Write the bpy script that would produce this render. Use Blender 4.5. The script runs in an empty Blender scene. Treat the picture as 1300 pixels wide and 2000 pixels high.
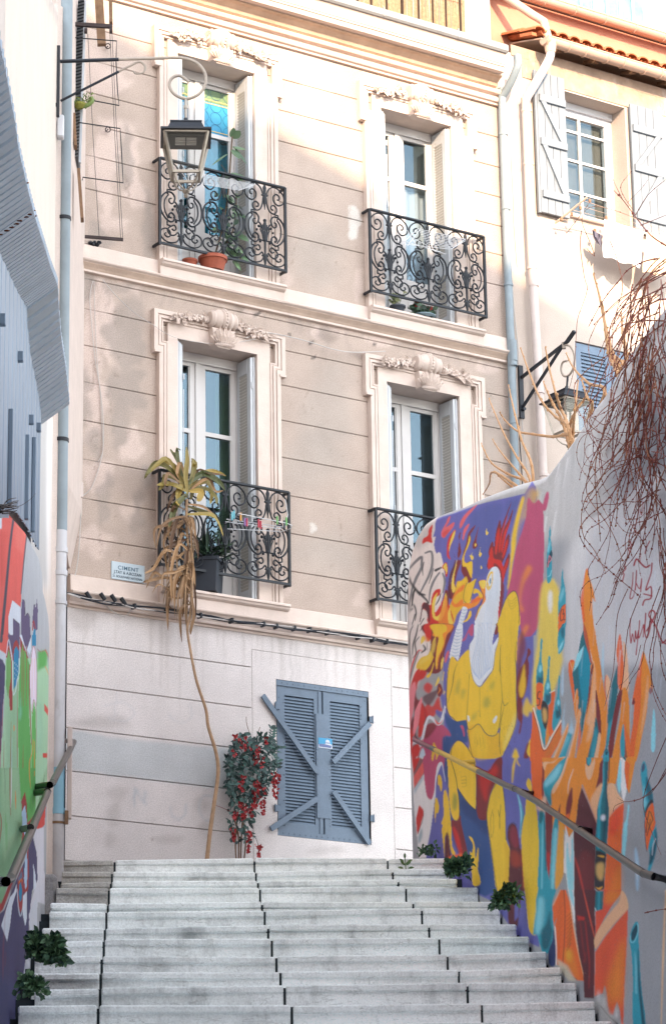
import bpy, bmesh, math, random
import numpy as np
from mathutils import Matrix, Vector
R_ = math.radians
sc = bpy.context.scene
# ---------------------------------------------------------------- camera
CX, CY, FPX = 650., 1000., 5685.
_up = np.array([-319., 19100., -5685.]); _up /= np.linalg.norm(_up)
_f = np.array([0, 0, -1.]); _fw = _f - _up*(_f@_up); _fw /= np.linalg.norm(_fw)
_rt = np.cross(_fw, _up)
RW = np.array([_rt, _fw, _up])
CAM = np.array([0., 0., 1.6])
cd = bpy.data.cameras.new("camera"); cam = bpy.data.objects.new("camera", cd)
sc.collection.objects.link(cam); sc.camera = cam
cam.matrix_world = Matrix.Translation(CAM.tolist()) @ Matrix(RW.tolist()).to_4x4()
cd.sensor_fit = 'VERTICAL'; cd.sensor_height = 24.; cd.lens = FPX/2000.*24.
cd.clip_start = .1; cd.clip_end = 2000
def ray(x, y): return RW @ np.array([x-CX, CY-y, -FPX])
def hit(x, y, P, N):
    r = ray(x, y); t = ((P-CAM)@N)/(r@N); return CAM+r*t
def projv(P):
    c = (np.asarray(P, float)-CAM) @ RW
    return CX+FPX*c[..., 0]/-c[..., 2], CY-FPX*c[..., 1]/-c[..., 2]
# ---------------------------------------------------------------- sun, sky, exposure
SUN_A, SUN_EL = .27, R_(21)
sh = np.array([-SUN_A, 1., 0]); sh /= np.linalg.norm(sh)
sdir = np.array([sh[0]*math.cos(SUN_EL), sh[1]*math.cos(SUN_EL), -math.sin(SUN_EL)])
ld = bpy.data.lights.new("sun", 'SUN'); ld.energy = 2.0; ld.angle = R_(.4); ld.color = (1., .72, .48)
sun = bpy.data.objects.new("sun", ld); sc.collection.objects.link(sun)
sun.rotation_euler = Vector(sdir.tolist()).to_track_quat('-Z', 'Y').to_euler()
w = bpy.data.worlds.new("World"); sc.world = w; w.use_nodes = True
wn = w.node_tree.nodes; wl = w.node_tree.links
sky = wn.new('ShaderNodeTexSky'); sky.sky_type = 'NISHITA'; sky.sun_disc = False
sky.sun_elevation = SUN_EL; sky.sun_rotation = math.atan2(-sdir[0], -sdir[1])
sky.air_density = 1.; sky.dust_density = .4; sky.ozone_density = 1.
bg = wn['Background']; bg.inputs[1].default_value = .15
hs = wn.new("ShaderNodeHueSaturation"); hs.inputs["Saturation"].default_value = .30; wl.new(sky.outputs[0], hs.inputs["Color"]); wl.new(hs.outputs[0], bg.inputs[0])
sc.view_settings.view_transform = 'Standard'; sc.view_settings.look = 'None'
sc.view_settings.exposure = 2.68; sc.view_settings.gamma = 1
sc.cycles.max_bounces = 8; sc.cycles.diffuse_bounces = 5; sc.cycles.transparent_max_bounces = 12
# ---------------------------------------------------------------- frames
_r = ray(9427, 2546); E_ = np.array([_r[0], _r[1], 0]); E_ /= np.linalg.norm(E_)
N_ = np.array([E_[1], -E_[0], 0.])
def atY(x, y, Y):
    r = ray(x, y); return CAM+r*Y/r[1]
P0 = atY(425, 1400, 28)
O_ = hit(127, 1680, P0, N_); O_[2] = 0
FM = Matrix(((E_[0], -N_[0], 0, O_[0]), (E_[1], -N_[1], 0, O_[1]), (0, 0, 1, 0), (0, 0, 0, 1)))
T0 = atY(600, 1677, 23.7)
H_ = np.array([-.066, .998, 0]); H_ /= np.linalg.norm(H_); LA_ = np.array([H_[1], -H_[0], 0.])
SM = Matrix(((LA_[0], H_[0], 0, T0[0]), (LA_[1], H_[1], 0, T0[1]), (0, 0, 1, 0), (0, 0, 0, 1)))
WM = Matrix.Identity(4)
FMi, SMi = FM.inverted(), SM.inverted()
FMn, SMn = np.array(FM), np.array(SM)
def towl(Mn, V):
    V = np.asarray(V, float); return V@Mn[:3, :3].T + Mn[:3, 3]
def FU(x, y, out=0.):            # point of the facade plane moved out by `out`, facade frame
    P = hit(x, y, P0+N_*out, N_); q = P-O_; return np.array([q@E_, -out, P[2]])
def SL(x, y, lat):               # point of the vertical plane along the stairs, stair frame
    P = hit(x, y, T0+LA_*lat, LA_); q = P-T0; return np.array([lat, q@H_, P[2]])
def SS(x, y, s):                 # point of the vertical plane across the stairs at s
    P = hit(x, y, T0+H_*s, H_); q = P-T0; return np.array([q@LA_, s, P[2]])
rnd = random.Random(7)
rng = np.random.RandomState(5)
# ---------------------------------------------------------------- colours and materials
def lin(c): c = c/255.; return c/12.92 if c <= .04045 else ((c+.055)/1.055)**2.4
KA = 1.55
def C(r, g, b, k=None):
    c = [lin(v)/(k or KA) for v in (r, g, b)]; m = max(c)/.92
    return tuple(v/m for v in c) if m > 1 else tuple(c)
MATS = {}
def mat(name, col, rough=.75, metal=0., var=.12, vs=3., bump=.15, bs=60., spec=.35, attr=None, grime=None, gs=1.2, gamt=.5, bdist=.01, fine=0.):
    if name in MATS: return MATS[name]
    m = bpy.data.materials.new(name); m.use_nodes = True; nt = m.node_tree; n, l = nt.nodes, nt.links
    b = n['Principled BSDF']; b.inputs['Roughness'].default_value = rough; b.inputs['Metallic'].default_value = metal
    b.inputs['Specular IOR Level'].default_value = spec
    tc = n.new('ShaderNodeTexCoord')
    if attr:
        at = n.new('ShaderNodeAttribute'); at.attribute_name = attr; base = at.outputs['Color']
    else:
        rgb = n.new('ShaderNodeRGB'); rgb.outputs[0].default_value = (*col, 1); base = rgb.outputs[0]
    no = n.new('ShaderNodeTexNoise'); no.inputs['Scale'].default_value = vs; no.inputs['Detail'].default_value = 6; no.inputs['Roughness'].default_value = .62
    l.new(tc.outputs['Object'], no.inputs['Vector'])
    mr = n.new('ShaderNodeMapRange'); mr.inputs[1].default_value = .3; mr.inputs[2].default_value = .7
    mr.inputs[3].default_value = 1-var; mr.inputs[4].default_value = 1+var; l.new(no.outputs['Fac'], mr.inputs[0])
    vm = n.new('ShaderNodeVectorMath'); vm.operation = 'SCALE'; l.new(base, vm.inputs[0]); l.new(mr.outputs[0], vm.inputs['Scale'])
    out = vm.outputs[0]
    if fine:
        n2 = n.new('ShaderNodeTexNoise'); n2.inputs['Scale'].default_value = 95; n2.inputs['Detail'].default_value = 3
        l.new(tc.outputs['Object'], n2.inputs['Vector'])
        m2 = n.new('ShaderNodeMapRange'); m2.inputs[1].default_value = .35; m2.inputs[2].default_value = .65
        m2.inputs[3].default_value = 1-fine; m2.inputs[4].default_value = 1+fine; l.new(n2.outputs['Fac'], m2.inputs[0])
        v2 = n.new('ShaderNodeVectorMath'); v2.operation = 'SCALE'; l.new(out, v2.inputs[0]); l.new(m2.outputs[0], v2.inputs['Scale']); out = v2.outputs[0]
    if grime:
        n3 = n.new('ShaderNodeTexNoise'); n3.inputs['Scale'].default_value = gs; n3.inputs['Detail'].default_value = 9; n3.inputs['Roughness'].default_value = .7
        mp = n.new('ShaderNodeMapping'); mp.inputs['Scale'].default_value = (1, 1, .35); l.new(tc.outputs['Object'], mp.inputs[0]); l.new(mp.outputs[0], n3.inputs['Vector'])
        m3 = n.new('ShaderNodeMapRange'); m3.inputs[1].default_value = .55; m3.inputs[2].default_value = .72; m3.inputs[3].default_value = 0; m3.inputs[4].default_value = gamt
        l.new(n3.outputs['Fac'], m3.inputs[0])
        mx = n.new('ShaderNodeMix'); mx.data_type = 'RGBA'; l.new(m3.outputs[0], mx.inputs[0]); l.new(out, mx.inputs[6]); mx.inputs[7].default_value = (*grime, 1); out = mx.outputs[2]
    l.new(out, b.inputs['Base Color'])
    if bump:
        nb = n.new('ShaderNodeTexNoise'); nb.inputs['Scale'].default_value = bs; nb.inputs['Detail'].default_value = 4
        l.new(tc.outputs['Object'], nb.inputs['Vector'])
        bp = n.new('ShaderNodeBump'); bp.inputs['Strength'].default_value = bump; bp.inputs['Distance'].default_value = bdist
        l.new(nb.outputs['Fac'], bp.inputs['Height']); l.new(bp.outputs[0], b.inputs['Normal'])
    MATS[name] = m; return m
def glassmat(name, tint, fac=.35, rough=.03, tr=(.9, .95, .97)):
    m = bpy.data.materials.new(name); m.use_nodes = True; n, l = m.node_tree.nodes, m.node_tree.links
    n.remove(n['Principled BSDF']); o = n['Material Output']
    t = n.new('ShaderNodeBsdfTransparent'); t.inputs[0].default_value = (*tr, 1)
    g = n.new('ShaderNodeBsdfGlossy'); g.inputs[0].default_value = (*tint, 1); g.inputs['Roughness'].default_value = rough
    x = n.new('ShaderNodeMixShader'); x.inputs[0].default_value = fac
    l.new(t.outputs[0], x.inputs[1]); l.new(g.outputs[0], x.inputs[2]); l.new(x.outputs[0], o.inputs[0]); MATS[name] = m; return m
def leafmat(name, c1, c2, sc_=9, rough=.55):
    m = bpy.data.materials.new(name); m.use_nodes = True; n, l = m.node_tree.nodes, m.node_tree.links
    b = n['Principled BSDF']; b.inputs['Roughness'].default_value = rough
    g = n.new('ShaderNodeNewGeometry'); cr = n.new('ShaderNodeValToRGB')
    cr.color_ramp.elements[0].color = (*c1, 1); cr.color_ramp.elements[1].color = (*c2, 1)
    l.new(g.outputs['Random Per Island'], cr.inputs[0]); l.new(cr.outputs[0], b.inputs['Base Color']); MATS[name] = m; return m
# ---------------------------------------------------------------- mesh builder
class MB:
    def __init__(s): s.v = []; s.f = []; s.mi = []; s.m = 0
    def add(s, vs, fs):
        o = len(s.v); s.v.extend([tuple(map(float, p)) for p in vs])
        for f in fs: s.f.append(tuple(o+i for i in f)); s.mi.append(s.m)
        return s
    def box(s, x0, x1, y0, y1, z0, z1, bev=0.):
        if x0 > x1: x0, x1 = x1, x0
        if y0 > y1: y0, y1 = y1, y0
        if z0 > z1: z0, z1 = z1, z0
        if bev:
            b = min(bev, (x1-x0)/2.2, (y1-y0)/2.2, (z1-z0)/2.2); vs = []
            for z, k in ((z0, 1), (z0+b, 0), (z1-b, 0), (z1, 1)):
                q = b*k
                vs += [(x0+q, y0+b, z), (x0+b, y0+q, z), (x1-b, y0+q, z), (x1-q, y0+b, z), (x1-q, y1-b, z), (x1-b, y1-q, z), (x0+b, y1-q, z), (x0+q, y1-b, z)]
            fs = [tuple(range(7, -1, -1)), tuple(range(24, 32))]
            for L in range(3):
                for i in range(8): j = (i+1) % 8; fs.append((L*8+i, L*8+j, L*8+8+j, L*8+8+i))
            return s.add(vs, fs)
        return s.add([(x0, y0, z0), (x1, y0, z0), (x1, y1, z0), (x0, y1, z0), (x0, y0, z1), (x1, y0, z1), (x1, y1, z1), (x0, y1, z1)],
                     [(3, 2, 1, 0), (4, 5, 6, 7), (0, 1, 5, 4), (1, 2, 6, 5), (2, 3, 7, 6), (3, 0, 4, 7)])
    def bar(s, a, b, w, h, up=(0, 0, 1)):
        a, b = np.array(a, float), np.array(b, float); d = b-a; d /= np.linalg.norm(d); up = np.array(up, float)
        x = np.cross(d, up)
        if np.linalg.norm(x) < 1e-5: x = np.cross(d, (1, 0, 0))
        x /= np.linalg.norm(x); y = np.cross(x, d); x *= w/2; y *= h/2
        vs = [a-x-y, a+x-y, a+x+y, a-x+y, b-x-y, b+x-y, b+x+y, b-x+y]
        return s.add(vs, [(3, 2, 1, 0), (4, 5, 6, 7), (0, 1, 5, 4), (1, 2, 6, 5), (2, 3, 7, 6), (3, 0, 4, 7)])
    def tube(s, pts, r, n=8, caps=True, flat=None):
        P = [np.array(p, float) for p in pts]; k = len(P); rr = r if hasattr(r, '__len__') else [r]*k
        T = []
        for i in range(k):
            d = P[min(i+1, k-1)]-P[max(i-1, 0)]; L = np.linalg.norm(d); T.append(d/L if L > 1e-9 else np.array([0, 0, 1.]))
        x = np.cross(T[0], (0, 0, 1.) if abs(T[0][2]) < .9 else (1., 0, 0)); x /= np.linalg.norm(x); vs = []
        for i in range(k):
            x = x-T[i]*(x@T[i]); x /= max(1e-9, np.linalg.norm(x)); y = np.cross(T[i], x)
            for j in range(n):
                a = 2*math.pi*j/n; vs.append(P[i]+(x*math.cos(a)+y*math.sin(a))*rr[i])
        fs = [(i*n+j, i*n+(j+1) % n, (i+1)*n+(j+1) % n, (i+1)*n+j) for i in range(k-1) for j in range(n)]
        if caps: fs += [tuple(range(n-1, -1, -1)), tuple(range((k-1)*n, k*n))]
        return s.add(vs, fs)
    def sweep(s, prof, u0, u1, cap=True):      # prof: (out,z) closed outline, swept along u (facade frame)
        n = len(prof); vs = [(u0, -o, z) for o, z in prof]+[(u1, -o, z) for o, z in prof]
        fs = [(i, (i+1) % n, n+(i+1) % n, n+i) for i in range(n)]
        if cap: fs += [tuple(range(n-1, -1, -1)), tuple(range(n, 2*n))]
        return s.add(vs, fs)
    def poly(s, pts, d):                        # extrude planar outline by vector d
        n = len(pts); P = [np.array(p, float) for p in pts]; d = np.array(d, float)
        return s.add(P+[p+d for p in P], [tuple(range(n-1, -1, -1)), tuple(range(n, 2*n))]+[(i, (i+1) % n, n+(i+1) % n, n+i) for i in range(n)])
    def lathe(s, prof, c, n=16, axis=2):
        vs = []; c = np.array(c, float)
        for r, h in prof:
            for j in range(n):
                a = 2*math.pi*j/n; q = [r*math.cos(a), r*math.sin(a), h]
                if axis == 0: q = [h, q[0], q[1]]
                vs.append(c+q)
        k = len(prof)
        fs = [(i*n+j, i*n+(j+1) % n, (i+1)*n+(j+1) % n, (i+1)*n+j) for i in range(k-1) for j in range(n)]
        fs += [tuple(range(n-1, -1, -1)), tuple(range((k-1)*n, k*n))]
        return s.add(vs, fs)
    def blob(s, c, r, n=7, m=5, jit=.12, rg=rnd):
        c = np.array(c, float); r = np.array(r if hasattr(r, '__len__') else (r, r, r), float); vs = [c+(0, 0, r[2])]
        for i in range(1, m):
            t = math.pi*i/m
            for j in range(n):
                a = 2*math.pi*j/n; k = 1+rg.uniform(-jit, jit)
                vs.append(c+np.array([math.sin(t)*math.cos(a), math.sin(t)*math.sin(a), math.cos(t)])*r*k)
        vs.append(c-(0, 0, r[2])); L = len(vs)-1; fs = [(0, 1+j, 1+(j+1) % n) for j in range(n)]
        for i in range(m-2):
            o = 1+i*n
            fs += [(o+j, o+n+j, o+n+(j+1) % n, o+(j+1) % n) for j in range(n)]
        o = 1+(m-2)*n; fs += [(o+j, L, o+(j+1) % n) for j in range(n)]
        return s.add(vs, fs)
    def leaf(s, base, d, L, W, nrm=(0, 0, 1), droop=.0, segs=3, fold=.25):
        b = np.array(base, float); d = np.array(d, float); d /= np.linalg.norm(d)
        x = np.cross(d, np.array(nrm, float))
        if np.linalg.norm(x) < 1e-4: x = np.cross(d, (.3, 1, .2))
        x /= np.linalg.norm(x); nn = np.cross(x, d); vs = []; p = b.copy(); dd = d.copy()
        for i in range(segs+1):
            t = i/segs; wd = W*.5*(math.sin(math.pi*min(1, t*.92+.06))**.8)
            if i == segs: wd = W*.02
            vs += [p-x*wd+nn*wd*fold, p.copy(), p+x*wd+nn*wd*fold]
            dd = dd+np.array([0, 0, -droop/segs]); dd /= np.linalg.norm(dd); p = p+dd*L/segs
        fs = []
        for i in range(segs):
            o = 3*i; fs += [(o, o+1, o+4, o+3), (o+1, o+2, o+5, o+4)]
        return s.add(vs, fs)
    def build(s, name, m, parent=None, frame=FM, smooth=False, label=None, cat=None, group=None, kind=None, base=None, recalc=True, colors=None):
        me = bpy.data.meshes.new(name); V = np.array(s.v, float)
        if parent is not None: fr, b = FR[parent.name]
        else:
            fr = frame
            b = np.array(base, float) if base is not None else np.array([(V[:, 0].min()+V[:, 0].max())/2, (V[:, 1].min()+V[:, 1].max())/2, V[:, 2].min()])
        me.from_pydata((V-b).tolist(), [], s.f)
        for x in (m if isinstance(m, (list, tuple)) else [m]): me.materials.append(x)
        if isinstance(m, (list, tuple)): me.polygons.foreach_set('material_index', s.mi)
        if recalc:
            bm = bmesh.new(); bm.from_mesh(me); bmesh.ops.recalc_face_normals(bm, faces=bm.faces); bm.to_mesh(me); bm.free()
        if smooth:
            me.polygons.foreach_set('use_smooth', [True]*len(me.polygons))
            try: me.set_sharp_from_angle(angle=R_(40))
            except Exception: pass
        if colors is not None:
            ca = me.color_attributes.new('paint', 'FLOAT_COLOR', 'POINT')
            ca.data.foreach_set('color', np.concatenate([colors, np.ones((len(colors), 1))], 1).astype(np.float32).ravel())
        o = bpy.data.objects.new(name, me); sc.collection.objects.link(o)
        if parent is not None: o.parent = parent; FR[o.name] = (fr, b)
        else: o.matrix_world = fr @ Matrix.Translation(b.tolist()); FR[o.name] = (fr, b)
        tag(o, label, cat, group, kind); return o
FR = {}
def tag(o, label=None, cat=None, group=None, kind=None):
    if label: o['label'] = label
    if cat: o['category'] = cat
    if group: o['group'] = group
    if kind: o['kind'] = kind
def thing(name, label, cat, base, frame=FM, group=None):
    o = bpy.data.objects.new(name, None); sc.collection.objects.link(o); o.empty_display_size = .2
    o.matrix_world = frame @ Matrix.Translation(list(map(float, base))); FR[o.name] = (frame, np.array(base, float))
    tag(o, label, cat, group); return o
def copyobj(src, parent, base_from, base_to):
    """copy a part to another place on the same thing (shared mesh)"""
    c = src.copy(); sc.collection.objects.link(c); c.parent = parent
    c.location = Vector(src.location)+Vector((np.array(base_to)-np.array(base_from)).tolist())
    FR[c.name] = FR[src.name]; return c
def catmull(P, n=6, closed=False):
    P = [np.array(p, float) for p in P]; k = len(P); out = []
    rngi = range(k if closed else k-1)
    for i in rngi:
        if closed: a, b, c, d = P[(i-1) % k], P[i], P[(i+1) % k], P[(i+2) % k]
        else: a, b, c, d = P[max(i-1, 0)], P[i], P[i+1], P[min(i+2, k-1)]
        for j in range(n):
            t = j/n; out.append(.5*((2*b)+(-a+c)*t+(2*a-5*b+4*c-d)*t*t+(-a+3*b-3*c+d)*t**3))
    if not closed: out.append(P[-1])
    return out
# ---------------------------------------------------------------- paint canvas (colour of painted surfaces, kept as a mesh attribute)
class Canvas:
    def __init__(s, x0, y0, x1, y1, col):
        s.x0, s.y0 = x0, y0; s.w, s.h = x1-x0, y1-y0
        s.a = np.ones((s.h, s.w, 3), np.float32)*np.array(col, np.float32)
    def _apply(s, mask, ax, ay, col):
        h, w_ = mask.shape; v = s.a[ay:ay+h, ax:ax+w_]; v += (np.array(col, np.float32)-v)*mask[..., None]
    def poly(s, pts, col, blur=0, alpha=1., smooth=0):
        if smooth: pts = catmull(pts, smooth, True)
        P = np.array(pts, float)-(s.x0, s.y0); m = int(blur*2+2)
        ax, ay = max(0, int(P[:, 0].min())-m), max(0, int(P[:, 1].min())-m)
        bx, by = min(s.w, int(P[:, 0].max())+m+1), min(s.h, int(P[:, 1].max())+m+1)
        if bx <= ax or by <= ay: return
        X = np.arange(ax, bx)+.5; Y = np.arange(ay, by)[:, None]+.5
        M = np.zeros((by-ay, bx-ax), np.float32)
        for dy in (-.25, .25):
            ins = np.zeros((by-ay, bx-ax), bool); y = Y+dy
            for i in range(len(P)):
                x1, y1 = P[i]; x2, y2 = P[(i+1) % len(P)]
                if y1 == y2: continue
                cr = ((y1 <= y) != (y2 <= y)); xi = x1+(y-y1)*(x2-x1)/(y2-y1)
                ins ^= cr & (X < xi)
            M += ins*.5
        if blur: M = blurm(M, blur)
        s._apply(M*alpha, ax, ay, col)
    def line(s, pts, wd, col, blur=0, alpha=1., smooth=5):
        if smooth and len(pts) > 2: pts = catmull(pts, smooth)
        P = np.array(pts, float)-(s.x0, s.y0); n = len(P); W = np.interp(np.linspace(0, 1, n), np.linspace(0, 1, len(wd)), wd) if hasattr(wd, '__len__') else np.full(n, float(wd))
        m = int(W.max()+blur*2+2)
        ax, ay = max(0, int(P[:, 0].min())-m), max(0, int(P[:, 1].min())-m)
        bx, by = min(s.w, int(P[:, 0].max())+m+1), min(s.h, int(P[:, 1].max())+m+1)
        if bx <= ax or by <= ay: return
        X, Y = np.meshgrid(np.arange(ax, bx)+.5, np.arange(ay, by)+.5); M = np.zeros(X.shape, np.float32)
        for i in range(n-1):
            a, b = P[i], P[i+1]; d = b-a; L = max(1e-6, d@d)
            t = np.clip(((X-a[0])*d[0]+(Y-a[1])*d[1])/L, 0, 1)
            D = np.hypot(X-a[0]-t*d[0], Y-a[1]-t*d[1]); wv = (W[i]+(W[i+1]-W[i])*t)/2
            M = np.maximum(M, np.clip(wv-D+.5, 0, 1))
        if blur: M = blurm(M, blur)
        s._apply(M*alpha, ax, ay, col)
    def sample(s, px, py):
        x = np.clip(px-s.x0-.5, 0, s.w-1.001); y = np.clip(py-s.y0-.5, 0, s.h-1.001)
        i = x.astype(int); j = y.astype(int); fx = (x-i)[:, None]; fy = (y-j)[:, None]; A = s.a
        return (A[j, i]*(1-fx)+A[j, i+1]*fx)*(1-fy)+(A[j+1, i]*(1-fx)+A[j+1, i+1]*fx)*fy
def blurm(M, r):
    k = np.exp(-.5*(np.arange(-int(2*r), int(2*r)+1)/r)**2); k /= k.sum()
    M = np.pad(M, int(2*r), mode='constant')
    M = np.apply_along_axis(lambda v: np.convolve(v, k, 'same'), 0, M); M = np.apply_along_axis(lambda v: np.convolve(v, k, 'same'), 1, M)
    q = int(2*r); return M[q:-q or None, q:-q or None].astype(np.float32)
def vnoise(x, y, sc_, seed=0):
    x = x/sc_; y = y/sc_; r = np.random.RandomState(seed).rand(64, 64); i = np.floor(x).astype(int); j = np.floor(y).astype(int)
    fx = x-i; fy = y-j; fx = fx*fx*(3-2*fx); fy = fy*fy*(3-2*fy)
    g = lambda a, b: r[a % 64, b % 64]
    return (g(i, j)*(1-fx)+g(i+1, j)*fx)*(1-fy)+(g(i, j+1)*(1-fx)+g(i+1, j+1)*fx)*fy
OFF = {'A': (780, 960), 'B': (1040, 960), 'C': (780, 1220), 'D': (1040, 1220), 'E': (780, 1480), 'F': (1040, 1480), 'G': (1040, 1740)}
def exec_mural(c):
    def T(k, P): o = OFF[k]; return [(o[0]+x/5, o[1]+y/5) for x, y in P]
    def P(k, col, pts, blur=0, al=1, sm=4): c.poly(T(k, pts), col, blur, al, sm)
    def Q(k, col, pts, blur=0, al=1): c.poly(T(k, pts), col, blur, al, 0)
    def L(k, col, wd, pts, blur=0, al=1): c.line(T(k, pts), [w/5 for w in wd] if hasattr(wd, '__len__') else wd/5, col, blur, al)
    K = .70
    pur = C(92, 92, 158, K); pur2 = C(72, 82, 140, K); nav = C(44, 72, 125, K); nav2 = C(35, 50, 95, K); yel = C(238, 196, 55, K); yel2 = C(246, 214, 92, K); yol = C(205, 160, 40, K)
    ora = C(240, 145, 50, K); ord_ = C(212, 95, 42, K); mar = C(112, 38, 44, K); mar2 = C(82, 34, 44, K); red = C(186, 42, 36, K); sal = C(205, 90, 85, K)
    mag = C(170, 72, 104, K); pea = C(242, 188, 148, K); tea = C(40, 140, 160, K); tea2 = C(20, 95, 108, K); tea3 = C(130, 195, 208, K); blk = C(40, 40, 48, K); wht = C(222, 226, 236, K)
    lw = C(214, 211, 212, K); pink = C(225, 130, 140, K); gry = C(178, 175, 174, K); dkt = C(12, 60, 78, K)
    # bare cement at the top of the wall
    c.poly([(740, 560), (1340, 560), (1340, 760), (1250, 770), (1225, 870), (1190, 900), (1190, 1000), (1160, 1040), (1130, 1130), (1105, 1130), (1110, 1050), (1060, 1060), (1045, 1030), (1050, 960), (800, 1000), (740, 1100)], gry, 10, .95)
    r = random.Random(2)
    for i in range(60):
        x = r.uniform(1050, 1290); y0 = 930-(x-1050)*1.25+r.uniform(0, 60); h = r.uniform(40, 200)
        c.line([(x, y0), (x-r.uniform(4, 22), y0+h)], [r.uniform(2, 5), .5], C(198, 196, 196, K) if i % 2 else C(160, 158, 157, K), 2, .5, 0)
    for x, y, h in ((1108, 895, 60), (1092, 905, 40), (1085, 1000, 60), (1066, 1010, 70)): c.line([(x, y), (x-10, y+h)], [3, 1], lw, 1, .7, 0)
    c.poly([(1100, 1110), (1120, 1060), (1150, 1010), (1200, 990), (1300, 900), (1300, 1300), (1100, 1300)], lw, 8, .55)
    # left tag area on warm cement
    c.poly([(790, 1000), (850, 1000), (868, 1100), (878, 1180), (830, 1300), (790, 1400)], C(206, 196, 192, K), 3)
    c.poly([(800, 1060), (850, 1010), (846, 1050), (815, 1075)], C(165, 160, 160, K), 5, .7)
    # purple ground
    P('A', pur, [(360, 270), (520, 215), (760, 130), (960, 80), (1220, 20), (1330, -40), (1330, 1400), (430, 1400), (450, 900), (400, 600), (360, 610), (335, 520), (350, 440), (325, 445), (345, 370)], .6, 1, 2)
    c.poly([(862, 1200), (1040, 1200), (1045, 1500), (1062, 1720), (1052, 1850), (1010, 1830), (960, 1760), (830, 1700), (835, 1640), (850, 1560), (868, 1500)], pur, 1)
    for pts in ([(700, 200), (1000, 110), (940, 400), (900, 560), (700, 560), (690, 330)], [(740, 560), (880, 600), (860, 720), (850, 820), (780, 840), (700, 820)], [(1030, 120), (1180, 60), (1100, 260), (1040, 300)]): P('A', pur2, pts, 5, .75)
    P('A', nav2, [(570, 860), (590, 700), (560, 900), (610, 830)], 3, .6)
    # right plume: yellow streak, magenta field, yellow cloud
    P('A', yol, [(1230, 20), (1330, -20), (1330, 260), (1200, 280), (1140, 520), (1120, 480)], 4, .5)
    P('A', yel, [(1190, 60), (1215, 70), (1180, 220), (1140, 420), (1130, 560), (1100, 720), (1080, 900), (1050, 965), (1060, 840), (1080, 640), (1090, 460), (1130, 260)], 1.5)
    P('A', mag, [(1300, 130), (1240, 230), (1190, 400), (1140, 540), (1100, 760), (1060, 960), (1040, 1050), (1110, 980), (1160, 1040), (1170, 1300), (1220, 1420), (1340, 1340), (1400, 900), (1400, 130)], .8, 1, 2)
    P('B', mag, [(0, 110), (50, 150), (66, 280), (60, 420), (38, 600), (62, 590), (95, 640), (92, 780), (80, 960), (60, 1060), (30, 1150), (0, 1200), (-60, 900), (-60, 120)], 1)
    P('B', mag, [(125, 20), (150, 5), (155, 60), (130, 170), (105, 190), (92, 150)], 1)
    P('B', yol, [(0, 0), (60, 0), (30, 60), (0, 110)], 4, .6)
    P('A', ora, [(1250, 720), (1290, 760), (1220, 880), (1190, 980), (1180, 1080), (1210, 1160), (1180, 1170), (1160, 1080), (1170, 960), (1200, 820)], 3, .75)
    P('C', ora, [(1260, 20), (1240, 60), (1170, 200), (1150, 380), (1130, 320), (1150, 160), (1200, 60), (1230, 0)], 3, .8)
    P('C', mar, [(1180, 60), (1220, 120), (1230, 240), (1200, 330), (1180, 450), (1150, 600), (1140, 420), (1160, 240)], 2.5, .8)
    P('C', mar, [(1250, 230), (1275, 250), (1275, 290), (1250, 330), (1262, 400), (1250, 560), (1220, 680), (1190, 740), (1150, 720), (1140, 560), (1170, 440), (1210, 380), (1240, 300)], .8)
    P('C', yol, [(1215, 380), (1225, 480), (1230, 600), (1205, 700), (1175, 710), (1160, 620), (1180, 520), (1200, 440)], 1.5)
    P('C', mar, [(1145, 720), (1190, 740), (1200, 900), (1175, 1060), (1160, 1050), (1175, 960), (1145, 900)], 1)
    P('C', yel, [(1210, 780), (1240, 710), (1262, 750), (1290, 790), (1310, 760), (1310, 860), (1270, 850), (1250, 900), (1200, 860)], 2, .9)
    c.poly([(1058, 1140), (1080, 1130), (1095, 1170), (1092, 1230), (1098, 1290), (1080, 1352), (1060, 1360), (1045, 1380), (1040, 1400), (1038, 1330), (1048, 1260), (1052, 1190)], yel2, 2.5, .95, 2)
    P('B', lw, [(165, 960), (190, 1000), (185, 1150), (165, 1190), (145, 1100), (148, 1010)], 2, .9)
    # fire of the left side
    P('A', red, [(320, 325), (310, 430), (318, 500), (265, 490), (222, 512), (230, 460), (275, 428), (285, 370)], .6)
    P('A', sal, [(495, 240), (480, 300), (450, 350), (530, 300), (520, 350), (470, 410), (430, 455), (405, 430), (410, 385), (450, 310), (470, 260)], .5, .9); P('A', red, [(420, 400), (490, 370), (430, 450)], 1, .6)
    P('A', sal, [(755, 130), (700, 200), (650, 260), (610, 340), (585, 360), (590, 300), (640, 220), (720, 150)], .6, .9)
    P('A', sal, [(665, 320), (680, 325), (640, 410), (620, 480), (612, 450), (625, 370)], .5, .9)
    P('A', red, [(525, 385), (545, 375), (530, 450), (500, 520), (480, 600), (495, 665), (462, 630), (460, 540), (480, 450)], .5); P('A', yel2, [(540, 380), (532, 440), (495, 530), (478, 600), (485, 520), (510, 430)], .5)
    P('A', mar, [(595, 400), (575, 440), (590, 520), (598, 600), (560, 680), (530, 760), (500, 880), (480, 950), (500, 1050), (545, 1010), (560, 960), (540, 900), (560, 800), (600, 680), (570, 660), (570, 560)], .6)
    P('A', mar2, [(527, 600), (540, 650), (525, 720), (500, 780), (480, 860), (470, 1000), (500, 1050), (490, 900), (520, 800), (545, 700)], .6); P('A', yel2, [(558, 665), (552, 730), (535, 800), (530, 890), (545, 950), (520, 990), (505, 930), (515, 830), (540, 740)], .5)
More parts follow.
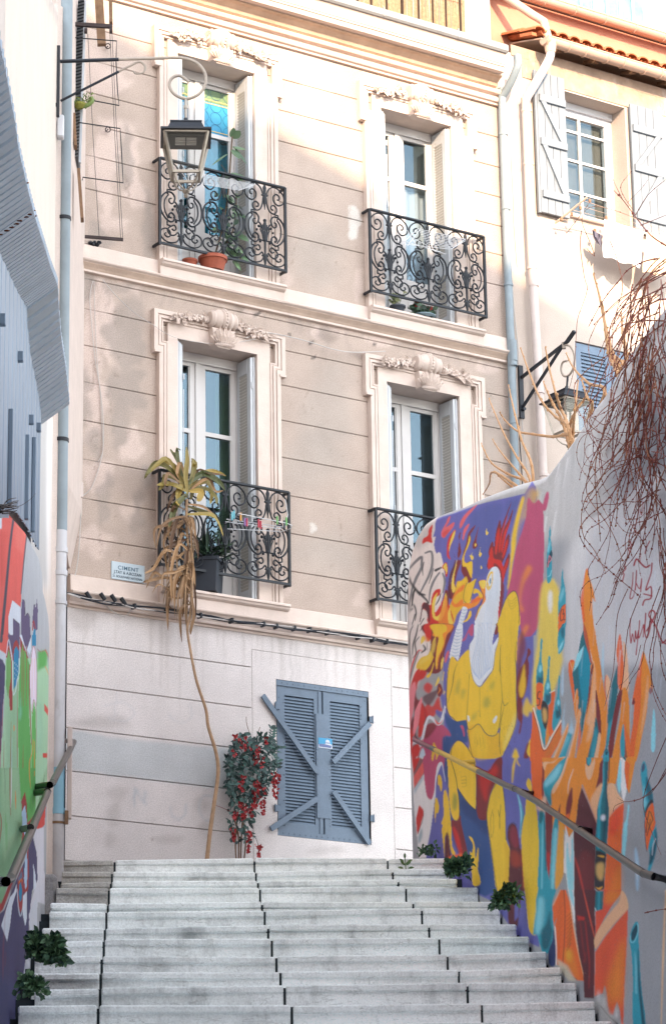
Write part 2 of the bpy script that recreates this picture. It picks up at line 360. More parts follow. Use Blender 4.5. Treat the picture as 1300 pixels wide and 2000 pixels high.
    P('A', mar, [(740, 325), (715, 380), (690, 420), (695, 480), (660, 540), (640, 600), (625, 680), (640, 700), (700, 680), (710, 760), (700, 860), (680, 900), (610, 800), (600, 720), (620, 600), (650, 500), (672, 400)], .5)
    P('A', yel, [(680, 430), (690, 470), (668, 540), (640, 600), (628, 660), (650, 700), (705, 680), (708, 760), (700, 850), (650, 740), (615, 730), (612, 650), (640, 570), (665, 500)], .5)
    P('A', mar, [(770, 345), (755, 430), (748, 490), (760, 530), (725, 562), (708, 530), (730, 470), (745, 420)], .5); c.poly(T('A', [(740, 500), (750, 520), (738, 542), (728, 522)]), yel2, .4)
    for q in ([(852, 352), (850, 385), (868, 400), (848, 428), (838, 400)], [(788, 545), (785, 590), (800, 605), (785, 642), (772, 620), (778, 585)], [(712, 590), (705, 620), (722, 640), (705, 672), (682, 625), (695, 622)], [(790, 722), (806, 745), (790, 757)]): P('A', yel2, q, .4)
    P('A', red, [(412, 740), (450, 690), (470, 740), (465, 820), (450, 830), (440, 770)], .4); P('A', yel2, [(425, 735), (452, 698), (465, 760), (455, 810), (445, 770)], .4)
    # big flame with the fist
    P('A', yol, [(560, 880), (600, 870), (650, 830), (665, 900), (640, 960), (625, 1050), (620, 1120), (560, 1200), (530, 1290), (500, 1300), (470, 1250), (480, 1130), (520, 1040), (545, 950)], .8)
    P('A', yel, [(570, 890), (600, 880), (650, 840), (640, 880), (590, 920), (560, 930)], .8); P('A', ord_, [(630, 905), (620, 960), (560, 1000), (520, 1060), (545, 1100), (610, 1050), (615, 1110), (540, 1130), (505, 1080), (545, 980)], 1, .8)
    P('A', yel, [(640, 920), (700, 880), (750, 850), (735, 900), (710, 980), (690, 1080), (640, 1100), (620, 1050), (630, 980)], .5)
    for x in (655, 672, 690, 706): L('A', yol, 5, [(x, 900), (x-18, 1060)], .3, .8)
    L('A', blk, 6, [(750, 850), (738, 890), (712, 980), (690, 1060)], .3, .8); L('A', blk, 6, [(655, 895), (632, 960), (622, 1050), (650, 1090)], .3, .7)
    P('A', ora, [(690, 1090), (720, 1060), (760, 1020), (800, 1010), (780, 1080), (740, 1120), (660, 1150), (620, 1130), (625, 1090)], .5)
    P('A', yel, [(725, 950), (770, 960), (800, 1000), (815, 1030), (790, 1050), (760, 990), (720, 1000)], .5)
    P('A', ora, [(772, 880), (838, 865), (850, 930), (832, 1000), (838, 1060), (812, 1120), (780, 1160), (742, 1290), (735, 1240), (760, 1160), (800, 1100), (810, 1050), (790, 960)], .4)
    P('A', yel2, [(772, 885), (835, 868), (835, 930), (810, 950)], .4); P('A', yel2, [(740, 1250), (775, 1165), (815, 1110), (780, 1130)], .4)
    P('A', ord_, [(700, 1060), (760, 1040), (815, 1035), (770, 1070), (700, 1090)], .5, .8)
    L('A', blk, 7, [(765, 878), (790, 960), (818, 1030), (790, 1100), (760, 1160), (740, 1300)], .3, .8)
    # bandaged arm
    P('A', wht, [(640, 1125), (662, 1150), (640, 1220), (610, 1300), (570, 1300), (600, 1180), (612, 1130)], .4)
    P('C', wht, [(565, 0), (612, 0), (612, 120), (600, 200), (570, 350), (540, 320), (490, 335), (495, 250), (530, 120)], .4)
    for i in range(9): L('C', C(140, 160, 185, K), [4, 8, 4], [(545-i*5, 40+i*32), (575-i*5, 52+i*32), (610-i*4, 40+i*32)], .4, .9)
    for i in range(5): L('A', C(140, 160, 185, K), [4, 7, 4], [(612-i*8, 1150+i*32), (635-i*8, 1160+i*32), (655-i*8, 1150+i*32)], .4, .9)
    P('A', yel, [(690, 1160), (702, 1190), (690, 1230), (650, 1270), (615, 1275), (655, 1240), (672, 1190)], .4); P('C', mag, [(690, 10), (720, 0), (715, 100), (690, 110), (670, 80), (640, 150), (605, 160), (640, 110)], .6)
    # flame 2
    P('A', red, [(385, 950), (398, 960), (390, 1010), (350, 1040), (340, 1120), (350, 1180), (420, 1060), (450, 970), (470, 1000), (480, 1100), (520, 1300), (280, 1300), (290, 1150), (270, 1170), (215, 1130), (240, 1080), (300, 1110), (310, 1040), (340, 970)], .5, 1, 3)
    P('A', mar, [(445, 965), (470, 975), (478, 1080), (440, 1150), (440, 1020)], .6); P('A', mar2, [(205, 1200), (215, 1130), (240, 1085), (290, 1115), (290, 1290), (260, 1170), (225, 1150), (205, 1260), (192, 1270)], .6)
    P('A', yel2, [(370, 985), (352, 1060), (340, 1130), (350, 1220), (400, 1180), (430, 1060), (450, 990), (462, 1080), (440, 1180), (400, 1260), (330, 1240), (315, 1150), (325, 1050)], .6)
    P('A', ora, [(440, 1020), (430, 1110), (400, 1180), (380, 1290), (480, 1290), (500, 1250), (470, 1150), (462, 1060)], .8, .8); P('A', yel2, [(490, 1130), (500, 1200), (520, 1290), (480, 1290), (470, 1200)], .8)
    P('C', mar, [(240, 0), (520, 0), (500, 100), (440, 260), (420, 420), (350, 480), (200, 450), (180, 480), (160, 700), (220, 760), (280, 900), (200, 1000), (140, 860), (150, 600), (200, 400), (280, 300), (300, 150), (220, 60)], .8, 1, 3)
    P('C', red, [(235, 0), (300, 0), (305, 130), (270, 160), (240, 60)], .8)
    P('C', ora, [(310, 0), (515, 0), (500, 60), (460, 100), (430, 220), (400, 280), (380, 350), (365, 440), (350, 380), (360, 230), (380, 130), (320, 110), (330, 60), (300, 40)], .8, 1, 3)
    P('C', yel, [(310, 0), (440, 0), (460, 60), (420, 90), (430, 180), (400, 260), (370, 330), (360, 440), (350, 360), (365, 220), (380, 120), (340, 130), (300, 250), (330, 320), (260, 440), (180, 440), (160, 400), (210, 320), (280, 290), (320, 180), (350, 130), (310, 40)], .6, 1, 3)
    P('C', yel2, [(350, 130), (340, 250), (280, 340), (180, 400), (220, 330), (290, 290), (320, 180)], 1.5, .8)
    P('C', yel, [(330, 370), (332, 400), (300, 500), (270, 520), (260, 500), (300, 460)], .5); P('C', yel2, [(225, 110), (250, 130), (240, 160), (205, 190), (210, 130)], .5)
    P('C', ora, [(230, 95), (262, 120), (300, 160), (250, 165)], 1, .6)
    L('C', C(190, 60, 62, K), [5, 14, 12, 10, 5], [(95, 540), (120, 400), (160, 290), (190, 250), (225, 262)], .4)
    P('C', red, [(190, 450), (262, 460), (240, 520), (180, 560), (165, 640), (150, 600)], 1.2); P('C', red, [(235, 600), (270, 565), (320, 600), (300, 660), (275, 670), (240, 640)], 1.5, .9)
    P('C', red, [(240, 820), (280, 770), (320, 800), (380, 700), (400, 800), (420, 840), (360, 860), (330, 900), (260, 900)], 1.5, .9)
    for q in ([(380, 505), (388, 545), (370, 580), (345, 605), (360, 550)], [(405, 350), (430, 320), (420, 400), (400, 440)], [(435, 455), (425, 530), (412, 545), (425, 480)], [(440, 640), (432, 700), (420, 735), (415, 700)]): P('C', yel2, q, .5)
    P('C', mar, [(370, 590), (400, 580), (420, 650), (400, 700), (370, 690)], .8); P('C', ora, [(380, 610), (400, 640), (365, 680), (385, 640)], .6, .9); P('C', sal, [(480, 250), (475, 300), (450, 370), (440, 350), (455, 280)], .6, .9)
    # arrows of the lower left corner
    P('C', pur, [(400, 700), (440, 690), (470, 860), (440, 930), (380, 900), (350, 860), (360, 830), (420, 850)], 1)
    P('C', red, [(185, 430), (195, 445), (170, 560), (140, 700), (100, 800), (88, 700), (110, 580), (150, 470)], .6)
    P('C', pink, [(150, 560), (158, 640), (145, 720), (130, 860), (95, 970), (85, 700), (110, 600)], .8); P('C', mar, [(160, 1100), (150, 900), (105, 960), (100, 1150), (120, 1300), (200, 1300)], 1)
    Q('C', pink, [(215, 700), (222, 745), (210, 820), (190, 960), (150, 1060), (120, 1120), (148, 840)], .6)
    P('C', red, [(220, 760), (250, 900), (230, 980), (250, 1000), (220, 1080), (180, 1090), (195, 900)], 1); P('C', mar2, [(230, 700), (330, 650), (380, 640), (300, 780), (240, 760)], 1.5, .8)
    P('C', mag, [(250, 1000), (330, 960), (420, 980), (500, 1060), (500, 1090), (440, 1100), (450, 1300), (220, 1300), (210, 1150)], 1); P('C', mar, [(240, 1010), (300, 960), (360, 990), (280, 1100), (230, 1100)], 1.5, .9)
    P('C', wht, [(220, 1060), (245, 960), (280, 890), (330, 905), (380, 960), (440, 790), (445, 850), (420, 950), (370, 985), (310, 930), (280, 930), (255, 1020), (235, 1110), (175, 1300), (160, 1300)], .5); P('C', sal, [(340, 920), (385, 962), (420, 930), (400, 965), (365, 975)], .5)
    Q('C', red, [(105, 980), (150, 1120), (120, 1200), (230, 1120), (180, 1290), (115, 1300), (100, 1100)], .6); P('C', wht, [(120, 1175), (150, 1120), (215, 1150), (200, 1200), (180, 1160)], .5, .8)
    P('C', nav, [(440, 860), (520, 930), (650, 940), (665, 1140), (560, 1140), (500, 1200), (500, 1300), (430, 1300), (420, 1100), (500, 1090), (450, 960)], 1.5)
    P('C', mag, [(590, 990), (620, 990), (635, 1070), (625, 1095), (610, 1030)], .8)
    P('C', C(190, 205, 220, K), [(225, 1200), (250, 1290), (190, 1300)], .6)
    # lower left: white, red arrows, purple field
    Q('E', lw, [(110, 0), (260, 0), (240, 60), (450, 0), (400, 960), (190, 980), (140, 500)], .4)
    Q('E', red, [(118, 0), (200, 0), (150, 130), (132, 160)], .5); Q('E', mar, [(200, 0), (240, 20), (140, 200), (132, 150)], .5, .9); Q('E', sal, [(250, 0), (280, 0), (270, 90), (210, 190), (140, 300), (132, 190)], .5)
    L('E', mar, 6, [(275, 60), (215, 190), (140, 300)], .4, .8); c.poly(T('E', [(140, 310), (230, 170), (240, 190), (140, 360)]), C(150, 170, 185, K), 1.5, .8)
    Q('E', red, [(190, 460), (232, 510), (230, 560), (180, 740), (170, 750), (158, 600)], .5); L('E', mar, 5, [(232, 520), (228, 590), (176, 745)], .4)
    P('E', C(130, 150, 162, K), [(215, 690), (220, 760), (190, 840), (180, 780)], 1.5, .9)
    P('E', pur, [(395, 90), (350, 240), (340, 420), (300, 720), (262, 980), (440, 990), (620, 900), (560, 200), (470, 100), (430, 60)], .6, 1, 3)
    P('E', mag, [(240, -20), (450, -20), (440, 80), (460, 220), (440, 120), (400, 40), (360, 100), (345, 280), (320, 390), (300, 408), (265, 370), (245, 250), (235, 120)], .6, 1, 3)
    L('E', wht, [8, 14, 14, 8, 5], [(345, 400), (352, 210), (380, 80), (410, 50), (425, 120), (445, 230)], .4)
    for q in ([(-240+320, 0)],): pass
    P('C', yel, [(330, 1150), (350, 1180), (380, 1260), (360, 1300), (345, 1250), (330, 1300), (312, 1290), (320, 1200)], .8)
    P('E', yel, [(312, 0), (330, 0), (325, 30), (315, 25)], .6); P('E', yel, [(350, 0), (365, 0), (360, 20)], .6)
    for q in ([(372, 180), (392, 168), (412, 220), (412, 310), (400, 325), (385, 270), (372, 260)], [(345, 410), (362, 392), (385, 470), (375, 540), (355, 545), (350, 640), (340, 560), (342, 480)]): P('E', yel, q, .5)
    # rooster legs and boots
    P('E', nav, [(440, 0), (480, 0), (490, 300), (520, 560), (560, 330), (600, 320), (760, 500), (850, 560), (900, 780), (945, 1300), (720, 1300), (700, 960), (640, 1000), (560, 920), (500, 700), (470, 300), (440, 160)], 1, 1, 2)
    P('E', nav2, [(740, 480), (800, 610), (860, 590), (880, 760), (800, 720), (740, 640), (620, 540), (600, 400)], 3, .7)
    P('E', yel, [(430, 330), (450, 320), (475, 400), (490, 540), (505, 700), (510, 860), (545, 930), (520, 955), (490, 880), (480, 760), (450, 760), (440, 800), (440, 980), (425, 860), (415, 760), (408, 700), (420, 660), (405, 640), (430, 560), (425, 440)], .5, 1, 2)
    P('E', mar2, [(450, 745), (475, 745), (490, 880), (500, 980), (480, 1050), (440, 1060), (440, 900)], 1.2)
    P('E', yel, [(480, -10), (700, -10), (740, 60), (745, 300), (742, 480), (720, 490), (640, 410), (560, 290), (580, 420), (580, 580), (555, 612), (520, 590), (490, 480), (478, 300), (470, 100)], .6, 1, 3)
    L('E', blk, 7, [(500, 30), (540, 160), (565, 300), (580, 440), (582, 570), (560, 615)], .4, .85); L('E', blk, 7, [(565, 300), (650, 420), (715, 490), (745, 485), (748, 200), (725, 20)], .4, .8)
    P('E', C(90, 110, 60, K), [(530, 340), (560, 380), (560, 470), (530, 520), (515, 450)], 2.5, .7)
    P('E', mar, [(508, 610), (560, 615), (590, 560), (600, 640), (640, 820), (665, 960), (620, 1010), (580, 900), (540, 800), (510, 700)], .8); P('E', red, [(520, 670), (570, 740), (600, 860), (625, 990), (590, 950), (545, 830)], 1.8, .85)
    P('E', ord_, [(490, 960), (560, 945), (600, 930), (630, 1000), (560, 1060), (460, 1060), (440, 1040)], 1.2); P('E', mar, [(440, 990), (470, 1000), (460, 1060), (435, 1070)], 1)
    P('E', mar, [(740, 80), (860, 130), (930, 30), (1000, 0), (1000, 240), (960, 220), (880, 360), (850, 580), (820, 610), (770, 590), (748, 480), (750, 200)], .8, 1, 3)
    P('E', red, [(780, 160), (860, 150), (930, 60), (960, 140), (880, 260), (850, 420), (820, 400), (780, 260)], 3, .75)
    P('E', yel, [(960, 215), (1000, 260), (1020, 400), (1035, 560), (1040, 800), (1075, 900), (1070, 1060), (1060, 1290), (950, 1300), (915, 1080), (880, 820), (850, 590), (870, 420), (910, 300)], .6, 1, 3)
    L('E', blk, 7, [(970, 215), (900, 320), (870, 420), (850, 590), (885, 820), (918, 1080), (950, 1300)], .5, .75); L('E', blk, 8, [(1000, 240), (1022, 400), (1035, 600), (1036, 800)], .5, .75)
    P('E', yol, [(1020, 830), (1065, 900), (1060, 1290), (1010, 1290), (1030, 1050)], 2, .7); L('E', blk, 4, [(905, 505), (885, 620), (895, 780), (915, 700), (912, 560), (900, 520)], .3, .6)
    L('E', blk, 6, [(962, 510), (975, 580), (985, 460)], .3, .7); L('E', blk, 6, [(975, 580), (975, 690)], .3, .7)
    for y in (230, 260, 290): L('E', blk, 4, [(600, y-40), (640, y-50), (648, y-15), (605, y-5)], .4, .4)
    P('E', yel, [(675, 768), (712, 790), (735, 880), (740, 990), (765, 870), (770, 980), (762, 1090), (785, 1180), (780, 1240), (712, 1240), (700, 1040), (685, 920), (705, 930), (715, 850), (690, 800)], .5, 1, 3)
    # strip with flames and dark figure
    P('E', pur, [(1005, 0), (1300, 0), (1300, 200), (1220, 260), (1180, 760), (1170, 860), (1130, 640), (1070, 640), (1040, 800), (1030, 400)], .8, 1, 2)
    L('E', yel, [14, 26, 12], [(1130, 0), (1110, 90), (1098, 240)], 1, .95); L('E', yel, [10, 16, 8], [(1140, 0), (1150, 50), (1172, 80)], 1, .9)
    P('C', yel, [(1130, 1205), (1155, 1260), (1160, 1300), (1100, 1300), (1105, 1260)], 1.5); P('C', yel, [(1275, 1115), (1300, 1160), (1300, 1300), (1250, 1280), (1230, 1230)], 1)
    P('C', mar, [(1240, 1170), (1262, 1150), (1240, 1240), (1260, 1300), (1210, 1300), (1225, 1220)], 1)
    P('E', mar2, [(1060, 680), (1100, 640), (1140, 680), (1160, 800), (1180, 900), (1215, 850), (1225, 950), (1235, 1100), (1220, 1300), (1070, 1300), (1075, 900), (1050, 780)], .8, 1, 3)
    P('E', C(130, 40, 60, K), [(1080, 700), (1110, 660), (1145, 720), (1160, 850), (1120, 880), (1080, 800)], 2, .8); P('E', ord_, [(1190, 900), (1222, 850), (1230, 1000), (1225, 1200), (1210, 1290), (1200, 1100)], 1.5, .9); P('E', C(150, 55, 40, K), [(1080, 920), (1150, 920), (1190, 1040), (1100, 1060)], 3, .8)
    P('E', nav, [(1090, 1290), (1140, 1260), (1175, 1300)], 1); L('E', blk, 7, [(1055, 700), (1070, 660), (1105, 632), (1140, 660)], .5, .8); L('E', blk, 6, [(1185, 870), (1215, 800), (1232, 860), (1240, 1100), (1230, 1300)], .5, .7)
    c.poly([(993, 1740), (1018, 1740), (1010, 1810), (996, 1806)], mar2, 1); c.poly(T('E', [(1040, 1300), (1160, 1280), (1130, 1640), (1060, 1620)]), mar2, 1); c.poly([(1003, 1735), (1012, 1735), (1012, 1790), (1004, 1800)], pur, 1)
    c.poly(T('F', [(-60, 380), (20, 440), (48, 620), (62, 900), (60, 1300), (40, 1700), (-30, 1700), (-60, 1500), (-110, 900), (-80, 600)]), yel, .8, 1, 3)
    P('E', yel, [(1255, 200), (1282, 240), (1290, 330), (1250, 300), (1235, 250)], .7); P('E', yel, [(1262, 420), (1300, 440), (1300, 900), (1240, 900), (1220, 800), (1185, 850), (1190, 720), (1220, 560), (1250, 620), (1255, 500)], .8, 1, 3)
    L('E', tea3, [8, 22, 14, 6], [(1150, 360), (1180, 480), (1185, 620), (1172, 780)], 1); L('E', tea, [4, 14, 10, 4], [(1178, 460), (1205, 560), (1185, 660), (1175, 760)], .8)
    # rooster head, mane, body
    comb = [[(1090, 100), (1060, 200), (1000, 400), (985, 560), (960, 690), (940, 680), (960, 480), (1010, 300)], [(1105, 170), (1090, 260), (1040, 420), (1000, 600), (985, 700), (960, 640), (1010, 380), (1060, 280)], [(980, 280), (990, 400), (960, 560), (935, 700), (915, 650), (935, 420), (960, 320)],
            [(1068, 410), (1070, 480), (1040, 600), (1000, 700), (980, 690), (1010, 560), (1040, 450)], [(910, 490), (925, 620), (930, 700), (880, 760), (850, 730), (870, 640), (865, 600), (880, 530)], [(1068, 600), (1070, 680), (1040, 780), (1010, 860), (1000, 780), (1030, 680)]]
    for q in comb: P('A', mar, q, .4)
    for q in comb:
        a = np.array(q, float); m = a.mean(0); P('A', red, [tuple(m+(p-m)*.62) for p in a], .8)
    P('A', red, [(870, 640), (930, 660), (990, 680), (1020, 800), (1010, 900), (1000, 1000), (985, 1140), (960, 1290), (935, 1290), (960, 1000), (980, 880), (960, 780), (900, 740), (860, 760)], .5)
    P('A', mar, [(930, 700), (985, 760), (1005, 880), (1020, 930), (1010, 1060), (980, 1200), (975, 900), (955, 780), (915, 730)], .8, .9)
    P('C', mar, [(930, -30), (1000, -60), (960, 80), (925, 90)], .5)
    P('A', wht, [(905, 740), (950, 740), (978, 800), (985, 920), (975, 1050), (960, 1180), (935, 1300), (740, 1300), (755, 1220), (800, 1120), (838, 1060), (835, 980), (845, 860), (870, 790)], .4)
    P('C', wht, [(740, -20), (930, -20), (915, 100), (905, 200), (960, 120), (955, 180), (930, 250), (920, 340), (905, 440), (870, 490), (820, 550), (790, 600), (750, 590), (720, 540), (700, 460), (675, 280), (680, 200), (725, 120)], .4, 1, 3)
    P('A', yel, [(905, 780), (912, 830), (895, 930), (865, 965), (845, 930), (855, 840), (880, 790)], .5); P('A', wht, [(898, 800), (900, 850), (885, 920), (868, 920), (862, 870), (880, 820)], .4); P('A', C(60, 110, 140, K), [(888, 845), (892, 880), (882, 900), (876, 870)], .4)
    bl = C(120, 150, 190, K)
    for i in range(12):
        x = 705+i*18; L('C', bl, [1, 4, 5], [(770+i*11, -20), (742+i*14, 200), (x, 400+30*math.sin(i*.5)), (735+i*12.5, 540-abs(i-3.5)*14)], .4, .85)
    for i in range(8): L('A', C(170, 185, 205, K), 3, [(950-i*14, 770+i*20), (962-i*12, 900+i*12), (935-i*12, 1100), (900-i*12, 1290)], .4, .8)
    L('C', blk, 5, [(680, 200), (675, 290), (700, 460), (722, 545), (760, 592), (800, 590), (870, 490), (910, 430), (925, 300)], .4, .7)
    # body in yellow
    P('C', yel, [(500, 320), (530, 315), (560, 360), (600, 310), (670, 240), (680, 300), (700, 470), (722, 550), (760, 600), (800, 600), (870, 500), (915, 430), (930, 280), (965, 140), (960, 0), (1000, -60), (1150, -60), (1148, 160), (1135, 400), (1138, 700), (1142, 860), (1130, 980), (1080, 1120), (1020, 1240), (990, 1290), (960, 1240), (980, 1000), (940, 1070), (880, 1085), (830, 1050), (770, 970), (710, 1020), (665, 1010), (650, 930), (560, 945), (500, 900), (460, 800), (460, 560), (475, 400)], .5, 1, 2)
    P('A', yel, [(1110, 975), (1145, 1010), (1165, 1150), (1160, 1320), (960, 1320), (985, 1200), (1020, 1090), (1060, 1010)], .5)
    P('C', yol, [(665, 1010), (770, 975), (830, 1055), (900, 1090), (970, 1060), (985, 1290), (700, 1290), (680, 1150)], .8); P('C', yel, [(690, 1060), (770, 1000), (840, 1090), (860, 1290), (720, 1290)], 3, .8)
    P('C', yel, [(500, 1290), (510, 1200), (570, 1135), (640, 1180), (700, 1290)], .6); L('C', blk, 8, [(500, 1290), (512, 1190), (570, 1130), (640, 1170), (700, 1270), (720, 1300)], .5, .7)
    P('C', C(226, 205, 120, K), [(1135, 850), (1125, 980), (1060, 1120), (1010, 1230), (1040, 1080), (1090, 960)], 2.5, .8)
    olive = C(150, 140, 60, K)
    for q in ([(560, 570), (590, 520), (585, 600), (570, 680), (545, 660)], [(820, 740), (850, 700), (885, 750), (860, 810), (820, 800)], [(880, 600), (930, 540), (900, 640)], [(600, 640), (640, 640), (610, 740)], [(700, 900), (760, 850), (720, 940)]): P('C', olive, q, 3, .7)
    for q in ([(560, 380), (530, 470), (512, 600), (470, 760)], [(490, 340), (480, 420), (462, 560), (458, 780), (480, 880), (520, 910), (560, 948), (650, 935)], [(680, 480), (672, 600), (660, 800), (652, 920), (665, 1010), (700, 1020), (770, 970), (830, 1050), (880, 1085), (945, 1070), (975, 960), (990, 800), (1000, 720), (985, 500), (980, 340)],
              [(1000, 720), (1020, 790), (1060, 760)], [(1020, 790), (995, 900), (975, 1060), (975, 1200), (990, 1290)], [(1140, 160), (1125, 300), (1138, 460), (1136, 700), (1142, 850), (1125, 990), (1070, 1140), (1010, 1280)], [(780, 600), (782, 900)], [(985, 200), (975, 400), (985, 500)], [(668, 1020), (680, 1150), (710, 1290)]):
        L('C', blk, [3, 8, 3], q, .4, .75)
    L('A', blk, [5, 9, 5], [(980, 1200), (1020, 1080), (1065, 1005), (1112, 972), (1145, 1010), (1165, 1150), (1160, 1290)], .4, .8)
    for i in range(4): L('A', blk, 3, [(1045+i*6, 1040+i*22), (1090, 1070+i*26), (1140, 1030+i*26)], .3, .5)
    for i in range(9): L('C', blk, [1, 4, 1], [(735+i*12, 1080+(i % 3)*20), (732+i*12, 1160+(i*37 % 50))], .4, .5)
    r = random.Random(5)
    for i in range(40): x, y = r.uniform(980, 1120), r.uniform(940, 1250); L('C', blk, 3, [(x, y), (x+r.uniform(-8, 12), y+r.uniform(8, 22))], .4, .4)
    P('C', wht, [(662, 885), (680, 900), (682, 940), (668, 945), (660, 920)], .5, .9); P('C', wht, [(945, 885), (945, 930), (920, 965), (908, 935)], .5)
    # black tag top left
    tg = C(22, 24, 30, K); tg2 = C(105, 104, 108, K)
    for wd, q, cc in ((26, [(85, 765), (150, 690), (215, 640), (208, 720)], tg2), (26, [(215, 640), (212, 740), (160, 850), (120, 960), (95, 1100)], tg2), (24, [(250, 600), (310, 590), (318, 700), (290, 810), (230, 930), (190, 1010)], tg2), (22, [(390, 790), (340, 860), (300, 960), (285, 1090)], tg2), (22, [(420, 800), (440, 880), (420, 990)], tg2),
                      (24, [(98, 850), (110, 890), (160, 960), (200, 1000), (262, 1060), (275, 1090)], tg), (20, [(150, 950), (130, 1010), (120, 1110)], tg), (10, [(235, 690), (222, 760), (226, 820)], tg), (10, [(330, 750), (310, 820), (285, 900)], tg), (36, [(350, 770), (400, 745)], tg), (30, [(180, 990), (245, 1010)], tg), (12, [(65, 860), (62, 980), (70, 1060)], tg),
                      (18, [(80, 960), (75, 1060), (100, 1130)], tg), (30, [(60, 1180), (125, 1145)], tg), (14, [(110, 1120), (140, 1110), (160, 1180), (150, 1260)], tg), (16, [(60, 1260), (100, 1300)], tg), (16, [(150, 1200), (120, 1300)], tg), (14, [(235, 1240), (200, 1300)], tg), (12, [(400, 1000), (380, 1060), (350, 1110)], tg)):
        L('A', cc, [wd*.7, wd*1.1, wd*.5], q, .4, .95)
    for wd, q, cc in ((16, [(75, 10), (70, 100), (75, 250)], tg), (16, [(130, 10), (100, 80), (95, 190), (110, 380)], tg), (18, [(180, 0), (160, 100), (130, 200), (125, 300)], tg), (14, [(190, 120), (150, 180), (160, 280), (120, 330)], tg), (14, [(240, 0), (200, 60)], tg), (20, [(190, 260), (160, 330), (120, 460), (95, 580)], tg2), (22, [(230, 200), (250, 240), (210, 275)], tg), (12, [(80, 200), (85, 330), (80, 460)], tg), (10, [(265, 180), (270, 250)], tg)):
        L('C', cc, [wd*.5, wd, wd*.4], q, .5, .9)
    # bottles
    P('B', tea, [(168, 335), (174, 400), (172, 460), (182, 520), (186, 700), (182, 850), (150, 898), (135, 850), (135, 620), (150, 500), (155, 400)], .5); P('B', tea3, [(165, 480), (172, 500), (150, 600), (142, 560)], 1, .7); P('B', dkt, [(182, 570), (186, 640), (140, 745), (137, 690), (160, 610)], .4); L('B', pink, 7, [(158, 625), (178, 660), (150, 700), (146, 735), (158, 625)], .3); L('B', tea3, 7, [(180, 770), (165, 820), (145, 830)], .5)
    P('B', tea, [(290, 750), (298, 860), (315, 950), (322, 1100), (320, 1320), (250, 1320), (248, 1060), (270, 950), (278, 820)], .6); P('B', tea3, [(300, 930), (300, 1000), (262, 1090), (262, 1020)], 1.5, .6)
    P('B', ord_, [(315, 1098), (320, 1150), (320, 1250), (300, 1290), (252, 1290), (250, 1200), (280, 1130)], .4); L('B', blk, 7, [(285, 1150), (268, 1190), (270, 1260), (290, 1250)], .3); L('B', blk, 7, [(298, 1150), (292, 1200), (305, 1190), (300, 1250), (312, 1248)], .3); L('B', blk, 5, [(315, 1098), (280, 1130), (250, 1200)], .3)
    P('D', ord_, [(245, -10), (285, -10), (250, 80)], .4); L('D', dkt, 10, [(295, 0), (262, 50), (248, 90)], .4)
    P('D', tea, [(248, 80), (310, 0), (312, 120), (300, 220), (255, 290), (243, 240)], .6); P('D', tea3, [(300, 150), (280, 220), (250, 270), (262, 210)], 1); P('D', dkt, [(300, 20), (305, 120), (285, 130), (270, 60)], 1.5, .7)
    # crate of bottles
    P('D', ord_, [(0, 780), (60, 1020), (110, 1220), (200, 1080), (270, 950), (280, 1100), (200, 1250), (140, 1330), (-30, 1330), (-10, 1000)], .5, 1, 2)
    P('D', C(190, 110, 45, K), [(270, 980), (290, 1060), (200, 1240), (110, 1300), (150, 1180)], 3, .7); P('D', tea, [(30, 850), (90, 820), (180, 830), (260, 900), (200, 1050), (115, 1180), (70, 1020)], 1)
    P('D', ora, [(120, 1130), (150, 850), (205, 690), (215, 660), (170, 1050), (130, 1180)], .6); P('D', ord_, [(170, 680), (215, 660), (205, 760), (185, 980), (205, 1060), (160, 1090), (140, 900)], .8)
    for (x, y, s, col2) in ((75, 150, 1., 0), (150, 320, 1., 1), (250, 510, .9, 2)):
        f = lambda pts: [(x+a*s, y+b*s) for a, b in pts]
        P('D', tea, f([(0, -5), (18, 0), (10, 130), (12, 220), (22, 290), (22, 440), (-30, 470), (-42, 440), (-40, 300), (-18, 210), (-8, 120)]), .6)
        P('D', tea3, f([(-10, 250), (5, 250), (10, 290), (-5, 320), (-18, 300)]), 1.2); P('D', dkt, f([(12, 300), (20, 330), (20, 420), (-25, 450), (-30, 350), (0, 370)]), 1.5, .8)
    P('D', ord_, [(35, 580), (75, 570), (98, 600), (90, 760), (72, 830), (40, 810), (28, 700)], .5); L('D', blk, 9, [(70, 655), (50, 665), (45, 720), (65, 725), (62, 780), (40, 790)], .3)
    P('D', blk, [(95, 740), (145, 790), (150, 900), (125, 1020), (95, 960), (80, 820)], .8); P('D', C(225, 175, 100, K), [(95, 820), (130, 830), (138, 920), (115, 960), (95, 920)], 2, .8)
    L('D', C(235, 220, 205, K), 15, [(5, 815), (60, 1010), (108, 1215), (190, 1080), (272, 940)], .4); L('D', C(235, 220, 205, K), 9, [(165, 665), (212, 640)], .4); L('D', C(90, 40, 30, K), 5, [(-5, 830), (50, 1020), (105, 1235), (200, 1090), (280, 960)], .4, .8); L('D', C(90, 40, 30, K), 5, [(240, 780), (275, 920)], .4, .8)
    # orange lettering
    P('B', ord_, [(520, 760), (500, 830), (480, 960), (466, 1060), (475, 1180), (495, 1300), (540, 1300), (540, 800)], .8)
    P('B', ora, [(518, 760), (545, 830), (580, 930), (608, 1060), (600, 1075), (582, 1040), (580, 1180), (588, 1300), (520, 1300), (500, 1150), (495, 1000), (505, 860)], .8)
    P('D', tea2, [(495, 40), (560, 300), (575, 400), (560, 560), (540, 700), (510, 880), (470, 960), (430, 760), (400, 620), (385, 480), (440, 280)], .4, 1, 2)
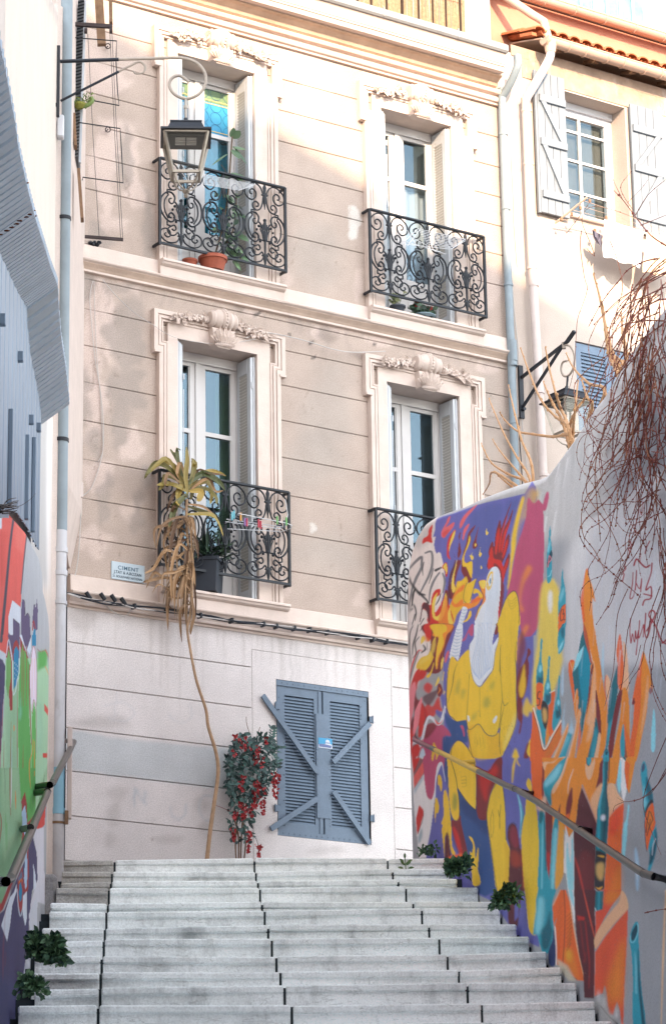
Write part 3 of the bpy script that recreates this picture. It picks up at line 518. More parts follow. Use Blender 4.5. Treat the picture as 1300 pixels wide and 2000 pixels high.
    Q('D', tea3, [(500, 200), (470, 330), (440, 400), (395, 460), (430, 290)], .5); P('D', C(0, 130, 155, K), [(500, 210), (555, 340), (560, 500), (530, 720), (505, 870), (480, 760), (455, 560), (445, 400), (480, 320)], 1.2, .95)
    P('D', ord_, [(360, 350), (405, 360), (385, 470), (400, 600), (410, 760), (440, 830), (425, 960), (400, 800), (345, 450)], .5); L('D', pea, 6, [(362, 360), (385, 450)], .4); Q('D', ora, [(405, 355), (388, 450), (375, 380)], .4)
    P('D', ora, [(430, 620), (445, 740), (440, 820), (470, 860), (460, 980), (420, 940), (400, 780)], .5); L('D', pea, 8, [(425, 640), (402, 760)], .5)
    Q('D', tea2, [(450, 880), (500, 900), (490, 1000), (465, 1110), (450, 1000)], .5)
    P('D', pea, [(465, 810), (460, 940), (430, 1120), (390, 1330), (335, 1330), (400, 1060), (430, 900)], .6); P('D', ora, [(455, 830), (450, 960), (425, 1130), (400, 1330), (350, 1330), (410, 1080)], 1, .9)
    P('D', ord_, [(455, 960), (470, 1110), (440, 1300), (425, 1300), (440, 1100)], .8, .8)
    P('D', pea, [(345, 960), (335, 1040), (300, 1130), (230, 1300), (190, 1330), (250, 1160), (320, 1000)], .6); P('D', ora, [(345, 1010), (320, 1110), (270, 1240), (230, 1330), (200, 1330), (270, 1170), (330, 1010)], .8, .9); P('D', tea, [(340, 1060), (380, 1075), (330, 1240), (300, 1330), (240, 1330), (290, 1210)], .8); P('D', tea3, [(330, 1090), (350, 1110), (300, 1220), (270, 1280)], 2, .6)
    P('D', C(180, 205, 225, K), [(300, 390), (300, 520), (300, 640), (285, 705), (270, 640), (278, 480)], 1, .7); P('D', C(170, 205, 225, K), [(315, 755), (305, 900), (310, 1000), (290, 1060), (275, 1080), (285, 950), (300, 830)], 1.5, .7); P('D', C(170, 205, 225, K), [(370, 890), (385, 980), (400, 1040), (375, 1070), (345, 1040), (370, 960)], 1.5, .7)
    P('D', C(165, 205, 225, K), [(685, 165), (690, 300), (690, 480), (685, 560), (672, 400), (676, 260)], 1, .8); P('D', tea3, [(1178, 820), (1195, 950), (1195, 1180), (1170, 1250), (1148, 1180), (1160, 960)], .8, .95)
    P('D', ora, [(490, -20), (588, -20), (620, 170), (650, 340), (690, 620), (730, 820), (735, 960), (715, 1150), (640, 1330), (420, 1330), (470, 1150), (510, 900), (540, 720), (560, 560), (560, 400), (580, 380), (570, 300), (520, 100)], .5, 1, 2)
    P('D', C(175, 75, 45, K), [(490, -20), (530, 90), (570, 340), (585, 380), (560, 370), (545, 290), (500, 120)], .6)
    P('D', mar, [(578, 390), (590, 400), (575, 520), (555, 700), (520, 880), (540, 700), (556, 500)], .5); L('D', pea, [10, 8, 4], [(590, 360), (600, 420), (606, 560)], .5)
    P('D', pea, [(600, 420), (612, 560), (612, 900), (580, 1060), (520, 1150), (545, 1000), (520, 940), (560, 760), (580, 560)], 2, .8)
    P('D', mar, [(612, 640), (640, 760), (660, 900), (665, 1060), (640, 1080), (620, 960)], .5); P('D', tea2, [(612, 900), (640, 1060), (625, 1200), (590, 1330), (530, 1330), (560, 1180), (590, 1060)], .7); P('D', tea, [(600, 1010), (630, 1070), (600, 1300), (560, 1300)], 2, .8)
    P('D', pea, [(640, 1060), (660, 1070), (655, 1150), (625, 1330), (590, 1330), (620, 1180)], .7)
    P('D', pea, [(720, 485), (755, 560), (745, 660), (730, 780), (715, 660), (705, 560)], .6); L('D', ord_, [8, 12, 6], [(712, 500), (702, 580), (705, 680), (730, 800)], .5)
    P('D', tea2, [(826, 400), (830, 600), (800, 830), (780, 960), (740, 1140), (710, 1220), (730, 1000), (725, 900), (760, 620), (800, 480)], .6); P('D', tea, [(800, 900), (780, 1010), (735, 1180), (712, 1215), (728, 1010), (760, 940)], 1.5, .8)
    P('D', mar, [(870, 610), (870, 700), (840, 850), (800, 1080), (780, 1250), (745, 1330), (735, 1200), (770, 960), (820, 720)], .6)
    P('D', ord_, [(845, 90), (865, 180), (885, 400), (885, 600), (850, 640), (825, 560), (825, 400), (815, 250)], .7); P('D', pea, [(880, 160), (910, 230), (930, 420), (935, 640), (900, 660), (870, 620), (890, 400), (880, 250)], .8)
    P('D', ora, [(875, 620), (925, 660), (940, 840), (945, 1100), (950, 1330), (890, 1330), (905, 1150), (880, 960), (850, 1160), (840, 1330), (770, 1330), (800, 1150), (850, 900)], .6, 1, 2)
    P('D', mar, [(885, 1030), (905, 1170), (920, 1330), (890, 1330), (870, 1150)], .6, .8); P('D', tea, [(882, 980), (895, 1150), (890, 1290), (860, 1270), (850, 1150), (865, 1050)], .7); P('D', ord_, [(900, 870), (905, 1000), (945, 1130), (950, 1300), (925, 1300), (890, 1060)], .8, .8)
    P('D', ora, [(1075, 255), (1110, 360), (1150, 500), (1168, 620), (1140, 680), (1130, 620), (1110, 850), (1060, 1100), (1010, 1330), (950, 1330), (960, 1150), (1010, 900), (1030, 700), (1050, 400)], .6, 1, 2)
    P('D', ord_, [(1072, 270), (1060, 420), (1055, 600), (1045, 860), (1000, 1150), (980, 1330), (945, 1330), (950, 1130), (975, 960), (985, 760), (965, 775), (985, 640), (1030, 420)], .6, 1, 2)
    P('D', mar, [(985, 710), (992, 770), (962, 778)], .5); P('D', mar, [(1145, 610), (1162, 640), (1145, 682), (1132, 650)], .5); P('D', pea, [(1120, 480), (1125, 700), (1090, 900), (1050, 1100), (1060, 960), (1095, 700)], 1.5, .7)
    # lower block F
    Q('F', ora, [(90, 0), (1000, 0), (940, 350), (915, 280), (890, 100), (850, 0), (830, 150), (805, 260), (740, 250), (700, 300), (640, 620), (620, 600), (480, 250), (440, 500), (420, 620), (400, 700), (350, 790), (300, 700), (260, 650), (180, 700), (175, 420), (110, 230)], .6)
    Q('F', lw, [(850, 0), (900, 0), (890, 150), (915, 300), (905, 360), (880, 450), (860, 300), (830, 200)], .8); P('F', tea3, [(850, 20), (860, 80), (855, 300), (840, 340), (820, 250), (835, 100)], .8)
    Q('F', ora, [(925, -10), (1005, -10), (970, 180), (935, 350), (915, 290), (940, 100)], .5); Q('F', ord_, [(905, 20), (945, 60), (925, 320), (912, 290), (892, 110)], .8); Q('F', tea2, [(870, -5), (905, -5), (905, 35)], .5)
    P('F', ord_, [(0, 0), (60, 0), (105, 90), (108, 300), (90, 440), (60, 470), (20, 420), (-10, 300), (-20, 0)], .8, 1, 2); P('F', mar, [(95, 50), (110, 110), (108, 300), (95, 420), (85, 300)], .8, .9)
    P('F', pea, [(100, 45), (190, 40), (250, 0), (330, 0), (230, 110), (150, 110), (110, 120)], .6); P('F', ora, [(130, 70), (200, 50), (240, 10), (300, 10), (210, 110), (160, 150), (115, 220)], .7)
    P('F', tea, [(310, 0), (335, 0), (300, 150), (240, 250), (180, 330), (178, 460), (150, 430), (105, 320), (110, 230), (200, 110), (260, 40)], .7); P('F', tea3, [(260, 60), (280, 80), (230, 200), (150, 270), (120, 290), (115, 240), (200, 130)], 2, .8); P('F', tea2, [(110, 300), (160, 380), (178, 330), (175, 470), (130, 400)], 1.5, .7)
    P('F', pea, [(330, 0), (345, 0), (280, 200), (210, 340), (185, 340), (200, 280), (270, 170)], .6)
    P('F', tea, [(530, 0), (570, 0), (565, 50), (545, 80), (525, 60)], .6); P('F', pea, [(510, 60), (540, 90), (565, 60), (605, 0), (600, 80), (570, 190), (540, 215), (515, 160)], .6); L('F', tea2, 8, [(525, 0), (525, 50), (545, 78)], .4)
    Q('F', mar, [(650, 60), (690, 0), (680, 250), (610, 300), (640, 180)], .8); L('F', mar2, 10, [(745, 0), (742, 120), (735, 230)], .5, .9)
    P('F', pea, [(740, 255), (795, 260), (830, 350), (885, 435), (800, 500), (740, 590), (725, 420), (720, 320)], .7); P('F', pea, [(660, 250), (610, 320), (560, 420), (590, 540), (640, 640), (660, 460), (690, 280)], 1.5, .85)
    Q('F', ord_, [(885, 440), (880, 600), (865, 780), (860, 1000), (862, 1300), (690, 1300), (720, 900), (740, 590), (800, 510)], .8); P('F', C(225, 70, 45, K), [(870, 460), (860, 640), (780, 760), (740, 740), (745, 600), (800, 520)], 4, .8); P('F', ora, [(860, 1050), (860, 1290), (760, 1290), (800, 1120)], 5, .5)
    Q('F', mar2, [(475, 290), (540, 440), (620, 640), (610, 900), (600, 1300), (400, 1300), (400, 950), (395, 720), (425, 600), (440, 420)], .7); P('F', mar, [(500, 900), (590, 1000), (590, 1290), (480, 1290), (430, 1050)], 3, .6); L('F', ord_, [5, 5, 5], [(480, 280), (545, 430), (622, 640)], .6); L('F', C(215, 70, 60, K), [5, 12, 8], [(405, 970), (440, 1080), (490, 1290)], 1.5)
    P('F', mar, [(370, 300), (385, 310), (385, 420), (360, 560), (335, 620), (318, 560), (330, 430)], 1); Q('F', ord_, [(318, 560), (358, 540), (345, 720), (322, 680)], 1, .9); L('F', lw, [5, 9, 4], [(395, 110), (350, 240), (340, 350)], .8, .7)
    Q('F', mar, [(125, 400), (190, 520), (190, 700), (170, 1000), (155, 1200), (130, 1000), (120, 600)], .8); P('F', red, [(130, 950), (165, 950), (155, 1195)], 1.5, .7)
    Q('F', mar, [(270, 440), (262, 560), (235, 700), (230, 560)], .8, .9)
    P('F', tea, [(245, 520), (245, 620), (240, 800), (225, 1300), (155, 1300), (175, 1000), (185, 760), (205, 620)], .8); P('F', tea3, [(205, 700), (240, 720), (225, 1000), (200, 1290), (175, 1290), (190, 900)], 1.5, .7)
    P('F', C(215, 150, 60, K), [(262, 620), (300, 680), (300, 900), (300, 1130), (220, 1290), (218, 1100), (245, 760)], 1.2)
    Q('F', lw, [(318, 660), (350, 780), (395, 715), (398, 950), (400, 1300), (340, 1300), (320, 1130), (300, 1120), (305, 850)], .8); P('F', tea3, [(335, 820), (350, 960), (370, 1020), (375, 820), (390, 820), (395, 1290), (345, 1290), (325, 1000)], 1, .9)
    P('F', tea, [(75, 520), (112, 560), (122, 800), (130, 1050), (160, 1200), (150, 1300), (50, 1300), (60, 900), (52, 620)], .8); L('F', tea3, [4, 12, 12], [(95, 620), (92, 800), (85, 1290)], 1.2, .8); L('F', dkt, [8, 14, 14], [(112, 560), (118, 800), (128, 1100)], 1, .8)
    P('F', tea2, [(60, 540), (90, 510), (100, 560), (85, 630), (65, 640)], .5); P('F', pea, [(105, 380), (130, 420), (120, 520), (60, 510), (20, 500)], 2, .7)
    # hero bottle of the wall
    c.poly(T('F', [(690, -60), (738, -60), (728, 200), (720, 330), (738, 480), (740, 560), (722, 800), (712, 940), (612, 900), (622, 620), (630, 480), (672, 330), (680, 200)]), tea2, .6, 1, 3)
    P('D', tea, [(700, 1240), (735, 1240), (738, 1330), (688, 1330), (690, 1270)], .6); P('D', dkt, [(708, 1240), (730, 1240), (722, 1270), (706, 1270)], .5)
    L('F', tea, [8, 10, 22, 30, 30], [(690, 0), (690, 250), (660, 400), (645, 560), (640, 880)], 1.2); L('F', C(90, 170, 190, K), [4, 5, 8], [(684, 60), (680, 300), (640, 480)], .8, .8); L('F', dkt, [8, 10, 22, 30, 26], [(718, 0), (712, 300), (720, 480), (700, 640), (690, 860)], 1.5, .9); P('F', wht, [(670, 560), (700, 560), (705, 600), (680, 615), (658, 595)], 1.5)
    c.poly(T('F', [(612, 905), (660, 915), (714, 945), (700, 1100), (692, 1280), (640, 1305), (598, 1270), (602, 1100)]), blk, .6); P('F', C(230, 185, 110, K), [(620, 1040), (690, 1030), (688, 1150), (660, 1200), (620, 1140)], 2.2, .85); P('F', C(225, 165, 60, K), [(625, 955), (692, 955), (690, 975), (655, 968)], .7); P('F', C(225, 165, 60, K), [(608, 1262), (640, 1270), (680, 1255), (650, 1290)], .7)
    c.poly(T('G', [(590, -10), (640, 10), (692, 0), (686, 180), (625, 240), (592, 180)]), tea2, .6); L('G', tea, 20, [(645, 10), (640, 210)], 1.2, .8); L('G', wht, 8, [(605, 170), (618, 205)], .6)
    # right bottle
    P('F', tea, [(1080, 30), (1110, 90), (1120, 200), (1165, 340), (1175, 440), (1195, 620), (1212, 800), (1190, 950), (1150, 1090), (1118, 1110), (1140, 950), (1100, 800), (1085, 600), (1070, 350), (1050, 130)], 1.2); P('F', dkt, [(1110, 180), (1160, 340), (1165, 420), (1130, 420), (1100, 300)], 1.5, .8); P('F', dkt, [(1185, 690), (1212, 790), (1180, 980), (1130, 1050), (1150, 900), (1190, 800)], 1.5, .9); P('F', C(60, 40, 80, K), [(1085, 50), (1090, 110), (1062, 140), (1060, 90)], .8, .8)
    P('F', tea3, [(1075, 250), (1100, 400), (1110, 450), (1080, 480)], 1.5, .7); L('F', wht, [8, 6], [(1195, 790), (1172, 850), (1162, 950)], .8)
    P('F', blk, [(1160, 405), (1172, 440), (1130, 470), (1095, 580), (1090, 540), (1120, 450)], .6); P('F', ord_, [(1168, 440), (1185, 560), (1192, 660), (1150, 760), (1110, 910), (1092, 760), (1088, 620), (1110, 520)], .5); P('F', ora, [(1130, 510), (1165, 560), (1170, 640), (1130, 700), (1110, 660)], 2, .7)
    L('F', blk, 9, [(1135, 520), (1118, 600), (1102, 730)], .5, .9); L('F', blk, 8, [(1145, 530), (1168, 600), (1150, 640), (1110, 760)], .5, .9); L('F', blk, 8, [(1145, 600), (1125, 700)], .5, .8); L('F', dkt, 6, [(1088, 620), (1095, 800), (1110, 915)], .5)
    P('F', tea3, [(930, 450), (940, 500), (925, 620), (915, 800), (890, 980), (870, 900), (885, 660), (910, 600)], 1, .95); P('F', C(165, 200, 225, K), [(1000, 870), (1020, 930), (1040, 1080), (1030, 1280), (1005, 1280), (1000, 1100), (990, 940)], 1.5, .8); P('F', lw, [(1010, 1000), (1025, 1100), (1015, 1200), (1005, 1100)], 1, .6)
    # lowest part
    P('G', tea, [(50, -10), (220, -10), (190, 100), (200, 340), (200, 440), (160, 600), (90, 600), (40, 420), (0, 430), (30, 200)], .8, 1, 2); P('G', tea3, [(60, 60), (110, 100), (100, 300), (60, 420), (20, 400), (30, 250)], 3, .8); P('G', dkt, [(165, 190), (175, 330), (190, 400), (150, 560), (90, 560), (80, 400), (130, 320)], 2, .75); P('G', nav2, [(200, 380), (220, 560), (218, 720), (165, 730), (150, 600), (190, 480)], .8)
    Q('G', ord_, [(265, -10), (320, -10), (360, 120), (400, 400), (440, 560), (480, 740), (500, 880), (420, 870), (300, 740), (230, 720), (225, 520), (210, 350), (235, 260), (200, 340), (190, 150)], .8)
    P('G', ora, [(340, 560), (400, 640), (430, 760), (450, 870), (380, 800), (320, 700), (310, 600)], 4, .7); P('G', yel, [(320, 600), (360, 560), (380, 640), (340, 700)], 4, .5)
    for i in range(9): L('G', C(95, 35, 30, K), [9, 3], [(385-i*2, 200+i*38), (325, 255+i*42)], 1, .75); L('G', ora, [7, 3], [(370, 190+i*38), (322, 235+i*42)], 1, .8)
    for i in range(7): L('G', C(150, 60, 35, K), [4, 2], [(300-i*6, 120+i*70), (235, 220+i*70)], 1, .5)
    L('G', mar, 9, [(300, -10), (312, 200), (305, 500), (290, 700)], .8, .7); L('G', pea, [10, 12, 12, 8], [(345, -10), (390, 300), (430, 540), (480, 760), (500, 860)], .6); L('G', pea, 10, [(265, -10), (195, 140)], .6); L('G', lw, 9, [(215, 350), (228, 560), (225, 720)], .5)
    Q('G', lw, [(340, -10), (400, -10), (412, 260), (400, 330), (370, 120)], .6); P('G', tea3, [(350, 0), (385, 0), (400, 150), (375, 100)], 1, .9)
    Q('G', mar2, [(400, -10), (610, -10), (600, 200), (612, 420), (600, 580), (600, 800), (595, 1050), (500, 1045), (490, 800), (450, 620), (420, 400), (408, 200)], .8)
    L('G', C(225, 85, 60, K), [6, 11, 11, 8], [(490, -10), (530, 160), (570, 330), (600, 450)], 1); Q('G', red, [(430, 240), (505, 255), (500, 290), (455, 285), (440, 300)], 1.2, .8); L('G', red, [6, 9, 5], [(510, 300), (530, 500), (550, 700), (545, 950)], 1.2, .8); L('G', red, [5, 8, 4], [(460, 300), (480, 480), (500, 640)], 1.5, .6); L('G', red, [6, 9], [(515, 600), (500, 700)], 2, .6)
    c.poly(T('G', [(615, -10), (860, -10), (862, 20), (780, 130), (700, 260), (610, 440), (612, 200), (680, 180), (692, 0)]), C(205, 75, 52, K), .8); P('G', ora, [(720, 0), (855, 0), (850, 60), (770, 120), (700, 120)], 4, .7)
    P('G', pea, [(862, 0), (905, 40), (930, 130), (920, 190), (820, 290), (700, 440), (620, 560), (600, 540), (600, 460), (660, 340), (760, 200), (840, 100)], .7)
    Q('G', C(205, 80, 50, K), [(925, 180), (920, 400), (905, 700), (890, 950), (880, 1330), (860, 1330), (850, 1180), (820, 1080), (780, 1210), (740, 1210), (720, 1000), (700, 920), (680, 1000), (600, 1030), (605, 600), (700, 450), (820, 300)], 1); P('G', ora, [(890, 460), (890, 700), (880, 950), (860, 1150), (800, 1050), (750, 1160), (720, 900), (800, 650)], 6, .75)
    for i in range(8): L('G', C(190, 70, 60, K), [3, 5, 2], [(620+i*20, 760+i*22), (720+i*14, 600+i*20), (830+i*6, 430+i*50)], 1, .55)
    for x, y in ((640, 960), (690, 1010), (760, 1190), (815, 1120), (845, 1250)): P('G', lw, [(x-18, y+120), (x, y), (x+14, y+120)], 3, .8)
    P('G', tea, [(1015, 300), (1030, 330), (1030, 480), (1040, 620), (1050, 850), (1070, 1050), (1100, 1330), (975, 1330), (975, 900), (960, 600), (942, 510), (948, 420), (985, 320)], .7, 1, 2); P('G', dkt, [(1015, 325), (1020, 390), (985, 480), (958, 470), (965, 400), (995, 345)], .8); L('G', tea3, 7, [(950, 440), (955, 500), (990, 490), (1025, 400), (1020, 320)], .6); L('G', dkt, [5, 18, 26, 34], [(1025, 560), (1030, 800), (1045, 1000), (1080, 1320)], 1.2, .9); L('G', tea3, [4, 14, 12], [(995, 600), (1005, 760), (1005, 1000)], 1.5, .8)
    c.line([(1299, 1740), (1294, 1860), (1290, 2000)], [3, 5, 2], C(215, 175, 130, K), 1, .8); c.line([(1045, 1870), (1105, 1905), (1125, 1912)], 1.5, C(90, 85, 82, K), .5, .8, 0); c.line([(1172, 1965), (1188, 1985), (1205, 2000)], 2.5, blk, .6, .9, 0)
    c.poly([(1086, 1872), (1108, 1886), (1124, 1916), (1110, 1916), (1090, 1890)], C(190, 180, 160, K), 2, .8); c.poly([(1150, 1960), (1175, 1950), (1205, 2000), (1175, 2000)], C(170, 168, 165, K), 3, .6)
    # red signature
    sg = C(140, 26, 38, K)
    for wd, q in ((5, [(1068, 100), (1070, 180), (1055, 230), (1042, 170)]), (5, [(1008, 270), (1006, 320), (990, 350), (1004, 370), (998, 410)]), (8, [(945, 485), (960, 530), (930, 560), (942, 590), (925, 650)]), (8, [(890, 725), (905, 750), (878, 790), (888, 810), (872, 880)]), (12, [(985, 720), (1010, 660), (1060, 710), (1100, 740), (1140, 720)]), (5, [(1050, 605), (1045, 700)]), (8, [(1138, 485), (1110, 540), (1092, 605)]),
                   (7, [(975, 790), (970, 900), (945, 1040), (980, 1020), (1000, 900), (1010, 770), (1000, 960)]), (7, [(1000, 880), (1040, 950), (1060, 850), (1050, 980)]), (10, [(1160, 700), (1150, 800), (1100, 960), (1150, 930), (1150, 1040), (1090, 1060), (1070, 1110)]), (9, [(1080, 1000), (1160, 1020)]), (5, [(1125, 0), (1125, 90)])):
        L('B', sg, wd*1.35, q, .3, 1)
    for wd, q in ((7, [(950, -60), (945, 60), (955, 180), (970, 90), (990, 170), (1000, 60), (1010, 140), (1030, 60), (1005, 295)]), (7, [(1040, -40), (1030, 130), (1060, 60), (1080, 0), (1075, 120)]), (9, [(1100, -110), (1090, 60), (1110, 130), (1140, 40), (1150, -60)]), (11, [(1110, 60), (1190, -90), (1160, -140), (1130, -90), (1190, 0), (1250, 150), (1300, 190)]), (12, [(1260, 180), (1300, 150)])):
        L('D', sg, wd*1.35, q, .3, 1)
    r = random.Random(8)
    for i in range(60):
        x = r.uniform(1120, 1300); y = r.uniform(1010, 1380); c.line([(x, y), (x-4, y+r.uniform(20, 70))], [1.5, 2, .5], C(214, 222, 236, K), .8, .45, 0)
    for i in range(500):   # pitting
        x = r.uniform(800, 1300); y = r.uniform(900, 2000); c.line([(x, y), (x+.6, y+.8)], r.uniform(.8, 1.6), C(120, 112, 112, K), .3, .35, 0)
def exec_left(c):
    K = .98; kx = 6.5
    OF = {'a': (0, 960), 'b': (0, 1240), 'c': (0, 1500), 'd': (0, 1750)}
    def T(k, P): o = OF[k]; return [(o[0]+x/kx, o[1]+y/kx) for x, y in P]
    def P(k, col, pts, blur=0, al=1, sm=0): c.poly(T(k, pts), col, blur, al, sm)
    def L(k, col, wd, pts, blur=0, al=1): c.line(T(k, pts), [w/kx for w in wd] if hasattr(wd, '__len__') else wd/kx, col, blur, al)
    red = C(212, 92, 84, K); red2 = C(200, 70, 62, K); pur = C(88, 76, 110, K); pur2 = C(66, 62, 100, K); grn = C(90, 165, 85, K); lg = C(160, 200, 165, K); mg = C(120, 165, 125, K); mar = C(150, 50, 50, K); blu = C(30, 125, 165, K); wht = C(205, 214, 226, K); dk = C(70, 66, 80, K); lil = C(222, 212, 228, K); ora = C(225, 130, 50, K); ltb = C(165, 195, 220, K)
    P('a', red, [(-200, 280), (190, 280), (265, 380), (345, 520), (330, 700), (300, 900), (275, 1200), (268, 1470), (160, 1380), (140, 1700), (100, 2100), (-200, 2100)])
    P('a', C(218, 120, 108, K), [(190, 300), (330, 520), (300, 800), (200, 700)], 3, .5); P('a', red2, [(-60, 500), (100, 520), (60, 1200), (-60, 1200)], 4, .5)
    L('a', dk, [26, 30, 34, 40], [(180, 300), (130, 700), (80, 1250), (20, 1900)]); L('a', dk, [14, 16, 10], [(345, 530), (310, 850), (270, 1300)], .3); P('a', wht, [(-60, 300), (30, 320), (25, 470), (-60, 480)], .8)
    P('a', C(205, 212, 222, K), [(112, 1580), (160, 1380), (268, 1475), (262, 1700), (110, 1900)])
    P('a', pur, [(170, 1610), (255, 1680), (250, 1960), (165, 1960)]); P('a', pur, [(285, 1370), (310, 1380), (322, 1580), (355, 1545), (385, 1620), (390, 1900), (300, 2000), (270, 1900), (275, 1500)]); P('a', pur, [(412, 1660), (430, 1450), (445, 1430), (455, 1490), (472, 1360), (485, 1500), (480, 1750), (440, 1780)])
    P('a', pur, [(110, 1790), (160, 1850), (160, 1960), (105, 1960)])
    for q in ([(180, 1620), (250, 1690)], [(290, 1372), (315, 1400), (322, 1560)], [(325, 1585), (355, 1545), (383, 1600)], [(435, 1440), (450, 1440)]): L('a', dk, 9, q)
    P('a', blu, [(428, 1760), (455, 1740), (462, 1960), (412, 1960)]); L('a', mar, 12, [(415, 1760), (428, 1640), (450, 1740)], .3)
    # b
    P('b', pur2, [(-60, 270), (20, 300), (70, 400), (60, 700), (40, 900), (15, 1500), (-60, 1600)]); L('b', dk, 12, [(0, 290), (45, 330), (72, 410)])
    P('b', C(195, 205, 215, K), [(-60, 150), (80, 240), (82, 420), (40, 320), (-60, 260)]); P('b', pur, [(100, 0), (250, 0), (250, 300), (160, 260)]); P('b', red, [(40, 0), (100, 0), (75, 240), (30, 190)]); P('b', pur, [(310, 0), (400, 0), (385, 120), (350, 190), (320, 100)])
    P('b', wht, [(250, 0), (280, 0), (380, 380), (350, 320), (290, 130), (260, 60)]); P('b', mar, [(255, 20), (300, 120), (380, 340), (385, 460), (270, 260)], .3); P('b', C(200, 212, 224, K), [(395, 30), (400, 180), (380, 250), (345, 190)]); P('b', blu, [(412, 0), (465, 0), (450, 130), (408, 130)])
    P('b', lg, [(75, 300), (600, 300), (620, 420), (620, 1960), (0, 1960), (15, 1500), (60, 900)])
    P('b', mg, [(100, 600), (240, 600), (230, 1960), (100, 1960)], 3, .5); P('b', mar, [(160, 200), (180, 100), (215, 60), (245, 140), (240, 300), (165, 340)], .4); P('b', blu, [(175, 330), (180, 200), (210, 140), (238, 200), (240, 460), (215, 620), (175, 700)], .3); L('b', wht, 8, [(165, 330), (165, 560), (172, 760), (205, 690), (222, 560), (245, 540), (248, 300)], .3)
    for i in range(10): c.line(T('b', [(190+(i % 3)*18, 350+i*22), (190+(i % 3)*18, 362+i*22)]), 1, wht, .2, .8, 0)
    P('b', mar, [(85, 250), (120, 130), (155, 330), (162, 960), (130, 960)], .3); P('b', C(110, 165, 95, K), [(85, 330), (115, 180), (145, 330), (140, 560), (105, 800), (80, 650)], .5); L('b', wht, 9, [(85, 260), (115, 60), (160, 330)], .3)
    P('b', grn, [(265, 250), (290, 90), (300, 200), (320, 200), (380, 380), (375, 700), (370, 1000), (395, 1400), (400, 1960), (240, 1960), (235, 1000), (250, 500)], .4); P('b', C(120, 190, 160, K), [(265, 700), (280, 1000), (260, 1100), (240, 1050)], 1.5, .7)
    for x in (282, 305, 340): L('b', mar, [6, 8, 3], [(x, 140), (x+2, 500), (x-2, 900)], .3, .9)
    L('b', mar, [10, 12, 8], [(380, 380), (378, 700), (385, 1000), (405, 1400)], .3)
    P('b', lil, [(388, 420), (405, 220), (428, 130), (455, 200), (472, 420), (470, 800), (455, 960), (430, 820), (410, 1010), (390, 760), (382, 560)], .3); L('b', mar, 6, [(392, 400), (428, 140), (470, 380), (468, 900)], .3, .8); L('b', ora, 4, [(412, 300), (410, 800)], .5, .6); L('b', ora, 4, [(445, 300), (450, 800)], .5, .6)
    P('b', C(95, 175, 85, K), [(410, 1050), (438, 850), (455, 1000), (462, 1400), (450, 1960), (400, 1960)], .3); L('b', mar, 6, [(412, 1000), (430, 820), (462, 980), (460, 1500)], .3, .9)
    P('b', grn, [(480, 210), (590, 190), (610, 260), (590, 400), (510, 440), (480, 480)], 2); L('b', mar, 9, [(480, 180), (520, 215), (585, 190)], .6, .8); L('b', red2, 9, [(580, 190), (622, 280)], .4); L('b', ora, 7, [(578, 400), (620, 500)], .4); P('b', red2, [(566, 870), (628, 960), (628, 1045), (566, 960)], .4); P('b', red2, [(545, 1500), (602, 1500), (602, 1560), (550, 1560)], .4)
    P('b', C(140, 190, 165, K), [(480, 800), (550, 900), (540, 1500), (460, 1500)], 4, .5)
    for q in ([(180, 1220), (180, 1150), (190, 1210)], [(425, 1330), (410, 1500), (380, 1600), (375, 1750), (390, 1900)], [(440, 1350), (440, 1600), (442, 1780)]): L('b', ora, [5, 8, 5], q, .4)
    for x, a, b in ((40, 850, 1300), (55, 1350, 1950), (145, 1100, 1960), (228, 600, 1960), (15, 1100, 1960), (300, 1400, 1960)): L('b', mar, [3, 8, 4], [(x, a), (x-5, (a+b)/2), (x-2, b)], .3, .85)
    for x, a, b in ((42, 900, 1250), (150, 1300, 1960), (100, 1650, 1800)): L('b', ltb, [3, 7, 3], [(x+6, a), (x, b)], .4, .9)
    # c
    P('c', mg, [(-60, 0), (580, 0), (520, 600), (300, 1000), (120, 1400), (30, 1750), (-60, 1700)]); P('c', C(150, 190, 150, K), [(10, 0), (240, 0), (280, 500), (200, 900), (60, 1200), (10, 900)], 3, .8); P('c', grn, [(245, 0), (455, 0), (460, 560), (400, 680), (350, 700), (300, 450), (270, 400)], .4); P('c', lg, [(456, 0), (590, 0), (520, 300), (458, 560)], .4)
    P('c', mar, [(275, 420), (320, 300), (345, 460), (350, 700), (470, 560), (480, 640), (400, 780), (280, 1180), (160, 1480), (40, 1800), (-60, 1900), (-60, 1700), (20, 1720), (140, 1420), (260, 1100), (290, 800)], .5); P('c', ltb, [(280, 560), (320, 470), (340, 600), (345, 760), (330, 900), (290, 760)], .3); P('c', red2, [(555, 300), (600, 200), (570, 720), (500, 800), (460, 760), (500, 660)], .4); L('c', dk, 5, [(60, 0), (68, 180), (66, 330)], .3, .6)
    L('c', mar, 10, [(-5, 560), (18, 640), (20, 760), (-5, 960)], .3); L('c', ora, [4, 12, 4], [(200, 290), (202, 400), (205, 520)], .4); L('c', mar, [10, 10, 3], [(130, 0), (132, 350), (140, 600)], .3); L('c', lil, [5, 8, 3], [(150, 0), (145, 350), (140, 500)], .3); L('c', ora, [8, 8, 3], [(375, 0), (380, 120), (392, 260)], .4); L('c', ora, 6, [(440, 40), (440, 100)], .4)
    for x in (75, 90): L('c', grn, [4, 12, 4], [(x, 580 if x == 75 else 860), (x, 700), (x+5, 1040)], .8, .7)
    P('c', pur2, [(400, 900), (420, 880), (470, 1080), (480, 1420), (455, 1480), (410, 1560), (370, 2000), (-60, 2000), (-60, 1900), (60, 1800), (160, 1550), (240, 1350), (330, 1150), (370, 1000)], .4); P('c', pur2, [(370, 1850), (370, 3300), (-60, 3300), (-60, 1850)])
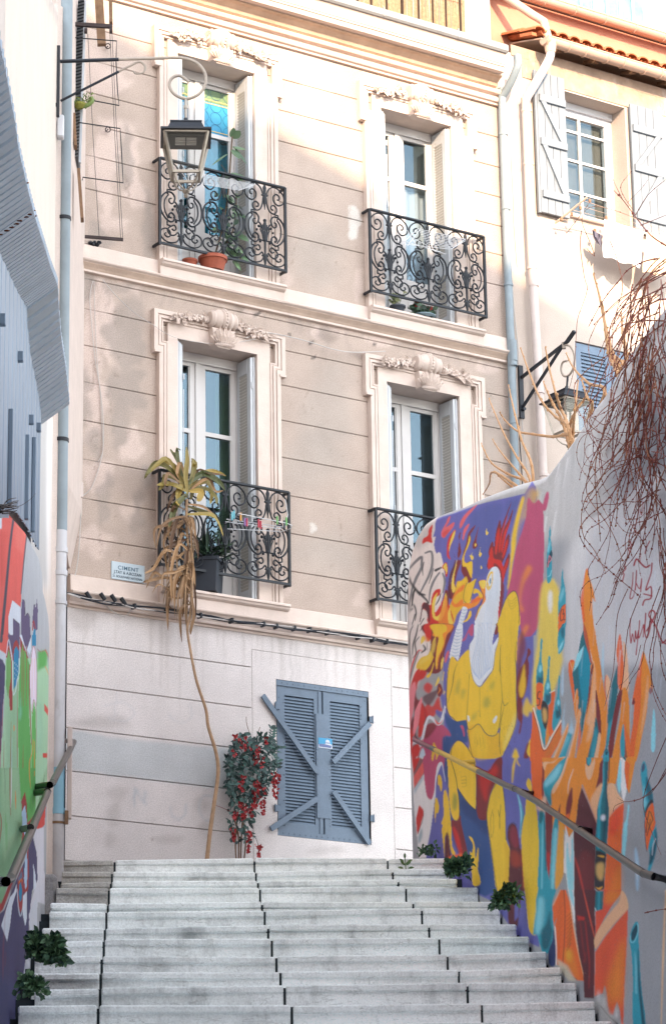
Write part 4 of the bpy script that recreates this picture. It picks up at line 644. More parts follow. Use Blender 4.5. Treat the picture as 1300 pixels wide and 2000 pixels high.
    P('c', C(205, 205, 215, K), [(460, 780), (560, 750), (560, 1300), (590, 1400), (620, 1450), (620, 1750), (480, 1700), (470, 2000), (370, 1980), (395, 1700), (460, 1480), (480, 1420), (470, 1080), (430, 880)])
    P('c', mar, [(330, 1150), (360, 1000), (372, 1280), (360, 1550), (330, 1600), (300, 1560), (305, 1400)], .4); P('c', ltb, [(325, 1100), (345, 1060), (352, 1300), (345, 1500), (325, 1545), (308, 1400)], .4)
    P('c', mar, [(225, 1400), (290, 1250), (300, 1400), (300, 1600), (290, 1780), (262, 1840), (240, 1750), (225, 1560)], .3); P('c', blu, [(250, 1480), (270, 1450), (288, 1560), (275, 1680), (255, 1700), (240, 1600)], .3); L('c', ora, 9, [(245, 1460), (270, 1410), (285, 1440)], .3); P('c', C(70, 120, 150, K), [(230, 1400), (280, 1300), (290, 1390), (240, 1440)], .6, .8)
    P('c', wht, [(215, 1470), (180, 1580), (130, 1640), (80, 1800), (20, 2000), (95, 2200), (130, 2000), (160, 1740), (215, 1560)], .4); L('c', wht, 9, [(222, 1540), (235, 1750), (262, 1880), (290, 1780), (300, 1620)], .3); P('c', wht, [(300, 1620), (345, 1560), (345, 1900), (325, 2010), (290, 1850)], .3)
    P('c', C(60, 50, 80, K), [(150, 1480), (210, 1400), (170, 1560), (130, 1640), (140, 1520)], 1, .7); P('c', wht, [(425, 1220), (450, 1330), (465, 1500), (430, 1560)], .4)
    for x, y0, y1 in ((40, 60, 560), (60, 300, 1100), (35, 1600, 1660)): pass
    L('d', C(140, 60, 70, K), [6, 4, 10, 4], [(72, 150), (60, 400), (45, 700), (40, 1100)], 1, .8); L('d', C(110, 45, 60, K), [4, 10, 4], [(75, 700), (70, 850), (60, 900)], 1, .7)
    P('d', C(200, 205, 215, K), [(335, 750), (385, 840), (380, 1060), (330, 1060), (300, 1010)], .5); P('d', C(200, 205, 215, K), [(370, 230), (475, 0), (475, 420), (390, 520)], .4); P('d', C(195, 200, 210, K), [(215, 1230), (250, 1290), (215, 1600), (195, 1600)], .4)
    P('d', C(60, 66, 110, K), [(-60, 1000), (280, 1100), (200, 1700), (-60, 1700)], 6, .6)
# ================================================================ materials
Mwall = mat('facade_render', (.5, .45, .4), .9, var=.09, vs=2.2, bump=.5, bs=170, attr='paint', fine=.17)
Mstone = mat('stone_trim', C(236, 217, 205), .85, var=.07, vs=5, bump=.25, bs=70, grime=C(205, 180, 165), gs=2.5, gamt=.45)
Mcorn = mat('cornice_stone', C(238, 215, 200), .8, var=.06, vs=3, bump=.15, bs=50, grime=C(215, 180, 155), gs=2, gamt=.4)
Mcove2 = mat('course_cove_shade', C(208, 184, 166), .85, var=.15, vs=4, bump=.3, bs=50)  # browner than the trim: shade of the string course cove put into the colour
Mcove = mat('cornice_cove_shade', C(224, 190, 162), .85, var=.18, vs=4, bump=.3, bs=50)  # shade under the cornice painted as a browner tone of its stone
Mshut = mat('white_shutter_paint', C(218, 222, 226), .55, var=.04, vs=6, bump=.08, bs=30, grime=C(180, 180, 182), gs=5, gamt=.35)
Mfrm = mat('window_frame_paint', C(226, 222, 220), .5, var=.03, vs=6, bump=.05)
Mslat = mat('shutter_slat_paint', C(214, 210, 202), .6, var=.05, vs=8, bump=.05)
Mrail = mat('black_iron', (.008, .011, .016), .45, .0, var=.3, vs=20, bump=.2, bs=120, spec=.3)
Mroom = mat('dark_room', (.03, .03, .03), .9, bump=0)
Mglass = glassmat('window_glass', (.20, .27, .31), .24)
Mflue = mat('blue_shutter_paint', C(118, 136, 155), .6, var=.07, vs=8, bump=.15, bs=90, grime=C(95, 110, 125), gs=4, gamt=.4, fine=.05)
Mpipeb = mat('grey_blue_pipe', C(150, 164, 172), .55, var=.1, vs=5, bump=.1, grime=C(110, 120, 125), gs=3, gamt=.5)
Mpipec = mat('cream_pipe', C(226, 210, 203), .55, var=.06, vs=5, bump=.08)
Mzinc = mat('zinc_gutter', C(165, 166, 166), .5, .1, var=.1, vs=5, bump=.1)
Mterra = mat('terracotta', C(175, 95, 72), .8, var=.18, vs=14, bump=.2, bs=80)
Mblackp = mat('black_plastic', C(55, 62, 72), .45, var=.05, bump=0)
Mwire = mat('white_wire', C(225, 228, 232), .4, bump=0, var=.03)
Mcable = mat('black_cable', C(38, 42, 50), .6, bump=.05, var=.1)
Mcablw = mat('white_cable', C(212, 206, 202), .6, bump=.0, var=.05)
Mwood = mat('weathered_wood', C(150, 118, 92), .85, var=.25, vs=12, bump=.3, bs=60)
# ================================================================ the setting
g = MB(); g.add([(-400, -400, 0), (400, -400, 0), (400, 500, 0), (-400, 500, 0)], [(0, 1, 2, 3)])
Mground = mat('asphalt_ground', (.09, .09, .09), .95, var=.2, vs=2, bump=.2)
g.build('ground', Mground, frame=WM, kind='structure', base=(0, 0, 0))
Mstep = mat('step_limestone', C(212, 216, 216, .72), .8, var=.13, vs=2.2, bump=.5, bs=38, grime=C(125, 132, 138), gs=2.0, gamt=.6, fine=.10, bdist=.012)
Mstepd = mat('step_concrete', C(172, 170, 166, .95), .9, var=.18, vs=5, bump=.5, bs=60, fine=.16)
Mgap = mat('joint_mortar', C(58, 66, 72), .95, var=.2, bump=.2)
g = MB(); g.box(-30, 40, .03, 60, .004, 5.66)
g.build('upper_street', mat('street_paving', C(170, 172, 175), .9, var=.15, bump=.3), frame=SM, kind='structure', base=(0, 0, 0))
# ================================================================ apartment building (facade frame: u right, y inwards, z up)
UR_ = 5.43
apt = thing('apartment_building', 'beige rendered apartment building with four carved white window surrounds and wrought iron balconies', 'building', (2.7, 0, 5.66))
DX = 2.575
WIN = {'LL': (0., 11.71, 9.07, 9.27, 10.25, 11.97), 'LR': (DX, 11.71, 9.07, 9.27, 10.25, 11.97),
       'UL': (0.015, 14.87, 12.50, 12.65, 13.59, 15.115), 'UR': (DX, 14.87, 12.50, 12.65, 13.59, 15.115)}
OP0, OP1 = 1.215, 2.165      # opening
SH0, SH1, SZ0, SZ1 = 2.375, 3.495, 6.735, 8.315   # ground shutter
# facade colours
cf = Canvas(-60, -120, 1100, 1760, C(200, 181, 168))
GR = [9.46, 9.86, 10.26, 10.66, 11.06, 11.445, 11.83, 12.15, 13.12, 13.485, 13.83, 14.18, 14.54, 14.905, 15.27]
GG = [8.40, 7.985, 7.56, 7.145, 6.718, 6.29]
pk = C(228, 206, 195); pk2 = C(214, 196, 185); gr = C(176, 163, 154); dk = C(138, 126, 118)
def blobs(c, lst, blur=7, al=.8):
    blur *= .55
    for x, y, rx, ry in lst:
        cf.poly([(x+rx*math.cos(t)*(1+.25*math.sin(3*t+x)), y+ry*math.sin(t)*(1+.22*math.cos(2*t+y))) for t in np.linspace(0, 6.1, 22)], c, blur, al)
# left column, plaster repairs
cf.poly([(165, 0), (300, 0), (290, 120), (215, 160), (165, 200)], C(220, 200, 188), 8, .8)
blobs(pk, [(205, 330, 26, 90), (235, 250, 30, 20), (190, 600, 30, 60), (255, 545, 22, 30), (180, 700, 22, 80), (185, 800, 22, 60), (258, 870, 20, 28), (192, 930, 30, 40), (215, 640, 12, 90), (185, 1060, 30, 30), (262, 330, 12, 60), (270, 375, 22, 26), (175, 130, 30, 45), (262, 1000, 20, 22), (215, 160, 40, 25), (230, 440, 30, 12)])
blobs(gr, [(245, 300, 16, 60), (190, 470, 20, 40), (165, 780, 10, 70), (235, 830, 14, 60), (205, 975, 14, 55), (270, 1000, 10, 50), (290, 930, 12, 30), (165, 560, 10, 40), (235, 560, 30, 10), (290, 450, 12, 70), (185, 870, 12, 30), (250, 650, 40, 60), (250, 760, 40, 50)], 7, .75)
blobs(pk, [(350, 560, 26, 12), (440, 580, 60, 8), (500, 610, 22, 12), (560, 595, 26, 14), (620, 650, 16, 12), (680, 640, 50, 14), (765, 660, 50, 14), (880, 680, 60, 14), (950, 720, 22, 12)], 5, .7)
blobs(dk, [(470, 600, 14, 14), (640, 655, 20, 16), (700, 690, 18, 8), (930, 690, 16, 12), (330, 545, 20, 10), (180, 550, 12, 14)], 6, .5)
blobs(C(236, 228, 220), [(611, 1027, 7, 9), (692, 430, 10, 26), (690, 455, 8, 14)], 2, .9)
blobs(pk, [(555, 540, 12, 26), (700, 560, 10, 40), (706, 1165, 16, 18), (548, 1150, 12, 30), (950, 560, 30, 50), (610, 190, 40, 50), (600, 90, 60, 40)], 7, .6)
blobs(C(188, 176, 166), [(640, 800, 50, 90), (610, 900, 60, 60), (640, 1080, 60, 50), (620, 500, 50, 60), (950, 850, 25, 120)], 25, .6)
# ground storey, off white render
def zpx(u, z):
    P = towl(FMn, [[u, 0, z]]); a, b = projv(P); return (a[0], b[0])
cf.poly([zpx(-.6, 8.86), zpx(9, 8.86), zpx(9, 3), zpx(-.6, 3)], C(240, 232, 229), 1)
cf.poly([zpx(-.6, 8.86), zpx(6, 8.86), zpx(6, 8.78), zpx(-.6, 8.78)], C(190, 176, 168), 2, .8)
cf.poly([(100, 1428), (160, 1427), (210, 1440), (300, 1450), (440, 1462), (438, 1542), (300, 1524), (135, 1504), (100, 1500)], C(212, 216, 218), 2, .9)
cf.poly([(430, 1460), (485, 1466), (485, 1538), (430, 1540)], C(205, 210, 212), 3, .8)
blobs(C(205, 196, 192), [(225, 1590, 14, 30), (215, 1640, 10, 22), (390, 1570, 14, 18), (400, 1620, 12, 16), (330, 1640, 30, 10), (230, 1550, 20, 14), (200, 1410, 60, 10), (160, 1210, 30, 20), (450, 1230, 80, 10), (690, 1250, 60, 10), (640, 1660, 40, 8)], 8, .6)
cf.line([(262, 1540), (262, 1575), (266, 1542), (284, 1572), (284, 1545)], 3, C(200, 206, 214), 1.5, .8, 0)
cf.line([(334, 1575), (336, 1592), (352, 1600), (364, 1590), (362, 1570)], 3, C(203, 208, 214), 1.5, .8)
cf.line([(412, 1555), (395, 1556), (388, 1580), (400, 1602), (410, 1604)], 3, C(203, 208, 214), 1.5, .8)
cf.line([(228, 1350), (225, 1400)], 2, C(214, 214, 218), 1.5, .6, 0)
cf.line([(205, 1380), (240, 1372), (262, 1392), (240, 1410), (212, 1400)], 3, C(216, 215, 218), 1.5, .6)
cf.line([(330, 1395), (352, 1412), (376, 1398), (372, 1376)], 3, C(216, 215, 218), 1.5, .6)
rs = random.Random(17)
def streaks(x0, x1, z, n, lo, hi, cc, al):
    for i in range(n):
        u_ = rs.uniform(x0, x1); h_ = rs.uniform(lo, hi); a_, b_ = zpx(u_, z), zpx(u_+rs.uniform(-.01, .01), z-h_); cf.line([a_, b_], [rs.uniform(2, 6), rs.uniform(.5, 2)], cc, 1.2, al*rs.uniform(.4, 1), 0)
streaks(0, 5.4, 12.2, 60, .08, .5, C(172, 158, 150), .5); streaks(0, 5.4, 8.75, 50, .1, .8, C(205, 195, 190), .6); streaks(.9, 2.5, 8.75, 16, .2, 1.2, C(196, 186, 180), .5)
streaks(0, 5.4, 15.3, 40, .1, .5, C(222, 200, 185), .5); streaks(2.4, 3.4, 8.75, 10, .2, .9, C(190, 184, 180), .5)
def crack(x, y, n, st=9, hor=False, cc=C(140, 122, 112), al=.6):
    P_c = [(x, y)]
    for i in range(n): x += (st if hor else rs.uniform(-4, 4)); y += (rs.uniform(-4, 4) if hor else st); P_c.append((x, y))
    cf.line(P_c, 1.3, cc, .4, al, 0)
for x, y, n in ((188, 700, 10), (205, 770, 8), (225, 600, 6), (246, 330, 6), (238, 1075, 5), (200, 1020, 7), (600, 760, 6), (660, 1010, 7), (572, 480, 5), (960, 760, 8), (300, 1600, 5), (190, 840, 9)): crack(x, y, n)
for i in range(260): x, y = rs.uniform(140, 990), rs.uniform(150, 1160); cf.line([(x, y), (x+1, y+1)], rs.uniform(1.2, 2.6), C(150, 132, 122), .4, rs.uniform(.2, .6), 0)
for x, y in ((612, 700), (560, 655), (602, 668), (505, 612), (355, 556), (905, 690), (1020, 700), (282, 544), (735, 668)): cf.poly([(x-3, y-4), (x+4, y-2), (x+2, y+5), (x-3, y+3)], C(70, 66, 66), .8, .85)
# facade grid
def lines(a, b, step, extra):
    v = list(np.arange(a, b, step))+[b]
    v = [x for x in v if all(abs(x-e) > .011 for e in extra)]+list(extra)
    return sorted(set(round(x, 4) for x in v if a-1e-6 <= x <= b+1e-6))
ux = []; 
for o in (0, DX): ux += [OP0+o, OP1+o]
ux += [SH0, SH1, 2.083, 2.09, 2.097, 3.773, 3.78, 3.787, UR_, 0.]
zx = []
for gz in GR+GG: zx += [gz-.009, gz, gz+.009]
for k in WIN.values(): zx += [k[1], k[2]]
zx += [SZ0, SZ1, 8.575, 8.582, 8.589]
ul = lines(0., UR_, .022, ux); zl = lines(5.6, 15.75, .022, zx)
def gdepth(u, z):
    for gz in GR:
        if abs(z-gz) < 1e-3: return -.010 if not (u < .42 and math.sin(gz*7)*.3+.28 > u) else -.003
    if z < 8.6:
        if abs(u-2.09) < 1e-3 and z < 8.585: return -.006
        if abs(u-3.78) < 1e-3 and z < 8.585: return -.006
        if abs(z-8.582) < 1e-3 and 2.085 < u < 3.785: return -.006
        for gz in GG:
            if abs(z-gz) < 1e-3 and (u < 2.07 or u > 3.8): return -.014
    return 0.
def inhole(u, z):
    for k in WIN.values():
        if OP0+k[0] < u < OP1+k[0] and k[2] < z < k[1]: return True
    return SH0 < u < SH1 and SZ0 < z < SZ1
# window UL has a 15 mm offset: snap it to the grid
WIN['UL'] = (0.,)+WIN['UL'][1:]
g = MB(); nz = len(zl)
for u in ul:
    for z in zl: g.v.append((u, -gdepth(u, z), z))
for i in range(len(ul)-1):
    for j in range(nz-1):
        if inhole((ul[i]+ul[i+1])/2, (zl[j]+zl[j+1])/2): continue
        g.f.append((i*nz+j, (i+1)*nz+j, (i+1)*nz+j+1, i*nz+j+1)); g.mi.append(0)
V = np.array(g.v); px, py = projv(towl(FMn, V))
wx = (vnoise(V[:, 0], V[:, 2], .12, 1)-.5)*16+(vnoise(V[:, 0], V[:, 2], .05, 2)-.5)*8; wy = (vnoise(V[:, 0], V[:, 2], .12, 3)-.5)*16
below = V[:, 2] < 8.9
colr = cf.sample(px+np.where(below, wx*.3, wx), py+np.where(below, wy*.2, wy))
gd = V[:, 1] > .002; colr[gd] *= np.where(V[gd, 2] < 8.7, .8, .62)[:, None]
g.build('wall', Mwall, apt, colors=colr, recalc=False)
# building body behind (closes the volume)
g = MB()
g.box(0.0, UR_-.01, .45, 9, 5.0, 15.78); g.build('rear_volume', Mroom, apt)
g = MB(); g.box(-.05, UR_, -.05, 9.05, 15.79, 15.86); g.build('roof_terrace', Mzinc, apt)
# cornice
zc = lambda px_, py_, o: FU(px_, py_, o)[2]
g = MB()
g.sweep([(-.02, 15.28), (.03, 15.28), (.03, 15.30), (.06, 15.31), (.075, 15.335), (.06, 15.36), (.05, 15.365), (.05, 15.385), (.1, 15.39), (.12, 15.42), (.1, 15.44), (-.02, 15.44)], -.02, UR_+.02)
g.sweep([(-.02, 15.565), (.30, 15.545), (.315, 15.55), (.32, 15.60), (.335, 15.605), (.335, 15.625), (.345, 15.63), (.345, 15.735), (.36, 15.75), (-.02, 15.75)], -.02, FU(987, 150, .34)[0])
g.build('cornice', Mcorn, apt)
g = MB()
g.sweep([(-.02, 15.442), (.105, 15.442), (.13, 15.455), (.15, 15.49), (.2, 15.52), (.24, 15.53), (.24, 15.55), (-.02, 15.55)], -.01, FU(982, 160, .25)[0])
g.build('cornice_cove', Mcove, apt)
g = MB(); g.sweep([(-.02, 15.755), (.38, 15.755), (.4, 15.775), (.4, 15.84), (.385, 15.855), (.3, 15.87), (-.02, 15.90)], -.02, FU(994, 135, .4)[0])
for u in (.8, 2.2, 3.6, 4.6): g.box(u, u+.012, -.405, -.3, 15.76, 15.87)
g.build('eaves_gutter', Mzinc, apt)
# string courses
for zt, hh in ((12.50, 0), (9.06, 1)):
    g = MB(); g.sweep([(-.01, zt+.01), (.02, zt+.01), (.055, zt-.01), (.065, zt-.16), (-.01, zt-.16)], 0., UR_+.02)
    g.sweep([(-.01, zt-.162), (.10, zt-.162), (.11, zt-.172), (.105, zt-.185), (.08, zt-.20), (.05, zt-.235), (.035, zt-.26), (.04, zt-.27), (.04, zt-.285), (.02, zt-.29), (-.01, zt-.29)], 0., UR_+.05)
    g.build('string_course', Mstone, apt)
    if hh == 0:
        g = MB(); g.sweep([(.082, zt-.205), (.052, zt-.238), (.037, zt-.262), (.034, zt-.255), (.048, zt-.232), (.078, zt-.198)], 0.01, UR_+.04); g.build('string_course_shade', Mcove2, apt)  # thin darker strip laid in the cove as painted shade
g = MB(); g.sweep([(-.01, 8.768), (.012, 8.768), (.015, 8.755), (.012, 8.745), (-.01, 8.745)], 0., UR_); g.build('wall_ledge', Mstone, apt)
# ---------------------------------------------------------------- surrounds, casements, shutters, railings
def strip(g, path, a, b, h, y0=0.):
    """rectilinear outline (u,z) left foot -> over -> right foot; strip between insets a and b, raised h"""
    def off(d):
        out = []; n = len(path)
        for i, (u, z) in enumerate(path):
            du = dz = 0
            for (p, q) in ((i-1, i), (i, i+1)):
                if p < 0 or q >= n: continue
                x1, z1 = path[p]; x2, z2 = path[q]
                if abs(x1-x2) < 1e-6: du = d if z2 > z1 else -d
                else: dz = -d if x2 > x1 else d
            out.append((u+du, z+dz))
        return out
    A, B = off(a), off(b)
    for i in range(len(path)-1):
        q = [A[i], A[i+1], B[i+1], B[i]]
        g.poly([(u, -y0, z) for u, z in q], (0, -h, 0))
def surround(dx, zt, zo, zb):
    F0, F1, E = .985, 2.435, .06
    p = [(F0, zb), (F0, zt-.44), (F0-E, zt-.44), (F0-E, zt), (F1+E, zt), (F1+E, zt-.44), (F1, zt-.44), (F1, zb)]
    p = [(u+dx, z) for u, z in p]
    g = MB()
    strip(g, p, 0, .045, .062); strip(g, p, .045, .06, .046); strip(g, p, .06, .085, .055); strip(g, p, .085, .10, .038); strip(g, p, .10, .115, .046)
    # flat inner fascia
    q0, q1 = OP0+dx, OP1+dx
    g.poly([(p[0][0]+.114, 0, zb), (p[0][0]+.114, 0, zt-.114), (q0, 0, zt-.114), (q0, 0, zb)], (0, -.034, 0))
    g.poly([(q1, 0, zb), (q1, 0, zt-.114), (p[-1][0]-.114, 0, zt-.114), (p[-1][0]-.114, 0, zb)], (0, -.034, 0))
    g.poly([(q0, 0, zo), (q0, 0, zt-.114), (q1, 0, zt-.114), (q1, 0, zo)], (0, -.034, 0))
    # small bottom returns of the ears
    for s in (-1, 1):
        x = F0-E+dx if s < 0 else F1+E+dx-.075
        g.box(x, x+.075, -.075, 0, zt-.465, zt-.441)
    o = g.build('window_surround', Mstone, apt)
    # keystone scroll with tongue and leaves
    c = 1.71+dx; k = MB(); zc_ = zt-.03
    prof = [(.0, -.155), (.075, -.155), (.1, -.13), (.085, -.105), (.105, -.08), (.118, -.055), (.1, -.035), (.122, -.02), (.122, .02), (.1, .035), (.118, .055), (.105, .08), (.085, .105), (.1, .13), (.075, .155), (.0, .155)]
    k.lathe([(r*.95, h) for r, h in prof], (c, -.085, zc_+.03), 18, 0)
    for i in range(11):
        a = -1.2+i*.27; k.blob((c, -.085-.118*math.cos(a), zc_+.03+.118*math.sin(a)), .014, 6, 4)
    zt2 = zc_-.07; zb2 = zo-.045
    k.poly([(c-.135, -.02, zt2), (c+.135, -.02, zt2), (c+.115, -.02, zb2+.03), (c+.07, -.02, zb2), (c-.07, -.02, zb2), (c-.115, -.02, zb2+.03)], (0, -.10, 0))
    for i in range(9):
        a = (i-4)*.26; L = .19-.02*abs(i-4)
        k.leaf((c+.02*(i-4), -.125, zb2+.05), (math.sin(a), -.15, math.cos(a)), L, .05, (0, -1, 0), 0, 4, .9)
        k.leaf((c+.022*(i-4), -.112, zb2+.06), (math.sin(a*1.2)*.5, -.5, -1), .06, .05, (0, -1, 0), 0, 3, .8)
    for i in range(5): k.blob((c+(i-2)*.038, -.12, zt2-.055-.012*(2-abs(i-2))), (.026, .03, .04), 7, 5)
    k.build('keystone', Mstone, o, smooth=True)
    # garlands
    for s in (-1, 1):
        k = MB(); rg = random.Random(int(dx*100)+s+int(zt*10))
        for i in range(26):
            t = rg.random(); u = c+s*(.17+.42*t); z = zt-.02-.06*t+rg.uniform(-.035, .045)*(1-.4*t)
            a = rg.uniform(-2.6, 2.6)
            k.leaf((u, -.06-rg.random()*.035, z), (s*.9*math.cos(a)+.3*s, -.5, math.sin(a)), rg.uniform(.06, .1), rg.uniform(.035, .05), (0, -1, 0), 0, 3, .9)
        for i in range(5):
            t = (i+.5)/5; k.blob((c+s*(.2+.36*t), -.085+.02*t, zt-.012-.05*t+rg.uniform(-.015, .015)), rg.uniform(.026, .042)*(1.1-.4*t), 8, 6, .1)
            for j in range(5):
                a = j*1.256; k.blob((c+s*(.2+.36*t)+.03*math.cos(a), -.095, zt-.012-.05*t+.03*math.sin(a)), .016, 6, 4)
        k.build('garland', Mstone, o, smooth=True)
    return o
Mcurt = {'UL': mat('turquoise_curtain', C(60, 180, 205), .8, var=.08, bump=0), 'UR': mat('white_curtain', C(232, 234, 240), .8, var=.05, bump=0),
         'LL': mat('green_curtain', C(88, 120, 70), .8, var=.15, bump=0), 'LR': mat('grey_curtain', C(70, 75, 72), .8, bump=0)}
Mstain = None
def casement(key):
    dx, zo, zb = WIN[key][:3]; zh = zo-.02; y0 = .29
    F = MB(); L, Rr = OP0+dx, OP1+dx
    # outer frame, head board
    F.box(L, Rr, y0-.02, y0+.07, zh-.06, zo+.0-.002); F.box(L, L+.05, y0-.018, y0+.07, zb, zh-.06); F.box(Rr-.07, Rr, y0-.018, y0+.07, zb, zh-.06)
    F.box(L+.05, Rr-.07, y0-.03, y0-.018, zh-.085, zh-.062)
    zt = {'LL': 10.87, 'LR': 10.87, 'UL': 14.2, 'UR': 14.215}[key]; zp = zb+.55
    leaves = [(L+.05, 1.64+dx-.004), (1.64+dx+.004, Rr-.07)]; zT = zh-.07; panes = []
    for i, (a, b) in enumerate(leaves):
        st, me = (.045, .085) if i == 0 else (.085, .045)
        F.box(a, a+st, y0-.006, y0+.045, zb+.02, zT); F.box(b-me, b, y0-.006, y0+.045, zb+.02, zT)
        F.box(a+st, b-me, y0-.004, y0+.043, zT-.055, zT); F.box(a+st, b-me, y0-.004, y0+.043, zt-.025, zt+.02)
        F.box(a+st, b-me, y0-.004, y0+.043, zp-.04, zp+.02); F.box(a+st, b-me, y0+.006, y0+.043, zb+.02, zp-.04)
        F.box(a+st+.03, b-me-.03, y0-.002, y0+.006, zb+.12, zp-.1); F.box(a+st, b-me, y0-.005, y0+.006, zb+.02, zb+.09)
        # bead round the glass
        for (z0, z1) in ((zt+.02, zT-.055), (zp+.02, zt-.025)):
            F.box(a+st, a+st+.012, y0+.002, y0+.03, z0, z1); F.box(b-me-.012, b-me, y0+.002, y0+.03, z0, z1)
            panes.append((a+st+.001, b-me-.001, z0, z1))
    F.box(1.64+dx-.03, 1.64+dx+.03, y0-.022, y0-.007, zb+.03, zT-.01)
    o = F.build('window', Mfrm, apt)
    for i, (a, b, z0, z1) in enumerate(panes):
        p = MB(); p.box(a, b, y0+.018, y0+.022, z0, z1); p.build('pane', Mglass, o)
        if key == 'UL' and i % 2 == 0:          # stained film with round rosettes
            q = MB(); q.m = 0; q.box(a+.002, b-.002, y0+.0155, y0+.017, z0, z1)
            q.m = 1; q.box(a+.002, b-.002, y0+.0145, y0+.0150, z0+.36, z1)
            q.m = 2
            cx_ = (a+b)/2; zz = z0+.04
            for zz in np.arange(z0+.05, z1, .14):
                for cx_ in (a+.0, (a+b)/2, b-.0):
                    ring = [(min(b-.004, max(a+.004, cx_+.07*math.cos(t))), y0+.0125, min(z1-.002, max(z0+.002, zz+.07*math.sin(t)))) for t in np.linspace(0, 2*math.pi, 15)]
                    q.tube(ring, .0022, 3, False)
            for zz in (z0+.34, z0+.38, z0+.03): q.m = 3; q.box(a+.002, b-.002, y0+.0105, y0+.0115, zz, zz+.009)
            q.build('stained_film', [MATS.get('film_blue') or mat('film_blue', C(60, 160, 205), .4, bump=0, var=.1), MATS.get('film_green') or mat('film_green', C(120, 150, 110), .4, bump=0, var=.1),
                                     MATS.get('film_lead') or mat('film_lead', C(30, 95, 140), .4, bump=0), MATS.get('film_yellow') or mat('film_yellow', C(225, 200, 130), .4, bump=0)], o)
    # curtain
    cu = MB()
    if key == 'UL': rr = [(L+.03, Rr-.03, zb+.5, zt-.02)]
    elif key == 'UR': rr = [(L+.03, Rr-.03, zb+.3, zt-.04)]
    elif key == 'LL': rr = [(Rr-.24, Rr-.04, zb+.3, zh)]
    else: rr = []
    for a, b, z0, z1 in rr:
        n = 60; vs = []
        for i in range(n+1):
            t = i/n; yy = y0+.10+.018*math.sin(t*n*.62)+.01*math.sin(t*n*.23+1)
            vs += [(a+(b-a)*t, yy, z0), (a+(b-a)*t, yy-.01*math.sin(t*40), (z0+z1)/2), (a+(b-a)*t, yy, z1)]
        cu.add(vs, [(3*i+k, 3*i+3+k, 3*i+4+k, 3*i+1+k) for i in range(n) for k in (0, 1)])
    if rr: cu.build('curtain', Mcurt[key], o, smooth=True)
    # room behind, reveals and soffit
    r = MB(); t = .02
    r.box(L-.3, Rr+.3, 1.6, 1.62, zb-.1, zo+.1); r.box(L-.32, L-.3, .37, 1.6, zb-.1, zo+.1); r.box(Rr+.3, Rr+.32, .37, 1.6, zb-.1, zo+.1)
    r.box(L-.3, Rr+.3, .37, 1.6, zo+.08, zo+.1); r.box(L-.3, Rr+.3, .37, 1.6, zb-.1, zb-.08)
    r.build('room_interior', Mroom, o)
    r = MB(); r.box(L-.06, L-.002, .002, .44, zb-.02, zo+.05); r.box(Rr+.002, Rr+.06, .002, .44, zb-.02, zo+.05); r.box(L-.002, Rr+.002, .002, .44, zo+.001, zo+.05); r.box(L-.002, Rr+.002, .002, .44, zb-.03, zb+.01)
    r.build('window_reveal', Mstone, o)
    return o
def louvre_slats(g, a0, a1, z0, z1, fn, pitch=.04, tilt=.012, th=.006):
    """slats between a0..a1; fn(a, depth, z) -> point"""
    z = z0
    while z < z1-.01:
        q = [fn(a0, 0, z), fn(a1, 0, z), fn(a1, tilt, z+pitch*.9), fn(a0, tilt, z+pitch*.9)]
        q2 = [fn(a0, .004, z-th), fn(a1, .004, z-th), fn(a1, tilt+.004, z+pitch*.9-th), fn(a0, tilt+.004, z+pitch*.9-th)]
        g.add(q+q2, [(0, 1, 2, 3), (4, 5, 6, 7), (0, 1, 5, 4), (2, 3, 7, 6)]); z += pitch
def shutters(key):
    dx, zo, zb = WIN[key][:3]; z0, z1 = zb+.03, zo-.02
    # right stack, folded against the right reveal
    x = OP1+dx
    lit = key
    G = MB(); G.m = 0
    G.box(x-.028, x-.003, .004, .255, z0, z1, .003)       # back leaf
    G.box(x-.031, x-.029, .06, .066, z0, z1)
    # front leaf with louvres, built from stiles and rails
    a = x-.062; b = x-.033
    G.box(a, b, .004, .07, z0, z1-.01, .003); G.box(a, b, .215, .262, z0, z1-.01, .003)
    G.box(a, b, .07, .215, z1-.17, z1-.01); G.box(a, b, .07, .215, z0, z0+.12); zmid = z0+(.85 if key[0] == 'L' else .8)
    G.box(a-.003, b, .068, .217, z0+.65 if key[0] == 'L' else z0+.6, zmid+.05)
    G.box(b-.006, b, .07, .215, z0, z1-.1)
    for zz in (z0+.3, z0+1.1, z1-.35): G.tube([(x-.045, -.004, zz), (x-.045, -.004, zz+.07)], .008, 6)
    G.m = 1
    for zz0, zz1 in ((z0+.12, (z0+.65 if key[0] == 'L' else z0+.6)), (zmid+.05, z1-.17)):
        louvre_slats(G, .07, .215, zz0, zz1, lambda q, d, z: (a+.014-d, q, z), .033, .014)
    G.build('shutter', [Mshut, Mslat], apt)
    # left stack, seen edge on
    x = OP0+dx; G = MB()
    for i in range(3):
        G.box(x+.003+i*.029, x+.027+i*.029, -.012+i*.006+(.012 if i == 2 else 0), .25, z0, z1-.01*i, .003)
    for zz in (z0+.35, z0+1.2, z1-.4): G.tube([(x+.088, -.004, zz), (x+.088, -.004, zz+.06)], .008, 6)
    G.tube([(x+.094, .01, z0+.2), (x+.094, .01, z1-.5)], .005, 5)
    G.build('shutter', Mshut, apt)
def spiral(c, r0, a0, turns, sgn, r1=.012, n=16):
    P = []; k = int(n*turns)+2
    for i in range(k):
        t = i/(k-1); r = r0+(r1-r0)*(t**.8); a = a0+sgn*turns*2*math.pi*t; P.append((c[0]+r*math.cos(a), c[1]+r*math.sin(a)))
    return P
